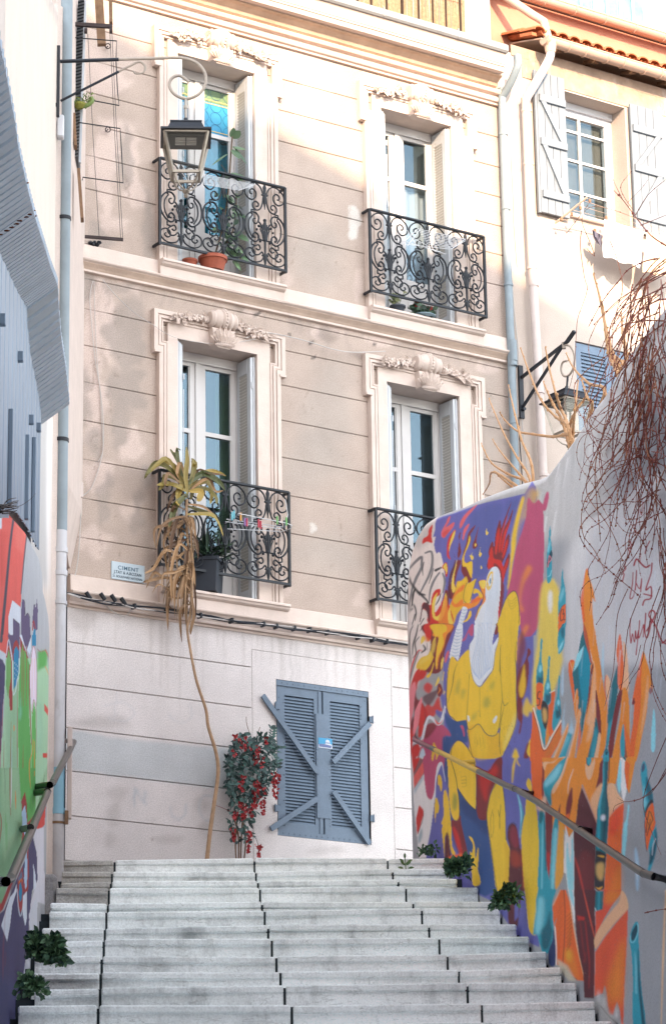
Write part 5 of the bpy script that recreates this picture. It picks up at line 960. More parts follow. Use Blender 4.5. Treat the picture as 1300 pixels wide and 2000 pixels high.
def railing_mesh():
    W, Hh = 1.52, .97; g = MB(); y = -.14
    g.box(0, W, y-.02, y+.02, Hh-.012, Hh+.012, .004); g.box(-.001, W+.001, y-.012, y+.012, -.01, .014)
    g.box(-.012, .012, y-.014, y+.014, -.02, Hh+.004); g.box(W-.012, W+.012, y-.014, y+.014, -.02, Hh+.004)
    for x in (0, W):       # returns to the wall
        g.box(x-.012, x+.012, y+.0, -.01, Hh-.014, Hh+.010); g.box(x-.012, x+.012, y+.0, -.01, -.012, .012)
    def tb(P, r=.0085, fl=1.): g.tube([(p[0], y, p[1]) for p in P], r, 6, True)
    mw = W/3
    for m in range(3):
        cx = mw*(m+.5)
        for s in (-1, 1):
            f = lambda P: [(cx+s*p[0], p[1]) for p in P]
            # top scroll: big volute outside, small volute inside low, link
            tb(f(catmull([(.015, .82), (.045, .90), (.10, .945), (.17, .935), (.235, .87), (.235, .79), (.17, .745), (.115, .78), (.108, .84), (.145, .872), (.182, .85), (.176, .815), (.155, .812)], 5)))
            tb(f(catmull([(.02, .80), (.03, .72), (.06, .655), (.105, .635), (.142, .66), (.145, .705), (.112, .735), (.078, .715), (.082, .685), (.105, .68)], 5)))
            tb(f([(.105, .635), (.165, .625), (.165, .585), (.15, .575)]), .009)
            # middle C
            tb(f(catmull([(.085, .50), (.075, .555), (.11, .60), (.17, .595), (.225, .54), (.245, .46), (.235, .37), (.19, .30), (.13, .265), (.085, .29), (.08, .34), (.115, .37), (.145, .345), (.135, .315), (.115, .315)], 5)), .010)
            tb(f(catmull([(.085, .50), (.11, .475), (.14, .49), (.14, .525), (.115, .535)], 5)))
            tb(f(catmull([(.15, .57), (.19, .51), (.2, .43), (.185, .36), (.15, .30)], 5)), .008)
            tb(f(catmull([(.02, .34), (.035, .45), (.075, .505)], 5)), .009); tb(f(catmull([(.0, .30), (.06, .30), (.09, .33)], 4)), .008)
            g.blob((cx+s*.075, y, .455), .017, 6, 4); g.blob((cx+s*.10, y, .41), .014, 6, 4); g.blob((cx+s*.06, y, .28), .016, 6, 4)
            tb(f(catmull([(.015, .30), (.03, .38), (.012, .47), (.0, .52)], 4)), .008)
            # link and bottom scrolls
            tb(f([(.15, .275), (.165, .26), (.165, .225), (.12, .215)]), .009)
            tb(f(catmull([(.12, .215), (.08, .235), (.06, .20), (.085, .175), (.11, .19)], 5)))
            tb(f(catmull([(.12, .215), (.15, .19), (.155, .15), (.12, .115), (.075, .125), (.04, .16), (.02, .13)], 5)))
            tb(f(catmull([(.015, .12), (.045, .06), (.11, .03), (.18, .035), (.238, .08), (.238, .145), (.185, .18), (.135, .155), (.13, .105), (.165, .085), (.195, .11), (.18, .13)], 5)))
        g.tube([(cx, y, .955), (cx, y, .92), (cx, y, .86), (cx, y, .82), (cx, y, .74), (cx, y, .66)], [.009, .02, .013, .022, .014, .003], 6)
        g.tube([(cx, y, .53), (cx, y, .50), (cx, y, .42), (cx, y, .33), (cx, y, .28), (cx, y, .15), (cx, y, .10), (cx, y, .05), (cx, y, .01)], [.01, .016, .011, .024, .012, .010, .022, .014, .007], 6)
        g.blob((cx, y, .535), .02, 7, 5); g.blob((cx, y, .31), (.03, .02, .022), 8, 5)
        for zz in (.83, .125): g.box(cx-.035, cx+.035, y-.014, y+.014, zz-.007, zz+.007)
        for kx in (-.055, -.03, .03, .055): g.tube([(cx+kx*.4, y, .35), (cx+kx, y, .42), (cx+kx*.8, y, .49)], [.006, .009, .004], 5)
    return g
rail0 = None; sill0 = None
for key in ('LL', 'LR', 'UL', 'UR'):
    dx, zo, zb, rz0, rz1, zt = WIN[key]
    surround(dx, zt, zo, zb); casement(key); shutters(key)
    sl = MB(); a, b = .97+dx, 2.46+dx
    sl.sweep([(.04, zb-.005), (.15, zb-.005), (.165, zb-.02), (.165, zb-.035), (.15, zb-.042), (.14, zb-.06), (.115, zb-.075), (.105, zb-.078), (.105, zb-.19), (.04, zb-.19)], a, b)
    sl.box(OP0+dx, OP1+dx, -.10, .02, zb-.004, zb+.004)
    sl.build('window_sill', Mstone, apt)
    if rail0 is None:
        rg_ = railing_mesh(); rg_.v = [(p[0]+.94+dx, p[1], p[2]+rz0) for p in rg_.v]
        rail0 = rg_.build('balcony_railing', Mrail, apt, smooth=True); rb = (dx, 0, rz0)
    else:
        c = copyobj(rail0, apt, rb, (dx+(.02 if key[1] == 'R' else 0), 0, rz0)); c.scale = (1, 1, (rz1-rz0)/.98)
        b_ = FR[apt.name][1]; c.location = Vector((dx+(.02 if key[1] == 'R' else 0), 0, rz0-b_[2]-(WIN['LL'][3]-b_[2])*(rz1-rz0)/.98))
# ground floor shuttered window
G = MB(); G.m = 0; y = .012
mid = (SH0+SH1)/2-.005
def frame_(a, b):
    G.box(a, a+.09, y, y+.04, SZ0+.05, SZ1-.05); G.box(b-.09, b, y, y+.04, SZ0+.05, SZ1-.05)
    G.box(a+.09, b-.09, y+.001, y+.04, SZ1-.15, SZ1-.05); G.box(a+.09, b-.09, y+.001, y+.04, SZ0+.05, SZ0+.14)
    G.m = 1; louvre_slats(G, a+.09, b-.09, SZ0+.14, SZ1-.155, lambda q, d, z: (q, y+.004+d*1.0, z), .033, .018, .004); G.m = 0
frame_(SH0+.015, mid-.008); frame_(mid+.008, SH1-.015)
G.box(SH0+.005, SH1-.005, y-.012, y+.02, SZ1-.06, SZ1-.005); G.box(SH0+.005, SH1-.005, y-.006, y+.02, SZ0+.004, SZ0+.06)
G.m = 0; G.box(mid-.085, mid+.085, y-.016, y-.001, SZ0+.22, SZ1-.30)
for s in (-1, 1):
    G.box(mid+s*.03-.02, mid+s*.03+.02, y-.009, y-.001, SZ1-.31, SZ1-.07); G.box(mid+s*.03-.02, mid+s*.03+.02, y-.009, y-.001, SZ0+.06, SZ0+.23)
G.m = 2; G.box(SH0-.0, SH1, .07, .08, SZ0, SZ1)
shw = G.build('shuttered_window', [Mflue, Mflue, Mroom], apt)
b = MB()
def brace(x1, y1, x2, y2):
    g_ = MB(); p, q = FU(x1, y1, .03), FU(x2, y2, .03); g_.bar(p, q, .055, .02, (0, 1, 0))
    p2 = MB(); 
    # bar's wide side faces out
    d = q-p; d /= np.linalg.norm(d); w_ = np.cross(d, (0, 1, 0))*.027; t = np.array([0, .009, 0])
    vs = [p-w_-t, p+w_-t, p+w_+t, p-w_+t, q-w_-t, q+w_-t, q+w_+t, q-w_+t]
    p2.add(vs, [(3, 2, 1, 0), (4, 5, 6, 7), (0, 1, 5, 4), (1, 2, 6, 5), (2, 3, 7, 6), (3, 0, 4, 7)])
    p2.build('brace', Mflue, shw)
brace(513, 1358, 619, 1508); brace(722, 1413, 650, 1489); brace(529, 1619, 619, 1560); brace(651, 1546, 722, 1648)
for (x, yy) in ((541, 1378), (540, 1578), (725, 1405), (727, 1598)):
    h = MB(); p = FU(x, yy, .02); h.box(p[0]-.018, p[0]+.03, -.016, .0, p[2]-.032, p[2]+.032, .002); h.tube([(p[0]+(-.012 if x < 600 else .018), -.018, p[2]-.04), (p[0]+(-.012 if x < 600 else .018), -.018, p[2]+.04)], .008, 6); h.build('hinge', Mflue, shw)
h = MB()
rg = random.Random(3)
for i in range(46):
    uu = rg.choice([SH0+.04, SH0+.09, SH1-.04, mid-.07, mid+.07, SH1-.09]); zz = rg.uniform(SZ0+.08, SZ1-.05); h.blob((uu, y-.0165 if abs(uu-mid) < .1 else y-.004, zz), .006, 6, 4, 0)
for i in range(16): h.blob((SH0+.07+i*.066, y-.0135, SZ1-.03), .006, 6, 4, 0); h.blob((SH0+.07+i*.066, y-.008, SZ0+.03), .006, 6, 4, 0)
sm_ = h.build('screw_heads', Mflue, shw); sm_['kind'] = 'stuff'
# sticker: blue sky over a pale domed building
s0, s1 = FU(622, 1440, .01), FU(649, 1463, .01); su0, su1, sz0, sz1 = s0[0], s1[0], s1[2]-.0, s0[2]
G = MB(); yy = y-.0175; G.m = 0; G.box(su0, su1, yy-.001, yy, sz0, sz1); w0 = su1-su0; h0 = sz1-sz0
P_ = lambda pts: [(su0+w0*a, yy-.0015, sz0+h0*b) for a, b in pts]
G.m = 1; G.poly(P_([(0, 0), (1, 0), (1, .42), (.72, .5), (.5, .42), (.25, .4), (0, .3)]), (0, -.001, 0))
G.poly(P_([(.5, .42), (.82, .42), (.82, .62), (.8, .75), (.74, .84), (.66, .88), (.58, .84), (.52, .75), (.5, .62)]), (0, -.0012, 0))
G.m = 2; G.poly([(p[0], p[1]-.002, p[2]) for p in P_([(.05, .1), (.9, .08), (.95, .3), (.4, .4), (.05, .38)])], (0, -.001, 0)); G.poly([(p[0], p[1]-.002, p[2]) for p in P_([(.52, .52), (.8, .52), (.8, .58), (.52, .58)])], (0, -.001, 0))
st = G.build('sticker', [mat('sticker_blue', C(40, 160, 210), .4, bump=0), mat('sticker_white', C(215, 225, 240), .4, bump=0), mat('sticker_violet', C(100, 115, 165), .4, bump=0)],
             label='small blue sticker of a pale domed building on the grey blue shutters', cat='sticker', base=((su0+su1)/2, yy, sz0))
# plaque with lettering
p0, p1 = FU(218, 1097, .01), FU(282, 1137, .01); a, b, z1, z0 = p0[0], p1[0]+.005, 9.27, 9.09
pl = thing('wall_plaque', 'small pale blue plaque with dark lettering beside the lower left balcony', 'plaque', ((a+b)/2, 0, z0))
g = MB(); g.box(a, b, -.012, .001, z0, z1, .004); g.build('plate', mat('plaque_enamel', C(200, 216, 226), .4, var=.06, bump=.05, grime=C(165, 170, 165), gs=8, gamt=.5), pl)
Mtxt = mat('plaque_ink', C(70, 105, 125), .5, bump=0); Mtxt2 = mat('plaque_dark_ink', C(50, 70, 85), .5, bump=0)
def text(s, u, z, size, width, m, parent, out=-.0135, frame=None, space=1.):
    cu = bpy.data.curves.new('t', 'FONT'); cu.body = s; cu.size = size; cu.align_x = 'CENTER'; cu.extrude = .0008; cu.space_character = space; cu.offset = size*.012
    o = bpy.data.objects.new('t', cu); sc.collection.objects.link(o); bpy.context.view_layer.update()
    me = bpy.data.meshes.new_from_object(o.evaluated_get(bpy.context.evaluated_depsgraph_get())); w0_ = max(v.co.x for v in me.vertices)-min(v.co.x for v in me.vertices)
    vs = [(u+v.co.x*width/w0_, out-v.co.z, z+v.co.y) for v in me.vertices]; fs = [tuple(p.vertices) for p in me.polygons]
    bpy.data.objects.remove(o); g_ = MB(); g_.add(vs, fs); return g_.build('lettering', m, parent)
W_ = b-a; cu_ = (a+b)/2-.005
text('CIMENT', cu_+.005, z1-.075, .055, W_*.62, Mtxt, pl, space=1.15); text('J.TAY & A.ROZAN', cu_, z1-.118, .042, W_*.83, Mtxt2, pl); text('21. BOULEVARD NATIONAL', cu_, z1-.158, .032, W_*.9, Mtxt2, pl)
# ================================================================ staircase
YN = [1677.7, 1700, 1719, 1732, 1761.5, 1775, 1808, 1831, 1865, 1894, 1923, 1960, 2000]
dS = ray(290, 1098); dS /= np.linalg.norm(dS); NS = np.cross(LA_, dS)
steps = []
for y in YN:
    P = hit(600, y, T0, NS); steps.append([(P-T0)@H_, P[2]])
steps[0][1] = 5.684
while steps[-1][1] > .25: steps.append([steps[-1][0]-.66, steps[-1][1]-.185])
def lat_at(x, y, s): return SS(x, y, s)[0]
JL = [224, 219, 217, 213, 211, 208, 205, 203, 199, 197, 196, 192, 188]; JM = [497, 500, 504, 508, 512, 517, 524, 531, 540, 548, 556, 570, 580]
JR = [757, 767, 778, 793, 807, 824, 838, 858, 874, 896, 913, 941, 965]; EL = [122, 121, 119, 110, 99, 97, 83, 76, 68, 61, 68, 36, 22]; ER = [868, 876, 892, 937, 960, 984, 1008, 1050, 1080, 1104, 1133, 1162, 1195]
stair = thing('staircase', 'wide pale stone staircase climbing between the two painted walls', 'staircase', (-.4, -8, 0), SM)
def zstair(s):
    a = [p[0] for p in steps][::-1]; b = [p[1] for p in steps][::-1]; return float(np.interp(s, a, b))
rg = random.Random(11)
for i, (s, z) in enumerate(steps[:-1]):
    zn = steps[i+1][1]; sp = steps[i-1][0] if i else s+.6; g = MB(); k = min(i, 12); y = YN[k]
    L = [lat_at(q[k], y, steps[k][0]) for q in (EL, JL, JM, JR, ER)]
    L[4] = min(L[4], 1.17)
    Z4 = [rg.uniform(-.010, .008) for _ in range(5)]
    for c in range(4):
        a, b = L[c], L[c+1]-(.0 if c == 3 else .008); g.m = 1 if (c == 0 and i < 4) else 0
        if c: a += .008
        dz = rg.uniform(-.004, .004) if c else rg.uniform(-.012, .004)
        dy = rg.uniform(-.008, .008)
        k0 = len(g.v); g.box(a, b, s+dy, sp+.05, z-.045+dz, z+dz, .009)
        g.v[k0:] = [(q[0], q[1]+.012*math.sin(q[0]*3+i)*(q[1] < s+.1), q[2]+np.interp(q[0], L, Z4)) for q in g.v[k0:]]
        g.box(a, b, s+dy+.022, sp+.04, zn-.03, z-.04+dz, .004)
    g.m = 2; g.box(L[0]+.01, L[4]-.01, s+.05, sp+.03, zn-.05, z-.012)
    g.build('step', [Mstep, Mstepd, Mgap], stair)
g = MB()
for i, (s, z) in enumerate(steps[:-1]): g.box(-2.08, 1.23, s+.10, steps[i-1][0]+.1 if i else s+.6, 0., z-.06)
g.build('stair_core', Mgap, stair)
# worn stone: hairline cracks, dark foot traffic stains, every slab its own tone
for m_ in (Mstep, Mstepd):
    n, l = m_.node_tree.nodes, m_.node_tree.links; b = n['Principled BSDF']; src = b.inputs['Base Color'].links[0].from_socket
    tc = [q for q in n if q.type == 'TEX_COORD'][0]; geo = n.new('ShaderNodeNewGeometry')
    v = n.new('ShaderNodeTexNoise'); v.inputs['Scale'].default_value = 1.6; v.inputs['Detail'].default_value = 8; v.inputs['Distortion'].default_value = 1.2
    mp = n.new('ShaderNodeMapping'); mp.inputs['Scale'].default_value = (1, 1, 5); l.new(tc.outputs['Object'], mp.inputs[0]); l.new(mp.outputs[0], v.inputs['Vector'])
    su = n.new('ShaderNodeMath'); su.operation = 'SUBTRACT'; l.new(v.outputs['Fac'], su.inputs[0]); su.inputs[1].default_value = .5
    ab = n.new('ShaderNodeMath'); ab.operation = 'ABSOLUTE'; l.new(su.outputs[0], ab.inputs[0])
    mr = n.new('ShaderNodeMapRange'); mr.inputs[1].default_value = .001; mr.inputs[2].default_value = .006; mr.inputs[3].default_value = .72; mr.inputs[4].default_value = 1.; l.new(ab.outputs[0], mr.inputs[0])
    s2 = n.new('ShaderNodeTexNoise'); s2.inputs['Scale'].default_value = 3.2; s2.inputs['Detail'].default_value = 10; s2.inputs['Roughness'].default_value = .75
    m2 = n.new('ShaderNodeMapping'); m2.inputs['Scale'].default_value = (1.6, 1, .5); l.new(tc.outputs['Object'], m2.inputs[0]); l.new(m2.outputs[0], s2.inputs['Vector'])
    r2 = n.new('ShaderNodeMapRange'); r2.inputs[1].default_value = .52; r2.inputs[2].default_value = .74; r2.inputs[3].default_value = 1.; r2.inputs[4].default_value = .58; l.new(s2.outputs['Fac'], r2.inputs[0])
    ri = n.new('ShaderNodeMapRange'); ri.inputs[3].default_value = .88; ri.inputs[4].default_value = 1.06; l.new(geo.outputs['Random Per Island'], ri.inputs[0])
    a1 = n.new('ShaderNodeMath'); a1.operation = 'MULTIPLY'; l.new(mr.outputs[0], a1.inputs[0]); l.new(r2.outputs[0], a1.inputs[1])
    a2 = n.new('ShaderNodeMath'); a2.operation = 'MULTIPLY'; l.new(a1.outputs[0], a2.inputs[0]); l.new(ri.outputs[0], a2.inputs[1])
    vs_ = n.new('ShaderNodeVectorMath'); vs_.operation = 'SCALE'; l.new(src, vs_.inputs[0]); l.new(a2.outputs[0], vs_.inputs['Scale']); l.new(vs_.outputs[0], b.inputs['Base Color'])
# ================================================================ painted right wall
MW = 1.19
PROF = [(795, 1215), (795.5, 1160), (797, 1120), (800, 1095), (806, 1068), (815, 1045), (828, 1024), (845, 1011), (866, 1002), (900, 990), (935, 974), (975, 958), (1010, 945), (1045, 936), (1062, 928), (1095, 885), (1120, 852), (1150, 805), (1180, 768), (1210, 715), (1240, 668), (1270, 625), (1300, 588)]
pp = sorted([(SL(x, y, MW)[1], SL(x, y, MW)[2]) for x, y in PROF])
SE = pp[-1][0]; pp += [(SE+.02, 5.4)]
ps, pz = zip(*pp); 
def ztop(s): return float(np.interp(s, ps, pz)) if s > ps[0] else pz[0]-(ps[0]-s)*.1
xs = np.arange(794.6, 1308, 1.25); scol = [SL(x, 1300, MW)[1] for x in xs if x > 795]
scol = sorted(set([SE+.02, SE-.002, SE-.01]+[v for v in scol if v < SE-.012])); near = scol[0]
scol = list(np.arange(near-9, near, .5))+scol
cm = Canvas(740, 560, 1340, 2060, C(206, 207, 214))
exec_mural(cm)
def wallgrid(scol, zb, zt, lat, cv, shear, thick, nzr, zlow=None):
    g = MB(); nc = len(scol); m = nzr
    for s in scol:
        a, b = zb(s), max(zb(s)+.05, zt(s))
        for j in range(m+1):
            t = j/m; z = a+(b-a)*t; ss = s+shear(s, z)
            l = lat-.012*math.sin(s*.9)*math.sin(z*.8)
            e = max(0, (t-.985)/.015); l += abs(thick)*.10*e*e*(1 if thick > 0 else -1)
            g.v.append((l, ss, z))
    for i in range(nc-1):
        for j in range(m): o = i*(m+1)+j; g.f.append((o, o+m+1, o+m+2, o+1)); g.mi.append(0)
    front = len(g.v)
    # top, back, ends (coarse)
    o2 = len(g.v)
    for i, s in enumerate(scol):
        x0 = g.v[i*(m+1)+m]; g.v.append((lat+thick, x0[1], x0[2]-.01)); g.v.append((lat+thick, g.v[i*(m+1)][1], zb(s)))
    for i in range(nc-1):
        g.f.append((i*(m+1)+m, (i+1)*(m+1)+m, o2+2*(i+1), o2+2*i)); g.f.append((o2+2*i, o2+2*i+2, o2+2*i+3, o2+2*i+1)); g.mi += [0, 0]
    for i in (0, nc-1): g.f.append(tuple(i*(m+1)+j for j in range(m+1))+(o2+2*i, o2+2*i+1)); g.mi.append(0)
    V = np.array(g.v); px, py = projv(towl(SMn, V)); return g, cv.sample(px, py), front
def shear_r(s, z):
    w_ = max(0, min(1, (s-(SE-6))/6)); return 0
g, colm, fr_ = wallgrid(scol, lambda s: zstair(s)-.3 if s < .3 else 5.5, ztop, MW, cm, shear_r, .32, 960)
Mmur = mat('mural_paint', (.5, .5, .5), .8, var=.06, vs=3, bump=.45, bs=85, attr='paint', fine=.09, spec=.3)
g.build('mural_wall', Mmur, frame=SM, colors=colm, recalc=False, smooth=True, base=(MW, -6, 0), label='tall wall right of the stairs painted with a yellow rooster figure, flames and orange lettering', cat='wall')
# ================================================================ left graffiti wall and house wall
LW = -2.06
PL = [(98, 1240), (97.5, 1215), (96, 1195), (90, 1165), (84, 1145), (82, 1108), (75, 1082), (60, 1055), (50, 1034), (28, 1003), (14, 1000), (0, 1002)]
pl_ = sorted([(SL(x, y, LW)[1], SL(x, y, LW)[2]) for x, y in PL]); qs, qz = zip(*pl_)
def ztl(s): return float(np.interp(s, qs, qz)) if s > qs[0] else qz[0]-(qs[0]-s)*.2
xs = np.arange(-8, 98.5, .6); scl = sorted([SL(x, 1300, LW)[1] for x in xs]); near = scl[0]
scl = list(np.arange(near-8, near, .5))+scl
cl = Canvas(-60, -60, 140, 2080, C(206, 210, 216)); exec_left(cl)
g, coll, _ = wallgrid(scl, lambda s: zstair(s)-.3, ztl, LW, cl, lambda s, z: 0, -.3, 620)
g.build('graffiti_wall', Mmur, frame=SM, colors=coll, recalc=False, smooth=True, base=(LW, -6, 0), label='low wall left of the stairs sprayed with red, purple and green graffiti', cat='wall')
lh = thing('left_house', 'pale sunlit house wall rising above the corrugated metal on the left', 'building', (-5, -4, 0), SM)
# house side wall (plane along the stairs) up to the drainpipe
SEL = SL(104, 800, -2.1)[1]
g = MB(); ss = list(np.arange(-20, -9, 1.))+list(np.arange(-9, SEL, .12))+[SEL]; zz = list(np.arange(0, 5, .5))+list(np.arange(5, 13.0, .12))
for s in ss:
    for z in zz: g.v.append((-2.1+(.0), s, z))
nz = len(zz)
for i in range(len(ss)-1):
    for j in range(nz-1):
        if zz[j+1] > (np.interp(ss[i], [-9.6, SEL], [9.3, 13.0]) if ss[i] > -9.65 else np.interp(ss[i], [-20, -9.7], [3.2, 6.2])): continue
        g.f.append((i*nz+j, (i+1)*nz+j, (i+1)*nz+j+1, i*nz+j+1)); g.mi.append(0)
V = np.array(g.v); px, py = projv(towl(SMn, V))
ch = Canvas(-400, -700, 200, 2080, C(228, 214, 202, 1.3))
ch.poly([(-400, 820), (77, 820), (103, 820), (95, 1150), (-400, 1150)], C(214, 210, 208, .95), 4)
ch.poly([(60, 840), (93, 800), (91, 1000), (93, 1145), (84, 1146), (60, 1090)], C(170, 168, 166, .95), 2, .9)
ch.poly([(60, 1020), (76, 860), (70, 900), (60, 960)], C(185, 180, 178), 3, .7)
g.build('side_wall', mat('house_plaster', (.7, .68, .65), .9, var=.04, vs=2, bump=.25, bs=60, attr='paint', fine=.06), lh, colors=ch.sample(px, py), recalc=False)
Mhp = mat('house_return_plaster', C(228, 214, 206), .9, var=.06, vs=3, bump=.2)
Mhp2 = mat('strip_wall_plaster', C(231, 214, 204), .9, var=.07, vs=4, bump=.25, bs=50, grime=C(200, 180, 168), gs=2, gamt=.4, fine=.06)
g = MB(); g.poly([(-2.101, -20, 0), (-2.101, SEL-.02, 0), (-2.101, SEL-.02, 13.0), (-2.101, -9.6, 9.3), (-2.101, -9.7, 6.2), (-2.101, -20, 3.2)], (-7, 0, 0)); g.build('house_body', Mhp, lh)
# chamfered edge by the pipe
g = MB(); g.poly([(-2.101, SEL-.001, 5.2), (-2.03, SEL+.10, 5.2), (-2.03, SEL+.16, 5.2), (-2.3, SEL+.3, 5.2), (-2.3, SEL-.001, 5.2)], (0, 0, 7.9)); g.build('corner_post', Mhp2, lh)
# wall strip behind the pipe up to the facade; its upper part overhangs the facade corner
SF = 3.4
g = MB(); g.box(-9, -2.16, SEL+.3, SF+2, 5.2, 16.2)
zA, zB = FU(131, 1060)[2], FU(151, 1020)[2]
def lcorner(u, out, z):
    P = towl(FMn, [[u, -out, z]])[0]-T0; return [P@LA_, P@H_]
c1 = lcorner(.155, 0, 10); c0 = lcorner(.03, 0, 10)
pts = []
for z, cc in ((zA-.25, c0), (zB+.1, c1), (16.2, c1)): pts.append((z, cc))
vs = []
for z, cc in pts:
    vs += [(-2.13, SEL+.25, z), (cc[0]-.012, cc[1]-.10, z), (cc[0]+.002, cc[1]+.04, z), (-3.2, cc[1]+.3, z), (-3.2, SEL+.25, z)]
fs = [tuple(range(4, -1, -1)), tuple(range(10, 15))]
for L in range(2):
    for i in range(5): j = (i+1) % 5; fs.append((L*5+i, L*5+j, L*5+5+j, L*5+5+i))
g.add(vs, fs); g.build('strip_wall', Mhp2, lh)
# shutter and boards seen edge on, on the strip wall
def onstrip(x, y, s=2.2):
    return SS(x, y, s)
g = MB(); g.m = 0
p0, p1 = SS(164, 22, 2.5), SS(152, 333, 2.5)
zt_, zb_ = p0[2], p1[2]; l_ = (p0[0]+p1[0])/2
for k in range(int((zt_-zb_)/.035)):
    z = zb_+k*.035; t = k/((zt_-zb_)/.035); l = p1[0]+(p0[0]-p1[0])*t
    g.m = 1; g.add([(l-.05, 2.2, z), (l+.012, 2.2, z+.02), (l+.012, 2.9, z+.02), (l-.05, 2.9, z)], [(0, 1, 2, 3)]); g.m = 0; g.add([(l-.05, 2.19, z+.012), (l+.014, 2.19, z+.034), (l+.014, 2.9, z+.034), (l-.05, 2.9, z+.012)], [(0, 1, 2, 3)])
g.m = 0; g.bar((p1[0]+.028, 2.2, zb_-.05), (p0[0]+.028, 2.2, zt_+.05), .02, .03, (0, 1, 0))
g.build('side_shutter', [mat('pale_blue_shutter', C(205, 212, 220), .6, bump=0), Mblackp], lh)
for (a, b, c_, d) in ((145, 225, 148, 288), (154, 333, 161, 430)):
    q0, q1 = SS(a, b, 2.), SS(c_, d, 2.); k = MB(); k.bar(q0, q1, .03, .12, (0, 1, 0)); k.build('shutter_board', Mwood, lh)
q = MB(); a, b = SS(193, -10, 2.9), SS(199, 88, 2.9); q.bar(a, b, .085, .07, (0, 1, 0)); q.build('wall_timber', Mwood, lh)
q = MB(); a, b = SS(216, -10, 2.9), SS(217, 45, 2.9); q.bar(a, b, .035, .07, (0, 1, 0)); q.build('wall_timber', Mwood, lh)
# ---------------------------------------------------------------- drainpipe on the left
dp = thing('drainpipe', 'fat grey blue drainpipe painted white lower down, left of the beige facade', 'drainpipe', (-2., SEL+.12, 5.2), SM)
lp = SS(118, 1100, SEL+.12)[0]; sp_ = SEL+.1; rp_ = .052
zz = lambda y: SS(118, y, sp_)[2]
g = MB(); g.tube([(lp+.004, sp_, zz(1037)), (lp+.004, sp_, 14.2)], rp_, 20); g.build('pipe', Mpipeb, dp, smooth=True)
g = MB(); g.tube([(lp, sp_, zz(1500)), (lp, sp_, zz(1037))], rp_+.002, 20); g.build('pipe', mat('white_pipe_paint', C(222, 222, 226), .6, var=.07, bump=.1, grime=C(150, 145, 140), gs=4, gamt=.6), dp, smooth=True)
g = MB(); g.tube([(lp, sp_, zz(1590)), (lp, sp_, zz(1500))], rp_+.003, 20); g.build('pipe', mat('sky_blue_pipe_paint', C(150, 200, 222), .6, var=.08, bump=.1), dp, smooth=True)
g = MB(); g.tube([(lp, sp_, 5.05), (lp, sp_, zz(1615)), (lp, sp_, zz(1590))], [rp_+.001, rp_+.006, rp_+.006], 20); g.build('pipe', mat('chalky_pipe_paint', C(205, 202, 204), .7, var=.15, bump=.3, bs=40, grime=C(120, 100, 88), gs=5, gamt=.7), dp, smooth=True)
for y, wdt, m_ in ((427, .03, Mcable), (860, .03, Mcable), (1075, .045, MATS['white_pipe_paint']), (1120, .045, MATS['white_pipe_paint']), (1178, .03, MATS['white_pipe_paint']), (1585, .05, MATS['sky_blue_pipe_paint']), (1608, .02, Mwood)):
    g = MB(); g.tube([(lp, sp_, zz(y)-wdt/2), (lp, sp_, zz(y)+wdt/2)], rp_+.010, 20); g.build('pipe_collar', m_, dp)
g = MB(); g.box(lp+.075, lp+.115, sp_-.03, sp_+.03, zz(1600), zz(1420), .006); g.build('cable_duct', Mpipec, dp)
g = MB(); g.box(lp+.06, lp+.09, sp_-.05, sp_-.03, zz(1612), zz(1585), .003); g.build('duct_cover', Mwood, dp)
g = MB(); g.tube([(lp-.06, sp_-.01, 5.3), (lp-.06, sp_-.01, 9)], .008, 6); g.build('side_tube', mat('copper_tube', C(190, 120, 95), .5, bump=0), dp)
# plinth block at the foot of the pipe
g = MB(); a = SS(96, 1660, SEL-.6); g.box(-2.1, -1.98, SEL-1.4, SEL-.1, 4.2, 5.25, .03); g.box(-2.1, -1.95, SEL-1.7, SEL-.5, 4.1, 4.9, .03)
g.build('wall_footing', mat('rough_cement', C(168, 165, 165), .95, var=.3, vs=9, bump=.8, bs=30, fine=.15, grime=C(90, 88, 88), gs=3, gamt=.7), frame=SM, label='crumbling cement footing under the left drainpipe', cat='footing')
# ---------------------------------------------------------------- corrugated overhang and metal cladding
OUT = [(136, 778), (134, 758), (130, 715), (126, 686), (120, 648), (116, 600), (113, 542), (99, 504), (81, 445), (67, 400), (54, 348), (36, 267), (30, 219), (9, 104), (4, 81), (0, 58), (-40, -80), (-90, -250)]
Mcor = mat('corrugated_steel', C(165, 177, 190, 1.08), .45, .5, var=.07, vs=3, bump=.05, grime=C(190, 175, 150), gs=6, gamt=.25)
Mcl = mat('steel_cladding', C(142, 160, 180, 1.7), .5, .2, var=.08, vs=2, bump=.08, grime=C(110, 128, 148), gs=2, gamt=.4)
ov = thing('corrugated_canopy', 'pale blue corrugated steel canopy with rusty edges jutting out at upper left', 'canopy', (-1.95, -8, 6), SM)
LO = -1.86; op = sorted([tuple(SL(x, y, LO)[1:]) for x, y in OUT]); os_, oz_ = zip(*op)
g = MB(); N = 60*8; s0_, s1_ = os_[0], os_[-1]; pit = .138; ncor = int((s1_-s0_)/pit); vs = []
sv = []
for k in range(ncor):
    b_ = s1_-k*pit
    for f, dpt in ((0, 0), (.20, 0), (.23, 1), (.90, 1), (.97, 0)): sv.append((b_-f*pit, dpt))
for s, d in sv:
    z = float(np.interp(s, os_, oz_))
    dn = -.05*d
    for l, dz in ((LO, 0), (LO-.26, -.20)): vs.append((l, s, z+dz+dn))
g.add(vs, [(2*i, 2*i+1, 2*i+3, 2*i+2) for i in range(len(sv)-1)])
o = g.build('corrugated_sheet', Mcor, ov, recalc=False)
md = o.modifiers.new('thick', 'SOLIDIFY'); md.thickness = .004
g = MB(); rg = random.Random(4)
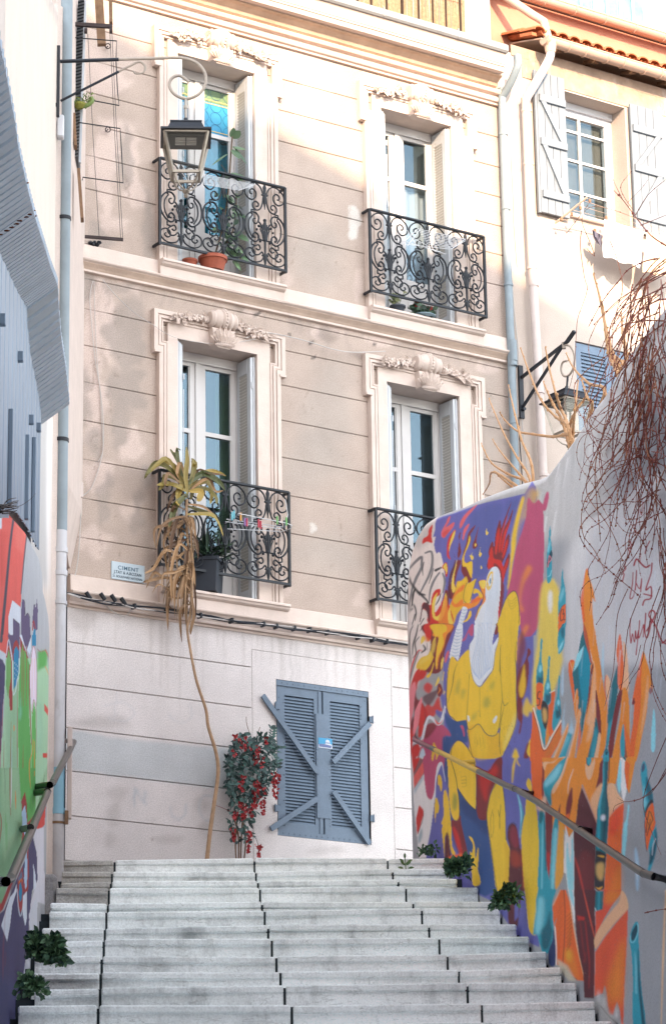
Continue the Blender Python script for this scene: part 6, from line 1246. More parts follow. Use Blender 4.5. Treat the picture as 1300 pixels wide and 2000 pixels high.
for (x, y) in ((54, 348), (67, 400), (70, 412), (62, 408)):
    p = SL(x, y, LO); 
    for k in range(7):
        g = MB(); t = k*.022+rg.random()*.01; g.blob((LO-t, p[1]-.02+rg.uniform(-.01, .01), p[2]-.033-t*.77), (.014, .008, .004), 6, 4, .3); g.build('rust_patch', mat('rust', C(120, 70, 50), .9, var=.3, bump=.3), ov)
g = MB(); LC = LO-.195; N = 90; cs = []
s0_, s1_ = -14.5, SL(76, 900, LC)[1]; zt_of = lambda s: float(np.interp(s, os_, oz_))-.17
vs = []; fs = []; cols = []
s = s1_; k = 0
while s > s0_:
    for f, d in ((0, 0), (.62, 0), (.68, 1), (.80, 1), (.86, 0)): cols.append((s-f*.42, d))
    for f in (.2, .4): cols.append((s-f*.42-.002, .35)); 
    s -= .42
cols.sort(reverse=True)
for s, d in cols:
    for z in (max(4.6, min(ztl(s)+.01, zt_of(s)-.05)), zt_of(s)): vs.append((LC+.012*(1-d), s, z))
g.add(vs, [(2*i, 2*i+1, 2*i+3, 2*i+2) for i in range(len(cols)-1)])
o = g.build('cladding_panel', Mcl, ov, recalc=False); md = o.modifiers.new('thick', 'SOLIDIFY'); md.thickness = .004
for (x, y) in ((8, 625), (43, 697), (64, 820), (78, 835)):
    p = SL(x, y, LC+.03); k = MB(); k.box(LC-.0, LC+.04, p[1]-.02, p[1]+.02, p[2]-.03, p[2]+.03, .004); k.build('bracket', Mcl, ov)
g = MB()
for (x, y) in ((57, 850), (70, 855), (25, 800)):
    g = MB(); p = SL(x, y, LC+.03); g.box(LC+.01, LC+.035, p[1]-.02, p[1]+.02, ztl(p[1])+.03, p[2], .003); g.build('batten', Mcl, ov)
g = MB(); g.box(-6, LC-.02, -20, s1_-.02, 0, 6.2); g.build('shed_body', Mcl, ov)
# ================================================================ roof of the main building: reed screen, white pier
Mreed = mat('reed_screen', C(178, 148, 118), .9, var=.3, vs=30, bump=.4, bs=120, grime=C(190, 160, 130), gs=8, gamt=.5)
sc_t = thing('reed_screen', 'sun bleached reed screen along the edge of the roof terrace', 'screen', (4., .15, 15.87))
rg = random.Random(21); u = 2.4
while u < 5.04:
    g = MB(); w_ = rg.uniform(.16, .20); k = 0; x = u
    while x < u+w_:
        d = rg.uniform(.006, .012); g.tube([(x, .12+rg.uniform(-.012, .012), 15.87), (x+rg.uniform(-.006, .006), .12+rg.uniform(-.01, .01), 16.9)], [d, d*.7], 4, False); x += d*1.25
    g.build('reed_bundle', Mreed, sc_t)
    g = MB(); g.box(u+w_, u+w_+.02, .10, .15, 15.87, 16.9); g.build('reed_gap', mat('reed_gap_shade', C(60, 48, 40), .9, bump=0), sc_t)  # solid dark strip painted as the shade in the gap between bundles
    u += w_+.02
for z in (16.1, 16.5): g = MB(); g.tube([(2.4, .105, z), (5.05, .105, z)], .003, 4); g.build('binding_wire', Mwood, sc_t)
Mwhite = mat('white_masonry', C(240, 234, 228), .85, var=.04, bump=.15)
g = MB(); g.box(5.09, 5.40, .1, 1.2, 15.87, 18, .01); g.build('roof_pier', Mwhite, label='plain white masonry pier at the right end of the reed screen', cat='pier')
# downpipe of the main facade
g = MB(); pth = [FU(983, 148, .36), FU(980, 165, .34), FU(972, 185, .18), FU(966, 200, .10)]; x0 = 5.41
P1 = [(5.46, -.34, 15.78), (5.46, -.34, 15.66), (5.45, -.22, 15.5), (5.43, -.1, 15.38), (5.425, -.08, 15.25), (5.425, -.08, 12.6), (5.43, -.11, 12.45), (5.43, -.11, 12.15), (5.425, -.08, 12.0), (5.425, -.08, 5.7)]
dpp = thing('downpipe', 'slim pale blue downpipe at the right edge of the beige facade', 'drainpipe', (5.42, -.08, 5.7))
g.tube(catmull(P1, 4), .045, 14); g.build('pipe', Mpipeb, dpp, smooth=True)
for z in (14.9, 14.0, 13.1, 11.5, 10.6, 9.8): g = MB(); g.tube([(5.425, -.08, z), (5.425, -.08, z+.025)], .052, 14); g.build('pipe_clip', Mpipeb, dpp)
# ================================================================ neighbouring house on the right
nb = thing('neighbour_house', 'cream house on the right with grey plank shutters and an orange tiled eave', 'building', (7.5, 0, 5.66))
UW0, UW1 = FU(1100, 300)[0], FU(1223, 300)[0]; ZW0, ZW1 = FU(1105, 412)[2]-.02, FU(1110, 180)[2]
Mcream = mat('cream_render', C(212, 196, 184), .9, var=.06, vs=2, bump=.3, bs=60, grime=C(205, 190, 182), gs=1.6, gamt=.5, fine=.05)
Mcream_top = mat('stained_render', C(190, 165, 145), .95, var=.25, vs=5, bump=.5, bs=30, grime=C(225, 210, 198), gs=3.5, gamt=.9)
LS0, LS1, LZ0, LZ1 = FU(1122, 663)[0], FU(1122, 663)[0]+1.05, 10.9, FU(1120, 665)[2]
g = MB(); a, b = 5.435, 10.5
g.box(a, UW0, 0, .4, 5.6, 16.0); g.box(UW1, b, 0, .4, LZ1+.1, 16.0); g.box(UW0, UW1, 0, .4, ZW1, 16.0); g.box(UW0, UW1, 0, .4, LZ1+.1, ZW0); g.box(UW0, b, 0, .4, 5.6, LZ0); g.box(UW0, LS0, 0, .4, LZ0, LZ1+.1); g.box(LS1, b, 0, .4, LZ0, LZ1+.1); g.box(LS0, LS1, 0, .4, LZ1, LZ1+.1)
g.build('wall', Mcream, nb)
g = MB(); g.box(a+.2, b, -.012, .0, 15.97, 16.10); g.box(a+.35, UW1+.2, -.01, 0, ZW1+.02, 15.97); g.box(UW1+.2, b, -.009, 0, 15.75, 15.97); g.build('stained_band', Mcream_top, nb)
g = MB(); g.box(a, b, .41, 6, 5.6, 16.2); g.build('rear_volume', Mroom, nb)
# window
Mwt = mat('white_gloss_frame', C(236, 238, 244), .45, bump=0, var=.03)
g = MB(); y0 = .26; A, B = UW0-.0, UW1; wz0, wz1 = ZW0+.03, ZW1-.06
g.box(A-.01, A+.07, y0, y0+.07, wz0, wz1); g.box(B-.10, B+.0, y0, y0+.07, wz0, wz1); g.box(A+.07, B-.10, y0+.002, y0+.07, wz1-.10, wz1); g.box(A+.07, B-.10, y0+.002, y0+.07, wz0, wz0+.06); g.box(A, B, y0-.03, y0, wz1-.02, wz1+.06)
cz = FU(1131, 300, -.28)[0]; g.box(cz-.016, cz+.016, y0+.01, y0+.05, wz0+.06, wz1-.1)
zz = [FU(1131, q, -.28)[2] for q in (262, 318, 378)]
for z in zz: g.box(A+.07, cz-.016, y0+.013, y0+.047, z-.014, z+.014); g.box(cz+.016, B-.10, y0+.013, y0+.047, z-.014, z+.014)
wn_ = g.build('window', Mwt, nb)
rows = [wz0+.06]+zz[::-1]+[wz1-.1]
for i in range(4):
    for (p, q) in ((A+.07, cz-.016), (cz+.016, B-.10)): k = MB(); k.box(p, q, y0+.028, y0+.032, rows[i]+.014, rows[i+1]-.014); k.build('pane', Mglass, wn_)
g = MB(); g.box(A+.3, B-.1, y0+.1, y0+.13, wz0, wz1-.1); g.build('curtain', mat('pale_curtain', C(150, 140, 128), .9, bump=0), wn_)
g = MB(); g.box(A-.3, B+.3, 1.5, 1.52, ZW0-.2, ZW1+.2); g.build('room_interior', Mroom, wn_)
g = MB(); g.box(UW0-.05, UW1+.05, -.05, .05, ZW0-.05, ZW0-.001, .01); g.build('window_sill', Mstone, nb)
# plank shutters with Z braces
Mgs = mat('grey_plank_shutter', C(140, 150, 160), .6, var=.05, vs=7, bump=.1, grime=C(160, 165, 175), gs=4, gamt=.3)
def plank(u0, u1, z0, z1, flip, n=4, open_=0.):
    g = MB(); w_ = (u1-u0)/n
    for i in range(n): g.box(u0+i*w_+.003, u0+(i+1)*w_-.003, -.075, -.045, z0, z1, .003)
    o = g.build('shutter', Mgs, nb); b_ = MB(); H = z1-z0; r1, r2, r3 = z1-.36*1., z0+H*.53, z0+.28
    y1, y2 = -.102, -.076
    zz_ = [z1-H*.19, z0+H*.50, z0+H*.13]
    for z in zz_: b_.box(u0+.02, u1-.012, y1, y2, z-.045, z+.045, .004)
    for (za, zb_) in ((zz_[0]-.045, zz_[1]+.045), (zz_[1]-.045, zz_[2]+.045)):
        p, q = (u0+.07, u1-.07) if not flip else (u1-.07, u0+.07)
        d = .035
        b_.poly([(p-d, y1+.001, za), (p+d, y1+.001, za), (q+d, y1+.001, zb_), (q-d, y1+.001, zb_)], (0, .024, 0))
    b_.build('z_brace', Mgs, o)
    c_ = MB(); c_.box(u0-.03 if not flip else u1+.0, u0 if not flip else u1+.03, -.07, -.04, z0-.01, z1+.01); c_.build('shutter_stile', Mgs, o)
plank(FU(1052, 300, .07)[0], UW0-.005, FU(1075, 418, .07)[2], FU(1070, 145, .07)[2], False)
plank(UW1+.02, UW1+.48, FU(1240, 440, .07)[2]-.08, FU(1240, 205, .07)[2], True)
# louvred shutter low down
g = MB(); m_ = (LS0+LS1)/2
for (p, q) in ((LS0+.01, m_-.004), (m_+.004, LS1-.01)):
    g.box(p, p+.08, .02, .055, LZ0, LZ1-.01); g.box(q-.08, q, .02, .055, LZ0, LZ1-.01); g.box(p+.08, q-.08, .021, .055, LZ1-.11, LZ1-.01); g.box(p+.08, q-.08, .021, .055, LZ0, LZ0+.1)
    louvre_slats(g, p+.08, q-.08, LZ0+.1, LZ1-.12, lambda a_, d, z: (a_, .024+d, z), .045, .022, .005)
g.box(LS0, LS1, .1, .11, LZ0, LZ1); g.build('louvred_shutter', [mat('slate_blue_shutter', C(128, 148, 170), .6, var=.08, bump=.1)], nb)
# eave: rafters, tiles, gutter
Mtile = mat('clay_tile', C(205, 118, 76), .8, var=.2, vs=9, bump=.3, bs=50)
zg = FU(1160, 108, .24)[2]
g = MB()
for i in range(26):
    u = 5.90+i*.17
    for row in range(2):
        w0_ = .085; yb, zb_ = -.22+row*.28, zg+.125+row*.08+.006*row; pr = []
        for k in range(9):
            a_ = math.pi*k/8; pr.append((w0_*math.cos(a_), .062*math.sin(a_)))
        vs = []
        for (yy, dz, s_) in ((yb, 0, 1), (yb+.36, .10, .82)):
            for (x, z) in pr: vs.append((u+x*s_, yy, zb_+dz+z*s_))
            for (x, z) in pr: vs.append((u+x*s_*.84, yy, zb_+dz+z*s_*.80-.002))
        fs = []
        for k in range(8): fs += [(k, k+1, 18+k+1, 18+k), (9+k, 18+9+k, 18+9+k+1, 9+k+1), (k, 9+k, 9+k+1, k+1)]
        g.add(vs, fs)
        # channel tile between
        vs = []
        for (yy, dz) in ((yb+.01, 0), (yb+.36, .10)):
            for k in range(7):
                a_ = math.pi*k/6; vs.append((u+.085+.06*math.cos(a_), yy, zb_+dz+.012-.05*math.sin(a_)))
            for k in range(7):
                a_ = math.pi*k/6; vs.append((u+.085+.06*math.cos(a_), yy, zb_+dz+.0-.05*math.sin(a_)))
        fs = [(k, k+1, 14+k+1, 14+k) for k in range(6)]+[(k, 7+k, 7+k+1, k+1) for k in range(6)]
        g.add(vs, fs)
g.build('roof_tiles', Mtile, nb)
g = MB()
for yy, zz_ in ((-.20, zg+.07),): g.poly([(5.79, yy, zz_-.02), (5.86, yy, zz_-.02), (5.86, yy+.22, zz_+.04), (5.79, yy+.22, zz_+.04)], (0, 0, .04))
g.build('verge_tile', Mtile, nb)
g = MB(); g.poly([(5.95, -.17, zg+.05), (10.4, -.17, zg+.05), (10.4, .5, zg+.25), (5.95, .5, zg+.25)], (0, 0, .018)); g.build('roof_board', mat('pale_eave_board', C(225, 200, 180), .8, var=.1), nb)
for i in range(7):
    k = MB(); u = 6.25+i*.55; k.bar((u, .1, zg+.07), (u, -.13, zg+.01), .05, .05, (0, 0, 1)); k.build('rafter', Mwood, nb)
Mgut = mat('cream_gutter', C(218, 188, 168), .5, var=.04, bump=0)
g = MB(); vs = []; R0 = .078; u0, u1 = 5.93, 10.4
for u in (u0, u1):
    for R in (R0, R0-.006):
        for k in range(13): a_ = math.pi*k/12; vs.append((u, -.24+R*math.cos(a_), zg+.03-R*math.sin(a_)))
fs = []
for k in range(12): fs += [(k, k+1, 26+k+1, 26+k), (13+k, 26+13+k, 26+13+k+1, 13+k+1)]
fs += [(0, 13, 39, 26), (12, 38, 51, 25)]+[tuple(range(13)), tuple(range(26, 39))]
g.add(vs, fs); gt = g.build('gutter', Mgut, nb, smooth=True)
g = MB()
for i in range(16):
    u = 5.95+i*.28+(.04 if i % 2 else 0); g.tube([(u, -.24+.083*math.cos(a_), zg+.03-.083*math.sin(a_)) for a_ in np.linspace(-.1, math.pi+.1, 12)], .008, 4)
g.tube([(u0, -.24-.078, zg+.032), (u1, -.24-.078, zg+.032)], .009, 6); g.build('gutter_bracket', Mgut, gt)
dp2 = thing('downpipe', 'cream downpipe with an elbow running down from the orange tiled eave', 'drainpipe', (5.75, -.1, 5.7))
P1 = [(6.02, -.24, zg-.02), (6.02, -.24, zg-.12), (5.99, -.23, zg-.24), (5.80, -.16, zg-.60), (5.74, -.11, zg-.74), (5.74, -.11, zg-.9), (5.745, -.11, 13.3), (5.79, -.10, 11.0), (5.80, -.10, 5.7)]
g = MB(); g.tube(catmull(P1, 5), .050, 16); g.build('pipe', Mpipec, dp2, smooth=True)
for z, dx in ((15.25, 0), (14.6, 0), (13.35, 0), (13.15, .01), (11.9, .03), (10.95, .05)): g = MB(); g.tube([(5.742+dx, -.11, z), (5.742+dx, -.11, z+.03)], .058, 14); g.build('pipe_clip', Mpipec, dp2)
g = MB(); g.tube([(6.02, -.24, zg-.13), (6.02, -.24, zg+.0)], [.058, .075], 14); g.build('gutter_outlet', Mgut, dp2)
# ---------------------------------------------------------------- taller orange house behind
oh = thing('orange_house', 'taller salmon orange house behind the tiled eave with a glazed terrace', 'building', (8, 1, 16))
z2 = FU(1180, 37, -.22)[2]
g = MB(); g.box(5.62, 11, .42, 6, 15.6, z2+.02); g.build('wall', mat('salmon_render', C(214, 150, 126), .9, var=.07, vs=3, bump=.2), oh)
g = MB(); vs = []
for u in (5.5, 11):
    for k in range(13): a_ = math.pi*k/12; vs.append((u, 0.26+.075*math.cos(a_), z2+.04-.075*math.sin(a_)))
g.add(vs, [(k, k+1, 13+k+1, 13+k) for k in range(12)]+[tuple(range(13)), tuple(range(13, 26))]); g.tube([(5.5, 0.185, z2+.04), (11, 0.185, z2+.04)], .01, 6)
for i in range(9): u = 5.9+i*.45; g.tube([(u, 0.26+.08*math.cos(a_), z2+.04-.08*math.sin(a_)) for a_ in np.linspace(0, math.pi, 10)], .008, 4)
g.build('gutter', Mgut, oh, smooth=True)
g = MB(); g.box(5.5, 11, .34, 3, z2+.05, z2+.1); g.build('terrace_slab', Mwhite, oh)
Mtg = mat('turquoise_terrace_glass', C(130, 180, 190), .3, var=.35, vs=4, bump=.2, bs=5)
for i in range(12):
    u = 5.6+i*.2; k = MB(); k.box(u, u+.19, .39+.01*(i % 2), .405+.01*(i % 2), z2+.1, z2+1.1); k.build('glass_panel', Mtg, oh)
    k = MB(); k.box(u-.012, u+.004, .345, .375, z2+.1, z2+1.1); k.build('railing_bar', Mwt, oh)
g = MB(); g.tube([(5.62, .3, 17.1), (5.62, .3, 16.95), (5.95, -.02, zg+.42), (6.02, -.14, zg+.30), (6.03, -.2, zg+.05)], .05, 14); g.build('overflow_pipe', Mgut, oh, smooth=True)
g = MB(); g.box(5.41, 5.60, .3, 2.5, 15.7, 18, .01); g.build('party_wall', Mwhite, label='narrow white party wall between the reed screen and the orange tiles', cat='wall')
# ================================================================ street lamps
Mlamp = mat('lamp_black', (.010, .013, .02), .45, var=.2, vs=20, bump=.1, spec=.35)
Mlampl = mat('worn_lamp_paint', C(178, 165, 152), .5, var=.1, vs=10, bump=.1)
Mlampm = mat('lamp_metal_edge', C(165, 155, 142), .35, .6, var=.15, vs=20, bump=.1)
Mled = mat('led_panel', C(190, 188, 180), .5, bump=0)
Mlg = glassmat('lamp_glass', (.8, .82, .8), .05, .1, (.93, .93, .92))
def lantern(root, c, k=1.):
    c = np.array(c, float)
    def q(x, y, z): return tuple(c+np.array([x, y, z])*k)
    def fr(h, z): return [q(-h, -h, z), q(h, -h, z), q(h, h, z), q(-h, h, z)]
    g = MB()    # roof
    g.add(fr(.165, 0)+fr(.130, .088), [(0, 1, 5, 4), (1, 2, 6, 5), (2, 3, 7, 6), (3, 0, 4, 7), (4, 5, 6, 7)])
    a = fr(.135, .088)+fr(.135, .1); g.add(a, [(0, 1, 5, 4), (1, 2, 6, 5), (2, 3, 7, 6), (3, 0, 4, 7), (4, 5, 6, 7)])
    a = fr(.215, -.012)+fr(.215, .004)+fr(.165, .004)
    g.add(a, [(0, 1, 5, 4), (1, 2, 6, 5), (2, 3, 7, 6), (3, 0, 4, 7), (4, 5, 9, 8), (5, 6, 10, 9), (6, 7, 11, 10), (7, 4, 8, 11), (3, 2, 1, 0)])
    rf = g.build('lamp_roof', Mlamp, root)
    g = MB(); g.lathe([(.018*k, .175*k), (.02*k, .145*k), (.066*k, .132*k), (.068*k, .125*k), (.045*k, .105*k), (.05*k, .1*k)], c, 18); g.build('lamp_collar', Mlamp, root, smooth=True)
    g = MB(); g.box(*[v for p in zip(q(-.15, -.15, -.045), q(.15, .15, -.014)) for v in p]); g.build('lamp_housing', mat('lamp_housing_grey', (.02, .021, .023), .5, bump=0), root)
    g = MB()
    for i in range(3):
        for j in range(2): g.box(*[v for p in zip(q(-.09+j*.095, -.10+i*.055, -.052), q(-.09+j*.095+.085, -.10+i*.055+.04, -.046)) for v in p])
    g.build('led_module', Mled, root)
    g = MB(); T, Bm = .182, .112; zt_, zb_ = -.02, -.36
    cor = [(-1, -1), (1, -1), (1, 1), (-1, 1)]
    for i in range(4):
        (x1, y1), (x2, y2) = cor[i], cor[(i+1) % 4]
        g.bar(q(x1*T, y1*T, zt_), q(x1*Bm, y1*Bm, zb_), .022*k, .022*k)
        g.bar(q(x1*Bm, y1*Bm, zb_), q(x2*Bm, y2*Bm, zb_), .022*k, .022*k); g.bar(q(x1*T, y1*T, zt_), q(x2*T, y2*T, zt_), .02*k, .02*k)
    g.build('lamp_frame', Mlampm, root)
    g = MB()
    for i in range(4):
        x1, y1 = cor[i]; g.tube([q(x1*.10, y1*.10, zb_), q(x1*.085, y1*.085, zb_-.06), q(x1*.05, y1*.05, zb_-.105), q(x1*.015, y1*.015, zb_-.125)], .008*k, 5)
    g.lathe([(.0, -.2), (.014*k, -.19), (.02*k, -.172), (.012*k, -.16), (.03*k, -.148), (.034*k, -.135), (.012*k, -.118), (.0, -.11)], c+np.array([0, 0, (zb_+.0)*k+ (0)]), 12); g.build('lamp_finial', Mlampm, root, smooth=True)
    g = MB()
    for i in range(4):
        (x1, y1), (x2, y2) = cor[i], cor[(i+1) % 4]; g.add([q(x1*T*.97, y1*T*.97, zt_), q(x2*T*.97, y2*T*.97, zt_), q(x2*Bm*.97, y2*Bm*.97, zb_), q(x1*Bm*.97, y1*Bm*.97, zb_)], [(0, 1, 2, 3)])
    g.build('lamp_pane', Mlg, root)
sL = SEL-.25
S_ = lambda x, y, s=sL: SS(x, y, s)
pc = S_(363, 268); lc = (pc[0], sL, pc[2])
lamp = thing('street_lamp', 'black square lantern hanging from a curled bracket at upper left in front of a window', 'street lamp', (S_(115, 160)[0], sL, S_(115, 228)[2]), SM)
g = MB(); p, q_ = S_(115, 90), S_(115, 228); g.box(p[0]-.014, p[0]+.014, sL-.02, sL+.02, q_[2], p[2], .003); g.box(p[0]-.2, p[0]-.0, sL+.0, sL+.02, q_[2]+.1, q_[2]+.13); g.build('wall_plate', Mlamp, lamp)
g = MB(); g.tube([S_(118, 120), S_(232, 116)], .016, 10); g.tube([S_(119, 197), S_(232, 140)], .012, 8); g.build('arm', Mlamp, lamp, smooth=True)
g = MB(); g.tube([S_(*p) for p in catmull([(232, 116), (300, 114), (352, 113), (383, 122), (400, 142), (401, 165), (388, 184), (364, 193), (341, 184), (331, 167), (337, 152), (352, 148), (369, 160)], 6)], .0135, 10)
g.tube([S_(*p) for p in catmull([(232, 140), (255, 128), (272, 121), (283, 128), (281, 141), (266, 144), (261, 139)], 5)], [.011]*19+[.008]*12, 8); g.build('scroll_bracket', Mlampl, lamp, smooth=True)
g = MB(); g.tube([S_(363, 192), (lc[0], sL, lc[2]+.17)], .012, 8); g.tube([(lc[0], sL, S_(363, 212)[2]), (lc[0], sL, S_(363, 206)[2])], .018, 8); g.build('hanger', Mlampm, lamp)
lantern(lamp, lc, 1.0)
# right hand lamp, bracket square to the facade
uL = FU(1015, 760)[0]
D = .8
for _ in range(30):
    if FU(1107, 740, D)[0] > uL: D += .01
    else: break
D = max(.5, min(1.2, D))
for D in np.arange(.3, 1.4, .01):
    if FU(1107, 740, D)[0] <= uL: break
zf = lambda x, y, o: FU(x, y, o)[2]
lamp2 = thing('street_lamp', 'black lantern half hidden behind the bare cement top of the painted wall', 'street lamp', (uL, -.05, zf(1015, 815, 0)))
z1_, z0_ = zf(1015, 715, 0), zf(1015, 818, 0)
g = MB(); g.box(uL-.03, uL+.03, -.03, 0, z0_, z1_, .004); g.tube([(uL, -.03, z0_+.1), (uL, -.07, z0_+.1)], .02, 8); g.build('wall_plate', Mlamp, lamp2)
za = zf(1020, 737, .02); tip = FU(1118, 655, D+.07)[2]
def onp(x, y):   # point of the vertical plane through the bracket (u = uL), facade frame
    A_ = towl(FMn, [[uL, 0, 0]])[0]; P = hit(x, y, A_, E_); q = P-O_; return np.array([uL, -(q@N_), P[2]])
g = MB(); g.bar(onp(1018, 737), onp(1106, 668), .03, .03); g.bar(onp(1106, 668), onp(1121, 647), .034, .034); g.bar(onp(1020, 795), onp(1098, 675), .026, .026); g.build('arm', Mlamp, lamp2)
g = MB(); g.tube([onp(*p) for p in catmull([(1100, 674), (1113, 677), (1121, 695), (1119, 718), (1110, 733), (1100, 734), (1095, 722), (1098, 708), (1107, 705)], 5)], .012, 8); g.tube([onp(1099, 669), onp(1101, 681)], .02, 8); g.build('scroll_bracket', Mlampl, lamp2, smooth=True)
cc = onp(1107, 785); cc[2] += .0
g = MB(); g.tube([onp(1108, 734), (uL, cc[1], cc[2]+.16)], .012, 8); g.build('hanger', Mlamp, lamp2)
lantern(lamp2, cc, 1.0)
# ================================================================ handrails
Mrl = mat('worn_handrail', C(58, 55, 54), .35, .3, var=.3, vs=15, bump=.1)
Mrly = mat('yellow_rail_paint', C(228, 188, 70), .5, var=.08, bump=.05); Mrlp = mat('mauve_rail_paint', C(150, 80, 95), .5, var=.08, bump=.05); Mrlk = mat('dark_handrail', C(45, 46, 50), .4, var=.2, bump=.1)
RL = 1.10
s_ = lambda x, y, l=RL: SL(x, y, l)
def rail(name, label, segs, frame_pts):
    t = thing(name, label, 'handrail', frame_pts, SM, 'handrails fixed to the painted walls')
    for m, pts, r in segs: g = MB(); g.tube(pts, r, 10); g.build('rail_tube' if r > .02 else 'rail_bracket', m, t, smooth=True)
rr = .021
a_ = [s_(811, 1446), s_(842, 1461), s_(850, 1465), s_(934, 1507), s_(990, 1535), s_(1005, 1541)]
rail('handrail', 'upper handrail on the mural wall, painted mauve then yellow then bare steel', [
    (Mrlp, [SL(809, 1441, MW+.0), s_(809, 1445), a_[1]], rr), (Mrlk, [a_[1], a_[2]], rr+.001), (Mrly, [a_[2], a_[3]], rr), (Mrl, [a_[3], a_[4], a_[5]], rr), (Mrlk, [a_[5], s_(1020, 1547), SL(1042, 1549, MW+.02)], rr*.9),
    (Mrly, [s_(903, 1490), SL(936, 1487, MW+.02)], .019)], (RL, -3, 5.5))
rail('handrail', 'lower handrail of bare worn steel on the mural wall beside the orange lettering', [
    (Mrl, [s_(1013, 1545), s_(1050, 1567), s_(1245, 1699), s_(1256, 1706)], rr), (Mrlk, [s_(1256, 1706), s_(1275, 1712), SL(1303, 1718, MW+.01)], rr*.95), (Mrlk, [s_(1012, 1545), SL(1040, 1553, MW+.02)], .02),
    (Mrlk, [s_(1132, 1619), SL(1160, 1625, MW+.02)], .018)], (RL, -6, 4.8))
RLl = -1.93
l_ = lambda x, y, l=RLl: SL(x, y, l)
rail('handrail', 'far handrail on the left wall bent back in front of the drainpipe', [
    (Mrlk, [SL(122, 1447, -2.1), SL(134, 1447, -2.0), l_(145, 1449)], .022), (Mrl, [l_(145, 1449), l_(103, 1529)], .0245), (Mrlk, [l_(103, 1529), l_(98, 1533), SL(68, 1538, LW+.0)], .0235)], (RLl, -1, 5.5))
rail('handrail', 'near handrail on the left graffiti wall ending at the photo edge', [
    (Mrlk, [SL(66, 1549, LW), l_(93, 1545)], .022), (Mrl, [l_(94, 1546), l_(22, 1715)], .023), (Mrlk, [l_(22, 1715), l_(12, 1722), SL(-12, 1722, LW)], .023), (Mrlk, [l_(60, 1616), SL(43, 1620, LW)], .02)], (RLl, -5, 5))
# ================================================================ cables and clothes lines
cab = thing('cable_bundle', 'twisted black and white cables clamped along the ledge above the ground storey', 'cables', (2, -.06, 8.8))
base_ = [(131, 1160), (165, 1168), (200, 1176), (232, 1181), (262, 1184), (330, 1193), (400, 1204), (460, 1214), (515, 1220), (570, 1226), (640, 1236), (700, 1245), (760, 1253), (830, 1262), (960, 1278)]
rg = random.Random(31)
for k in range(5):
    pts = []
    for (x, y) in base_:
        for q in range(1): pts.append(FU(x+rg.uniform(-6, 6), y+rg.uniform(-4, 4), .135+rg.uniform(-.015, .02)))
    g = MB(); g.tube(catmull(pts, 6), .006 if k else .009, 6); g.build('cable', Mcable if k < 3 else Mcablw, cab, smooth=True)
for (x, y) in ((172, 1163), (200, 1165), (221, 1168), (240, 1174), (263, 1183), (327, 1190), (392, 1201), (453, 1211), (515, 1218), (540, 1222), (575, 1226), (605, 1229), (640, 1234), (700, 1243), (728, 1248), (755, 1252)):
    p = FU(x, y, .135); k = MB(); r_ = .035 if x < 260 and x > 170 else .016
    if r_ > .03: k.tube([p+(-.02, 0, .03), p+(.03, 0, -.03)], r_*.6, 8)
    else: k.box(p[0]-.012, p[0]+.012, p[1]-.02, p[1]+.05, p[2]-.03, p[2]+.02, .003)
    k.build('cable_clamp', Mcable, cab)
def wire(label, pts, out, r=.004, m=None, n=5):
    g = MB(); g.tube(catmull([FU(x, y, out) if len(p_) == 2 else FU(x, y, p_[2]) for p_ in pts for x, y in [p_[:2]]], n), r, 5); return g.build('wall_cable', m or Mcablw, label=label, cat='cable', smooth=True)
wire('thin white cable hanging in a slack loop down the left edge of the beige wall', [(182, 548), (176, 580), (180, 640), (186, 700), (196, 760), (202, 820), (202, 870), (196, 905), (180, 950), (163, 968)], .02)
wire('second thin white cable running beside the looped one at the left edge', [(184, 548), (186, 620), (190, 700), (196, 770), (200, 840), (201, 880), (192, 902)], .015, .003)
wire('cream cable strung diagonally from the left edge to the lower left window top', [(200, 545), (225, 575), (262, 610), (300, 635), (345, 660), (430, 672), (500, 662)], .09, .0035)
wire('cream cable sagging between the two lower window surrounds', [(480, 660), (515, 650), (548, 654), (605, 668), (650, 682), (690, 688), (752, 686)], .075, .005)
wire('white cable looping down to the black cable bundle beside the drainpipe', [(150, 945), (158, 965), (158, 1010), (154, 1080), (148, 1120), (138, 1150), (150, 1165), (170, 1157), (185, 1162), (205, 1180), (222, 1195), (245, 1203), (258, 1183), (235, 1178)], .05, .005)
wire('dark thin cable strung from the pipe collar to the cable bundle', [(135, 1120), (152, 1140), (166, 1158)], .05, .003, Mcable)
wire('thin white cable running down the cream wall right of the slim blue downpipe', [(984, 200), (990, 300), (992, 400), (996, 500), (1003, 600), (1011, 680), (1014, 760), (1022, 860), (1030, 930)], .02, .005)
wire('beige cable beside the cream downpipe', [(998, 300), (1003, 400), (1004, 440), (1010, 520)], .02, .005, Mpipec)
wire('black cable running down below the right wall lamp', [(1012, 815), (1014, 860), (1017, 900), (1020, 960)], .02, .006, Mcable)
g = MB(); p = FU(157, 955, .06); g.box(p[0]-.02, p[0]+.02, -.09, -.0, p[2]-.09, p[2]+.06, .004); g.build('junction_box', Mpipec, label='small cream junction box on the left edge of the beige wall', cat='box')
sW = 2.1
w_ = lambda x, y: SS(x, y, sW)
def frame_t(label, pts, r=.007):
    g = MB(); g.tube([w_(*p) for p in pts], r, 6); return g.build('clothes_line_bracket', Mcable, frame=SM, label=label, cat='bracket', group='clothes line ironwork at the upper left')
frame_t('top thin black wire frame sticking out of the left wall', [(140, 73), (228, 80), (227, 120), (230, 180), (233, 206), (180, 196)], .006)
frame_t('middle thin black wire frame below the hanging spiny plant', [(153, 239), (235, 251), (238, 300), (241, 357), (162, 346), (161, 352)], .006)
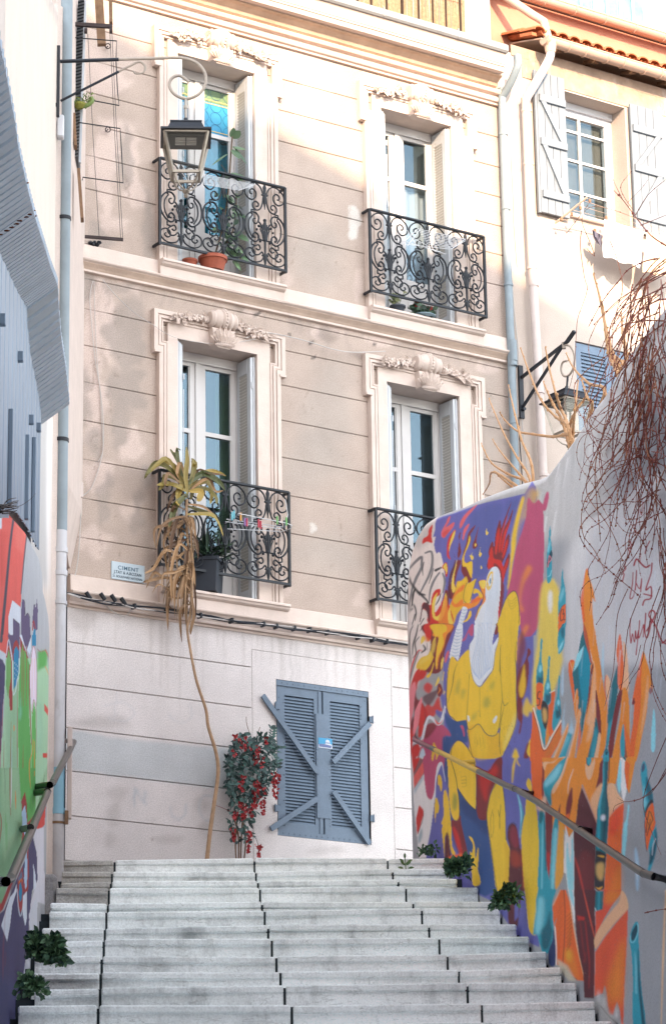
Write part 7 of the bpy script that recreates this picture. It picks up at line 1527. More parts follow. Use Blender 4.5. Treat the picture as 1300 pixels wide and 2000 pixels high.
for lab, a, b, t in (('top rusty steel bar with pulleys for the clothes lines', (140, 47), (220, 52), .035), ('bottom dark steel bar of the clothes lines above the string course', (166, 462), (241, 468), .026)):
    g = MB(); g.bar(w_(*a), w_(*b), t, t); rt_ = g.build('clothes_line_bar', mat('rusty_steel', C(70, 58, 58), .7, var=.3, vs=15, bump=.2), frame=SM, label=lab, cat='bar')
    for (x, y) in (((168, 60), (217, 60)) if t > .03 else ()):
        k = MB(); k.tube([w_(x-3, y), w_(x+3, y)], .03, 12); k.build('pulley', MATS['rusty_steel'], rt_)
for i, (a, b) in enumerate((((172, 66), (194, 462)), ((215, 62), (236, 464)), ((219, 62), (240, 464)))):
    g = MB(); g.tube([w_(*a), w_((a[0]+b[0])/2-1, (a[1]+b[1])/2), w_(*b)], .0025, 4); g.build('clothes_line', Mcable, frame=SM, label=['clothes line nearest the left wall between the two steel bars', 'clothes line second from the left wall between the steel bars', 'outermost clothes line between the two steel bars'][i], cat='rope')
for i, (x, y) in enumerate(((211, 90), (211, 253))):
    g = MB(); g.tube([FU(x+5*math.cos(t), y+5*math.sin(t), .06) for t in np.linspace(0, 6.3, 14)], .006, 5); g.tube([FU(x-3, y+3, 0.), FU(x, y, .06)], .006, 5)
    g.build('iron_ring', MATS['rusty_steel'], label=['rusty iron ring high on the left of the facade', 'rusty iron ring lower on the left of the facade'][i], cat='ring')
g = MB(); 
for i in range(5): p = FU(176+i*4.5, 474+(i % 2)*4, .04); g.blob(p, (.02, .03, .02), 7, 5, .3)
g.build('insulator_cluster', Mcable, label='black cable insulators on the string course by the left corner', cat='fitting')
# white meter box behind the pipe
g = MB(); p = SS(114, 240, SEL-.05); q = SS(121, 268, SEL-.05); g.box(p[0]-.01, q[0]+.02, SEL-.12, SEL-.02, q[2]-.02, p[2]+.05, .01); g.build('meter_box', Mwt if 'Mwt' in globals() else Mwire, frame=SM, label='small white electrical box beside the grey drainpipe', cat='box')
# ================================================================ plants
def ribbon(g, P, W, nrm=(0, -1, .2), fold=.35, seed=0):
    P = [np.array(p, float) for p in P]; n = len(P); vs = []
    for i in range(n):
        d = P[min(n-1, i+1)]-P[max(0, i-1)]; d /= max(1e-6, np.linalg.norm(d)); x = np.cross(d, np.array(nrm)); L = np.linalg.norm(x)
        x = x/L if L > 1e-4 else np.array([1., 0, 0]); nn = np.cross(x, d); t = i/(n-1); w = W*.5*(max(0.04, math.sin(math.pi*min(1, t*.9+.08)))**.75)
        if i == n-1: w = W*.02
        vs += [P[i]-x*w+nn*w*fold, P[i], P[i]+x*w+nn*w*fold]
    g.add(vs, [f for i in range(n-1) for f in ((3*i, 3*i+1, 3*i+4, 3*i+3), (3*i+1, 3*i+2, 3*i+5, 3*i+4))])
Mdg = leafmat('dracaena_leaf', C(66, 78, 30), C(178, 148, 62)); Mdd = leafmat('dry_dracaena_leaf', C(88, 60, 40), C(190, 150, 106), rough=.7); Mbark = mat('pale_bark', C(192, 158, 125), .85, var=.2, vs=25, bump=.4, bs=60)
dr = thing('dracaena_tree', 'half withered yellow green dracaena on a thin trunk before the lower left balcony', 'tree', (FU(403, 1680, .25)[0], -.25, 5.68))
tr = [(365, 975, .30), (364, 1010, .31), (367, 1060, .32), (371, 1110, .32), (374, 1170, .32), (371, 1205, .31), (366, 1228, .31), (372, 1270, .3), (384, 1330, .3), (402, 1385, .28), (407, 1420, .28), (422, 1470, .27), (426, 1510, .26), (419, 1565, .25), (411, 1620, .25), (403, 1690, .25)]
tp = catmull([FU(*p) for p in tr], 5); g = MB(); nT = len(tp); g.tube(tp, [(.014 if i < nT*.4 else .012+.010*(i/nT-.4)/.6) for i in range(nT)], 8); g.build('trunk', Mbark, dr, smooth=True)
g = MB()
for q in ([(366, 965), (362, 930), (365, 900), (364, 872)], [(366, 965), (350, 915), (345, 880), (353, 880)], [(364, 950), (330, 915), (305, 905), (290, 920), (282, 935)], [(364, 950), (340, 910), (318, 905), (300, 910), (296, 915)], [(364, 960), (345, 950), (325, 945), (306, 948)], [(366, 970), (352, 975), (345, 985), (346, 980)],
          [(364, 960), (355, 950), (348, 965), (347, 980)], [(366, 960), (375, 955), (372, 970), (370, 975)], [(368, 950), (390, 930), (415, 920), (442, 930)], [(368, 945), (395, 925), (425, 940), (440, 958)], [(368, 955), (400, 940), (412, 960), (410, 985)], [(370, 960), (392, 960), (388, 975), (384, 975)],
          [(366, 960), (378, 920), (376, 900), (374, 898)], [(360, 945), (352, 905), (348, 930), (358, 945)], [(364, 950), (325, 930), (318, 945), (310, 958)], [(366, 965), (345, 985), (338, 1000), (330, 1030)], [(368, 990), (395, 1000), (420, 1010), (425, 1015)], [(366, 1005), (410, 1005), (425, 1020), (436, 1048)],
          [(366, 960), (330, 900), (310, 905), (285, 930)], [(366, 955), (400, 955), (420, 970), (423, 985)], [(368, 950), (380, 910), (378, 905), (372, 930)], [(366, 940), (340, 890), (335, 883), (345, 900)]):
    o = rnd.uniform(.22, .42); P = catmull([FU(x, y, o+.05*i*rnd.uniform(-.5, 1)) for i, (x, y) in enumerate(q)], 4); ribbon(g, P, rnd.uniform(.048, .07), (rnd.uniform(-.4, .4), -1, rnd.uniform(-.2, .5)))
g.build('green_leaves', Mdg, dr)
g = MB(); rg = random.Random(77)
for i in range(52):
    y0 = rg.uniform(1000, 1165); x0 = np.interp(y0, [975, 1060, 1110, 1170], [365, 367, 371, 374]); s = rg.choice([-1, -1, -1, -1, .5, 1]) if y0 < 1060 else rg.choice([-1, -1, -.8, -.4, .1, .25])
    L = rg.uniform(25, 110)*(1. if y0 > 1040 else .8); sp = rg.uniform(8, 72) if s < 0 else rg.uniform(5, 46); o = rg.uniform(.24, .42)
    q = [(x0, y0), (x0+s*sp*.5, y0-4+rg.uniform(-14, 26)), (x0+s*sp*.9, y0+L*.35), (x0+s*sp*rg.uniform(.8, 1.15), y0+L)]
    P = catmull([FU(x, y, o) for x, y in q], 4); ribbon(g, P, rg.uniform(.018, .045), (rg.uniform(-1, 1), -1, rg.uniform(-.3, .5)), .5)
for q in ([(366, 955), (385, 920), (410, 925), (440, 928)], [(366, 950), (352, 905), (345, 925), (352, 940)], [(368, 960), (405, 935), (420, 960), (436, 958)], [(364, 960), (330, 925), (322, 945), (330, 950)], [(366, 985), (395, 990), (415, 1005), (424, 1012)], [(366, 1000), (340, 990), (325, 1030), (318, 1055)], [(364, 970), (345, 960), (332, 980), (326, 1000)], [(368, 1160), (330, 1130), (290, 1135), (275, 1140)], [(366, 1140), (320, 1128), (300, 1120), (285, 1150)], [(366, 1100), (325, 1075), (300, 1110), (282, 1120)], [(372, 1180), (352, 1190), (352, 1230), (355, 1255)], [(373, 1160), (378, 1200), (372, 1230), (372, 1240)], [(374, 1150), (355, 1120), (330, 1150), (322, 1150)], [(372, 1180), (345, 1150), (328, 1180), (338, 1190)]):
    ribbon(g, catmull([FU(x, y, rg.uniform(.25, .4)) for x, y in q], 4), .035, (0, -1, .3), .5)
g.build('dry_leaves', Mdd, dr)
# red flowering creeper
fc = thing('flowering_creeper', 'leafy dark green creeper with hanging red blossom beside the grey blue shutters', 'plant', (FU(470, 1680, .2)[0], -.15, 5.68))
Mcl1 = leafmat('creeper_leaf', C(12, 42, 44), C(62, 108, 98)); Mfl = leafmat('red_blossom', C(150, 26, 40), C(225, 62, 62)); Mtwig = mat('brown_twig', C(140, 112, 92), .85, var=.25, vs=20, bump=.3)
g = MB(); rg = random.Random(9)
prof = [(1432, 470, 505), (1450, 452, 540), (1475, 442, 545), (1500, 445, 538), (1530, 442, 528), (1560, 446, 505), (1590, 448, 500), (1620, 446, 492), (1640, 450, 495)]
py_, pl__, pr_ = zip(*prof)
for i in range(820):
    y = rg.uniform(1432, 1645) if rg.random() < .4 else rg.uniform(1440, 1560); a, b = np.interp(y, py_, pl__), np.interp(y, py_, pr_); x = rg.uniform(a, b); o = rg.uniform(.05, .30)
    p = FU(x, y, o); an = rg.uniform(0, 6.28); g.leaf(p, (math.cos(an), -.4*rg.random(), math.sin(an)*.8-.2), rg.uniform(.04, .08), rg.uniform(.022, .04), (rg.uniform(-.9, .9), -1, rg.uniform(0, .8)), .4, 3, .15)
for q in ([(520, 1450), (530, 1440), (532, 1425), (528, 1418)], [(525, 1470), (540, 1462), (555, 1461)], [(530, 1490), (542, 1500), (545, 1480)], [(455, 1500), (445, 1495), (440, 1490)]):
    for t in range(len(q)-1):
        for k in range(3):
            x = q[t][0]+(q[t+1][0]-q[t][0])*k/3; y = q[t][1]+(q[t+1][1]-q[t][1])*k/3
            for s in (-1, 1): g.leaf(FU(x, y, .2), (s*.8, -.3, .5), .055, .03, (0, -1, .4), .3, 3, .1)
g.build('foliage', Mcl1, fc)
def raceme(cx_, y0, y1, r0, n, par):
    g = MB()
    for i in range(n):
        t = rg.random(); y = y0+(y1-y0)*t; r = r0*(1-.65*t); x = cx_+rg.uniform(-r, r); p = FU(x, y, rg.uniform(.2, .33))
        for k in range(3): an = rg.uniform(0, 6.28); g.leaf(p, (math.cos(an), -.6, math.sin(an)), rg.uniform(.018, .032), rg.uniform(.018, .028), (rg.uniform(-1, 1), -1, rg.uniform(-1, 1)), .2, 2, .3)
    g.build('blossom', Mfl, par)
for q in ((474, 1440, 1465, 13, 22), (497, 1458, 1492, 10, 26), (459, 1434, 1450, 5, 8), (470, 1514, 1545, 9, 24), (499, 1525, 1578, 9, 46), (512, 1538, 1592, 8, 38), (537, 1512, 1560, 9, 44), (474, 1566, 1602, 9, 34), (490, 1570, 1600, 8, 20), (458, 1586, 1602, 7, 16), (455, 1618, 1642, 6, 18), (484, 1622, 1664, 6, 26), (503, 1650, 1680, 7, 24), (510, 1480, 1500, 6, 12), (519, 1438, 1452, 5, 9), (457, 1464, 1476, 5, 8)): raceme(*q, fc)
g = MB()
for q in ([(462, 1685), (460, 1640), (468, 1560), (480, 1450)], [(470, 1685), (472, 1630), (478, 1540)], [(476, 1685), (480, 1640), (474, 1600)], [(466, 1685), (466, 1635), (458, 1600)], [(490, 1438), (482, 1415), (481, 1400)], [(500, 1440), (505, 1428), (508, 1420)], [(490, 1628), (500, 1638), (504, 1650)]):
    g.tube(catmull([FU(x, y, .12) for x, y in q], 4), [.012, .009] if 0 else .008 if q[0][1] > 1680 else .003, 5)
g.build('stem', Mtwig, fc)
wire('red string tied from the dracaena trunk to the creeper', [(418, 1572, .25), (435, 1578, .2), (452, 1586, .15)], .2, .003, mat('red_string', C(150, 60, 60), .7, bump=0))
# pots and plants on the balconies
def pot(label, x0, x1, ytop, ybot, out, m, name='flower_pot', square=False, cat='pot', zb=None):
    a, b = FU(x0, (ytop+ybot)/2, out), FU(x1, (ytop+ybot)/2, out); r = abs(b[0]-a[0])/2; c_ = ((a[0]+b[0])/2, a[1], zb); zt2 = FU((x0+x1)/2, ytop, out)[2]; h = zt2-zb; g = MB()
    n = 4 if square else 24
    prof = [(r*.72, 0), (r*.9, h*.72), (r*.92, h*.74), (r*1.0, h*.74), (r, h*.98), (r*.96, h), (r*.88, h), (r*.85, h*.85)]
    if square: prof = [(r*1.1, 0), (r*1.25, h*.9), (r*1.35, h*.9), (r*1.35, h), (r*1.2, h)]
    g.lathe(prof, c_, n); return g.build(name, m, label=label, cat=cat, smooth=not square), c_, zt2, r
zUL, zLL = WIN['UL'][2]+.005, WIN['LL'][2]+.005
p1, c1_, t1, r1 = pot('small round terracotta pot at the left of the upper left window', 357, 384, 508, 530, .0, Mterra, zb=zUL)
p2, c2_, t2, r2 = pot('large terracotta pot holding the rubber plant on the upper left sill', 391, 440, 503, 540, .06, Mterra, zb=zUL)
p3, c3_, t3, r3 = pot('big dark plastic tub behind the lower left railing', 372, 430, 1095, 1155, .02, Mblackp, square=True, zb=zLL)
zUR = WIN['UR'][2]+.005
p4, c4_, t4, r4 = pot('small black pot with sparse stems on the upper right sill', 763, 789, 598, 617, .06, Mblackp, zb=zUR)
p5, c5_, t5, r5 = pot('pale blue pot of red geraniums on the upper right sill', 806, 846, 618, 634, .07, mat('pale_blue_pot', C(170, 200, 215), .5, bump=0), zb=zUR)
Mrub = leafmat('rubber_leaf', C(42, 78, 52), C(120, 150, 110), rough=.35)
rp = thing('rubber_plant', 'tall rubber plant with broad green leaves growing up past the upper left railing', 'plant', (c2_[0], c2_[1], t2-.03))
g = MB(); st = catmull([(c2_[0], c2_[1], t2-.05), FU(436, 440, .05), FU(446, 370, .06), FU(451, 300, .08), FU(454, 264, .08)], 6); g.tube(st, .009, 6); g.tube(catmull([(c2_[0]+.03, c2_[1], t2-.05), FU(455, 450, .05), FU(462, 380, .05)], 5), .009, 6); g.tube([FU(447, 345, .07), FU(438, 330, .12), FU(432, 322, .15)], .004, 5); g.build('stem', mat('green_stem', C(110, 90, 70), .7), rp)
g = MB()
for (x, y, tx, ty, W) in ((452, 268, 455, 252, .085), (455, 270, 466, 258, .08), (452, 292, 468, 308, .085), (455, 288, 478, 290, .04), (455, 285, 482, 318, .035), (450, 340, 428, 348, .07), (452, 338, 472, 350, .09), (453, 340, 478, 345, .05), (446, 300, 414, 318, .02), (448, 362, 425, 352, .05)):
    a, b = FU(x, y, .08), FU(tx, ty, .14); d = b-a; L = np.linalg.norm(d); g.leaf(a, d, max(L, .1)*1.1, W*1.1, (0, -1, .3), .15, 5, .12)
rg = random.Random(4)
for i in range(46):
    y = rg.uniform(370, 515); x = 446+rg.uniform(-22, 22); a = FU(x, y, rg.uniform(-.02, .1)); an = rg.uniform(-.5, 3.6); g.leaf(a, (math.cos(an)*.7, -.3, -.6+.5*math.sin(an)), rg.uniform(.10, .17), rg.uniform(.05, .075), (rg.uniform(-.4, .4), -1, .3), .5, 5, .12)
g.build('leaves', Mrub, rp)
def tuft(name, label, c_, spots, m, n, L, W, seed, cat='plant', rad=.08, up=1.):
    rg = random.Random(seed); g = MB()
    for i in range(n):
        a = rg.uniform(0, 6.28); e = rg.uniform(.2, 1.3)*up; d = (math.cos(a)*math.cos(e), math.sin(a)*math.cos(e)-.1, math.sin(e)); q = np.array(c_)+np.array([rg.uniform(-rad, rad), rg.uniform(-rad, rad)*.6, rg.uniform(0, rad)])
        g.leaf(q, d, rg.uniform(.6, 1)*L, rg.uniform(.7, 1)*W, (0, 0, 1) if rg.random() < .5 else (rg.uniform(-1, 1), -1, .3), rg.uniform(.1, .8), 3, .25)
    return g.build(name, m, label=label, cat=cat, frame=FM)
Mdk = leafmat('dark_leaf', C(24, 50, 40), C(70, 100, 72))
tuft('tub_plant', 'dark leafy plant growing from the big tub behind the lower left railing', (c3_[0]+.06, c3_[1], t3-.02), None, Mdk, 130, .30, .04, 5, rad=.13)
g = MB(); rg = random.Random(12)
for i in range(9): a = rg.uniform(-.6, .6); b_ = np.array([c4_[0], c4_[1], t4-.02]); e_ = b_+np.array([a*.12, rg.uniform(-.05, .05), rg.uniform(.08, .2)]); g.tube([b_, e_], .003, 4); [g.leaf(e_+np.array([0, 0, -.02*k]), (math.cos(k*2.), -.3, math.sin(k*2.)), .04, .03, (0, -1, .3), .3, 3) for k in range(5)]
g.build('sparse_pot_plant', leafmat('pale_leaf', C(90, 110, 70), C(170, 170, 120)), label='straggly pale stems growing from the small black pot', cat='plant')
gp = thing('geranium', 'bushy red geranium on the upper right sill behind the railing', 'plant', (c5_[0], c5_[1], t5)); g = MB(); f = MB()
for i in range(150): g.leaf((c5_[0]+rg.uniform(-.16, .12), c5_[1]+rg.uniform(-.06, .06), t5+rg.uniform(-.04, .09)), (rg.uniform(-1, 1), rg.uniform(-1, 0), rg.uniform(-.4, .9)), .06, .055, (0, -1, .5), .3, 3, .2)
for i in range(34): f.leaf((c5_[0]+rg.choice([-.14, -.09, .0, .06])+rg.uniform(-.02, .02), c5_[1]-.05, t5+.08+rg.uniform(-.02, .06)), (rg.uniform(-1, 1), -.5, rg.uniform(-1, 1)), .022, .02, (0, -1, 0), 0, 2)
g.build('leaves', Mdk, gp); f.build('blossom', Mfl, gp)
# hanging spiny plant on the wire
sp = thing('hanging_cactus', 'spiny green trailing succulent hanging in a basket beside the left drainpipe', 'plant', (w_(164, 203)[0], sW, w_(164, 212)[2]), SM)
g = MB(); rg = random.Random(6)
for i in range(90):
    t = rg.random(); x = 146+36*t; y = 206-14*t+rg.uniform(-8, 7)*(1.2-abs(t-.5)); p = w_(x, y)+np.array([0, rg.uniform(-.06, .06), 0]); g.leaf(p, (rg.uniform(-1, 1), rg.uniform(-1, 1), rg.uniform(-1, 1)), .035, .012, (0, -1, 0), 0, 2, .5)
g.tube([w_(*q) for q in catmull([(146, 200), (156, 207), (170, 206), (180, 198), (178, 190)], 5)], .022, 8); g.build('stems', leafmat('cactus_green', C(80, 105, 45), C(150, 175, 90)), sp)
g = MB(); c_ = w_(156, 212); g.lathe([(.03, 0), (.06, .03), (.065, .05), (.06, .05)], c_, 14); g.tube([w_(147, 200), w_(149, 190), w_(160, 191)], .004, 5); g.build('basket', mat('olive_basket', C(150, 150, 70), .8), sp)
# drying racks
def rack(label, segs, r=.0035, pegs=()):
    t = thing('drying_rack', label, 'drying rack', FU(*segs[0][0])); g = MB()
    for s in segs: g.tube([FU(*p) for p in s], r if len(s) > 2 or True else r, 5)
    g.build('wire_frame', Mwire, t)
    for (x, y, o, col) in pegs:
        p = FU(x, y, o); k = MB(); k.box(p[0]-.008, p[0]+.008, p[1]-.008, p[1]+.008, p[2]-.055, p[2]+.03, .002); k.build('clothes_peg', mat('peg_%d_%d_%d' % col, C(*col), .5, bump=0), t)
rack('white folding drying rack hooked over the upper left railing', [[(400+i*-.5, 341+i*2.3, .16+.035*i), (497-i*3.8, 361+i*1.35, .16+.035*i)] for i in range(9)]+[[(400, 341, .16), (396, 360, .45)], [(497, 361, .16), (466, 372, .45)], [(362, 340, .2), (400, 345, .2)], [(366, 352, .3), (350, 330, .2)], [(355, 322, .16), (372, 345, .4)], [(497, 361, .16), (505, 335, .02)]])
rack('white drying rack with coloured pegs on the lower left railing', [[(462, 1008, .30), (465, 1003, .48), (560, 1022, .48), (570, 1026, .48), (568, 1032, .44), (545, 1040, .30)], [(440, 1019, .20), (549, 1033, .30)], [(444, 1033, .2), (545, 1038, .3)], [(442, 1014, .25), (556, 1030, .42)], [(462, 1008, .3), (440, 1022, .16)], [(557, 975, .14), (562, 1005, .16), (556, 1030, .3)]], .0045,
     [(453, 1006, .3, (120, 200, 215)), (457, 1003, .3, (120, 200, 215)), (470, 1007, .47, (220, 160, 80)), (478, 1017, .4, (150, 110, 170)), (482, 1018, .4, (190, 60, 90)), (505, 1020, .4, (210, 70, 90)), (509, 1023, .4, (200, 60, 80)), (541, 1014, .48, (120, 180, 110)), (559, 1016, .48, (120, 190, 110)), (555, 1022, .44, (70, 80, 90))])
rack('tangled white drying rack hung on the upper right railing', [[(815+i*2.2, 447+i*3.6, .16+.03*i), (908-i*3.4, 467+i*2.2, .16+.03*i)] for i in range(9)]+[[(815, 447, .16), (785, 476, .42)], [(908, 467, .16), (880, 487, .42)], [(785, 476, .42), (880, 487, .42)], [(800, 462, .3), (835, 480, .4)], [(795, 450, .2), (812, 478, .4)], [(822, 445, .16), (795, 480, .42)], [(785, 470, .4), (860, 492, .42)], [(880, 487, .42), (908, 470, .2)], [(830, 484, .42), (870, 496, .42)]])
b3 = thing('drying_rack', 'pale drying frame with laundry pegs under the right house window', 'drying rack', FU(1083, 437, .1)); g = MB(); g.tube([FU(1083, 436, .08), FU(1145, 386, .5)], .012, 6)
for i in range(5): g.tube([FU(1095+i*11, 428-i*9, .12+.07*i), FU(1180+i*11, 444-i*6, .12+.07*i), FU(1310, 475-i*4, .12+.07*i)], .003, 4)
g.build('wire_frame', Mgut, b3)
for (x, y) in ((1115, 418), (1132, 406), (1150, 392), (1095, 428), (1160, 450), (1182, 425)): k = MB(); p = FU(x, y, .2); k.box(p[0]-.01, p[0]+.02, p[1]-.01, p[1]+.01, p[2]-.02, p[2]+.02, .003); k.build('clothes_peg', Mwood, b3)
def cloth(name, label, quad, out, m, seed, n=24, cat='laundry'):
    rg = random.Random(seed); A, B, Cc, D_ = [np.array(q, float) for q in quad]; g = MB(); vs = []
    for i in range(n+1):
        for j in range(n+1):
            s, t = i/n, j/n; p = (A*(1-s)+B*s)*(1-t)+(D_*(1-s)+Cc*s)*t; o = out+.02*math.sin(s*14+seed)*(.3+t)+.012*math.sin(s*27+t*5); vs.append(FU(p[0]+1.5*math.sin(t*7+s*9)*t, p[1]+2*math.sin(s*13+seed)*t, o))
    g.add(vs, [(i*(n+1)+j, (i+1)*(n+1)+j, (i+1)*(n+1)+j+1, i*(n+1)+j+1) for i in range(n) for j in range(n)]); return g.build(name, m, label=label, cat=cat, smooth=True)
cloth('hanging_cloth', 'white cloth pegged out to dry below the right house window', [(1179, 428), (1256, 452), (1248, 522), (1176, 500)], .3, mat('white_cloth', C(235, 238, 245), .9, bump=.1), 1)
cloth('hanging_towel', 'cream fringed towel hanging at the right edge of the photo', [(1262, 452), (1320, 470), (1316, 545), (1253, 530)], .3, mat('cream_towel', C(240, 218, 190), .95, bump=.4), 2)
cloth('dark_sock', 'small dark patterned garment pegged beside the white cloth', [(1154, 448), (1176, 460), (1172, 482), (1160, 470)], .28, mat('grey_lace', C(110, 108, 125), .9), 3, 8)
# ================================================================ bare fig shoots and the dry creeper over the mural wall
Mfig = mat('orange_bark', C(222, 170, 122), .75, var=.15, vs=20, bump=.3)
def shoots(label, base, tips, lat, r0, bs_=None):
    t = thing('bare_shrub', label, 'shrub', SL(*base, lat)-np.array([0, 0, .4]), SM); g = MB(); bp_ = SL(base[0], base[1]+90, lat)
    for tip in tips:
        q = [SL(base[0], base[1]+30, lat)]+[SL(x, y, lat+rnd.uniform(-.04, .04)) for x, y in tip]; P = catmull(q, 4); n = len(P); g.tube(P, [r0*(1-.7*i/(n-1)) for i in range(n)], 6)
        for i in range(2, n, 2): g.blob(P[i]+np.array([rnd.uniform(-.004, .004), 0, 0]), r0*(1.25-.75*i/(n-1)), 5, 4, .3)
    g.build('shoots', Mfig, t); return t
shoots('bare shrub with upright orange twigs in front of the right lamp', (1117, 860), [[(1108, 830), (1095, 800), (1085, 770), (1072, 720), (1064, 678)], [(1108, 832), (1085, 815), (1055, 780), (1030, 720), (1016, 680)], [(1098, 825), (1080, 790), (1068, 765), (1060, 745)], [(1118, 845), (1122, 800), (1128, 744)], [(1112, 835), (1125, 800), (1140, 780), (1154, 750)], [(1113, 850), (1080, 853), (1040, 848), (1010, 842), (985, 820), (975, 805)], [(1155, 800), (1145, 775), (1135, 742)], [(1180, 770), (1150, 750), (1120, 720), (1105, 690)]], 1.42, .014)
shoots('bare shrub with curved orange twigs left of the right lamp', (1040, 942), [[(1038, 910), (1018, 860), (1005, 810), (997, 775), (992, 752)], [(1032, 930), (1010, 895), (985, 850), (965, 805), (954, 778)], [(1025, 940), (1000, 910), (975, 880), (961, 858)], [(1028, 942), (990, 925), (960, 905), (945, 880), (939, 866)], [(1010, 958), (985, 940), (965, 922)], [(965, 922), (955, 945), (943, 965)]], 1.38, .012)
shoots('bare shrub with tall orange twigs beyond the vine', (1225, 800), [[(1218, 740), (1195, 690), (1182, 640), (1170, 580), (1158, 535)], [(1205, 730), (1188, 690), (1176, 600), (1172, 590)], [(1226, 740), (1222, 690), (1215, 650), (1212, 610)], [(1220, 725), (1205, 700), (1190, 690)]], 1.5, .017)
Mvine = mat('dry_vine_bark', C(138, 74, 62, 1.2), .8, var=.3, vs=20, bump=.2); Mvin2 = mat('pale_vine_bark', C(175, 112, 82), .8, var=.3, vs=20, bump=.2)
vn = thing('dry_vine', 'tangled leafless brown vine hanging over the top right of the mural wall', 'vine', SL(1270, 900, 1.1), SM)
rg = random.Random(44)
def strand(g, pts, r, lat0=1.12, jit=.05, node=True):
    P = [SL(x, y, lat0+rg.uniform(-jit, jit)) for x, y in pts]; P = catmull(P, 3); n = len(P); r *= .8; g.tube(P, [r*(1-.55*i/(n-1)) for i in range(n)], 4, False)
    if node:
        for i in range(1, n, rg.choice([2, 3, 3, 4])): g.blob(P[i], (r*1.6, r*1.5, r*1.4), 5, 4, .4)
def walk(x, y, dx, dy, n, st, wob, pull=0.):
    P = [(x, y)]
    for i in range(n):
        dx += rg.uniform(-wob, wob); dy += rg.uniform(-wob, wob)+pull; L = math.hypot(dx, dy); dx /= L; dy /= L; x += dx*st; y += dy*st
        if x < 1150: dx += .5
        P.append((x, y))
    return P
gA, gB = MB(), MB()
for i in range(62):      # main curtain hanging down on the right
    x0 = 1318-rg.random()**1.4*85; y0 = rg.uniform(540, 800); strand(gA if rg.random() < .6 else gB, walk(x0, y0, rg.uniform(-.45, .15), 1, rg.randint(9, 20), rg.uniform(20, 30), .28, .06), rg.uniform(.0028, .005))
for i in range(22):      # arching strands from the top
    x0 = rg.uniform(1275, 1320); y0 = rg.uniform(500, 640); strand(gB if rg.random() < .5 else gA, walk(x0, y0, -1, rg.uniform(-.1, .7), rg.randint(7, 15), rg.uniform(16, 26), .22, .16), rg.uniform(.0028, .005), 1.18)
for i in range(30): x0, y0 = rg.uniform(1245, 1300), rg.uniform(720, 980); strand(gA, walk(x0, y0, rg.uniform(-1, 1), rg.uniform(-.6, 1), rg.randint(5, 12), 18, .6, .05), rg.uniform(.0025, .004))
for i in range(12): x0, y0 = rg.uniform(1280, 1310), rg.uniform(950, 1150); strand(gA, walk(x0, y0, rg.uniform(-.4, .3), 1, rg.randint(8, 16), 24, .3, .1), rg.uniform(.0022, .004))
for q, r, m in (([(1300, 560), (1255, 580), (1215, 600), (1190, 640), (1188, 700), (1170, 750), (1160, 800), (1150, 820), (1158, 860), (1160, 890), (1200, 910), (1240, 925)], .004, gA), ([(1225, 790), (1200, 815), (1180, 830), (1160, 818), (1152, 812)], .004, gA), ([(1145, 485), (1160, 500), (1150, 470), (1135, 430), (1150, 405), (1190, 408), (1250, 430)], .003, gB),
                ([(1135, 450), (1132, 480), (1140, 540), (1146, 565), (1135, 600), (1126, 630), (1122, 700), (1116, 740), (1100, 790), (1092, 800)], .003, gA), ([(1105, 455), (1110, 450), (1140, 410), (1150, 395)], .003, gB), ([(1300, 480), (1270, 460), (1245, 430), (1215, 390), (1195, 370)], .006, gA), ([(1215, 390), (1200, 360), (1192, 340)], .0025, gA), ([(1235, 410), (1215, 380), (1212, 360), (1232, 335)], .0025, gA), ([(1240, 420), (1265, 380), (1300, 350)], .003, gA),
                ([(1250, 440), (1300, 420)], .003, gA), ([(1225, 395), (1250, 370), (1265, 350)], .002, gA), ([(1190, 470), (1205, 510), (1215, 560), (1205, 600), (1195, 640)], .0035, gB), ([(1300, 1440), (1275, 1500), (1255, 1560), (1262, 1600), (1290, 1670)], .003, gA), ([(1310, 1490), (1285, 1530), (1250, 1560), (1218, 1566)], .0045, gA), ([(1218, 1566), (1200, 1574), (1196, 1586)], .002, gA), ([(1218, 1566), (1204, 1558)], .002, gA),
                ([(1300, 1500), (1270, 1550), (1230, 1565)], .003, gA), ([(1258, 1783), (1280, 1778), (1305, 1775)], .004, gA), ([(1225, 1150), (1205, 1200), (1200, 1270), (1195, 1320), (1180, 1378)], .003, gA), ([(1250, 1160), (1225, 1230), (1215, 1330), (1205, 1360), (1200, 1395)], .003, gA), ([(1250, 1260), (1240, 1300), (1220, 1330), (1200, 1345)], .002, gA), ([(1220, 960), (1218, 1010), (1235, 1014), (1250, 1010), (1262, 998)], .003, gB)):
    strand(m, q, r, 1.13, .015)
gA.build('dark_stems', Mvine, vn); gB.build('pale_stems', Mvin2, vn)
g = MB(); rg = random.Random(91)
for i in range(14): strand(g, walk(rg.uniform(-6, 8), rg.uniform(985, 1000), rg.uniform(.2, 1), rg.uniform(-.6, .4), 4, 8, .4), .005, -1.95, .02, False)
strand(g, [(2, 985), (20, 990), (40, 988), (60, 975), (70, 964)], .003, -1.9, .01, False)
g.build('dry_twigs', mat('black_twig', C(62, 50, 48), .8, var=.2), frame=SM, label='small bundle of black dry twigs on top of the left graffiti wall', cat='twigs')
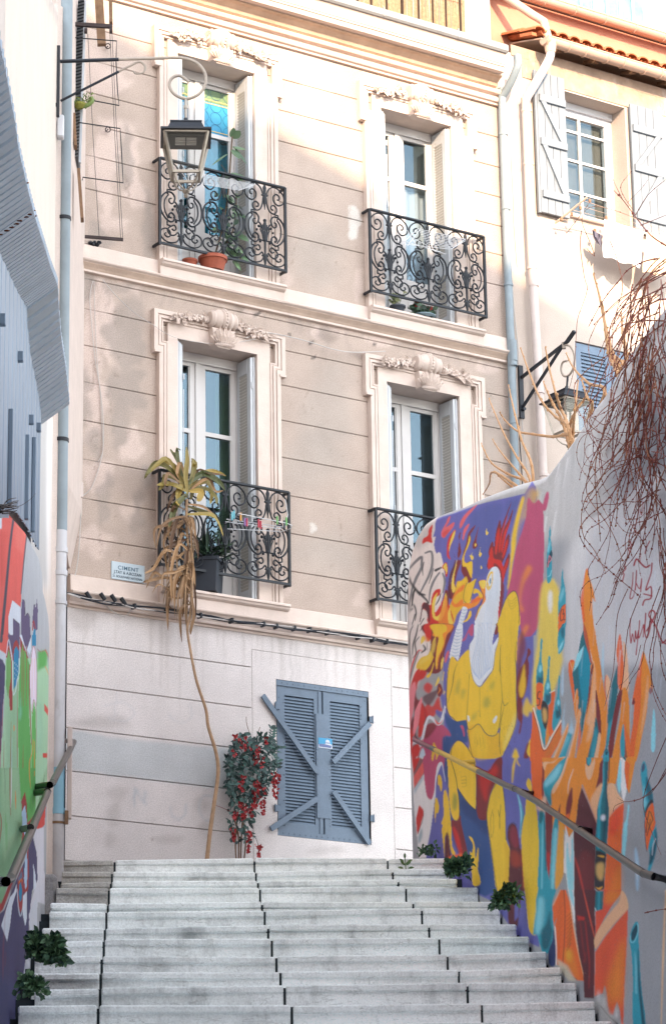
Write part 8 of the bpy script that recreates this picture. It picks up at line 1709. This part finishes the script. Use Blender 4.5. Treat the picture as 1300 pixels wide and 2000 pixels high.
# ================================================================ weeds on the steps
Mweed = leafmat('weed_leaf', C(28, 60, 50, .9), C(95, 128, 92, .9), rough=.6)
def weed(label, x, y, wpx, hpx, lat, n, seed, L=.055, W=.042, side=1):
    """a clump growing from the joint between step and wall"""
    rg = random.Random(seed); P = SL(x, y, lat); k = 5685/(P[1]+T0[1]); r = wpx/k/2; h = hpx/k*.9; g = MB()
    cl = [(rg.uniform(-1, 1), rg.uniform(-.6, .6), rg.random()) for _ in range(8)]
    for i in range(n*5):
        cx0, cy0, cz0 = cl[i % 8]; hgt = 1-.6*((cx0*-side)+1)/2 if lat > 0 else 1-.6*(cx0+1)/2
        ce = P+np.array([cx0*r*.75, cy0*r*.5, h*hgt*cz0*.85+.015]); R0 = .055
        a = rg.uniform(0, 6.28); e = rg.uniform(-.5, 1.5); dr_ = np.array([math.cos(a)*math.cos(e), math.sin(a)*math.cos(e), math.sin(e)])
        b = ce+dr_*R0*rg.uniform(.1, 1); b[2] = max(b[2], P[2]-.01); d = dr_+np.array([rg.uniform(-.7, .7), rg.uniform(-.7, .3), rg.uniform(-.2, .6)])
        g.leaf(b, d, L*rg.uniform(.4, 1), W*rg.uniform(.5, 1), (rg.uniform(-.9, .9), -.7, rg.uniform(-.4, 1)), rg.uniform(.0, 1.2), 3, .3)
    g.build('weed', Mweed, frame=SM, label=label, cat='weed')
weed('large dark green weed against the left wall low on the stairs', 92, 1880, 78, 60, -1.84, 110, 1)
weed('smaller dark weed against the left wall at the lowest visible steps', 62, 1946, 42, 34, -1.90, 34, 2)
weed('crinkled dark green weed at the foot of the mural near the top step', 898, 1712, 52, 46, 1.03, 80, 3)
weed('dark green weed at the mural foot below the yellow leg', 985, 1776, 46, 48, 1.05, 70, 4)
weed('tiny weeds where the mural wall meets the top landing', 838, 1673, 34, 16, 1.10, 14, 5)
g = MB()
for q in ([(792, 1698), (791, 1685), (790, 1675)], [(791, 1690), (787, 1684)], [(791, 1688), (796, 1683)]): g.tube([SS(x, y, -.1) for x, y in q], .004, 4)
for (x, y, a) in ((788, 1684, 2.4), (795, 1684, .6), (790, 1677, 1.6), (797, 1696, .3), (787, 1696, 2.8), (793, 1690, .8), (789, 1690, 2.2)): g.leaf(SS(x, y, -.12), (math.cos(a), -.3, math.sin(a)), .05, .022, (0, -1, .3), .3, 3)
g.build('weed', leafmat('fresh_weed_leaf', C(70, 110, 60), C(120, 150, 90)), frame=SM, label='single thin green sprout in a joint of the top step', cat='weed')
# ================================================================ unseen houses behind the viewer, added and outlined to cast the alley's shade
def backcast(P, Y):
    t = (Y-P[1])/sdir[1]; return np.array(P)+sdir*t
Mopp = mat('shadow_caster_render', C(215, 200, 185), .9, var=.08, bump=.1)
A = backcast(towl(FMn, [FU(219, 50)])[0], -6); B = backcast(towl(FMn, [FU(1185, 650)])[0], -6)
dX = (B[0]-A[0]); sl = (B[2]-A[2])/dX
g = MB(); xa, xb = A[0]-.35, B[0]+9
g.poly([(xa, -6, 0), (xb, -6, 0), (xb, -6, B[2]+sl*9), (xa, -6, A[2]-sl*.35)], (0, -9, 0))
g.build('shadow_caster_house', Mopp, frame=WM, label='unseen tall house behind the viewer, roofline sloped to cast the facade shadow', cat='building')
Lp = backcast(towl(SMn, [SL(100, 440, -2.1)])[0], -6)
g = MB(); g.poly([(xa-14, -6, 0), (xa-.01, -6, 0), (xa-.01, -6, Lp[2]), (xa-14, -6, Lp[2]+1)], (0, -9, 0))
g.build('shadow_caster_house', Mopp, frame=WM, label='unseen lower house behind the viewer at the left, shaped to cast shadow', cat='building')
print('opp', A, B, Lp, xa)
# clean helper properties
bpy.context.view_layer.update()
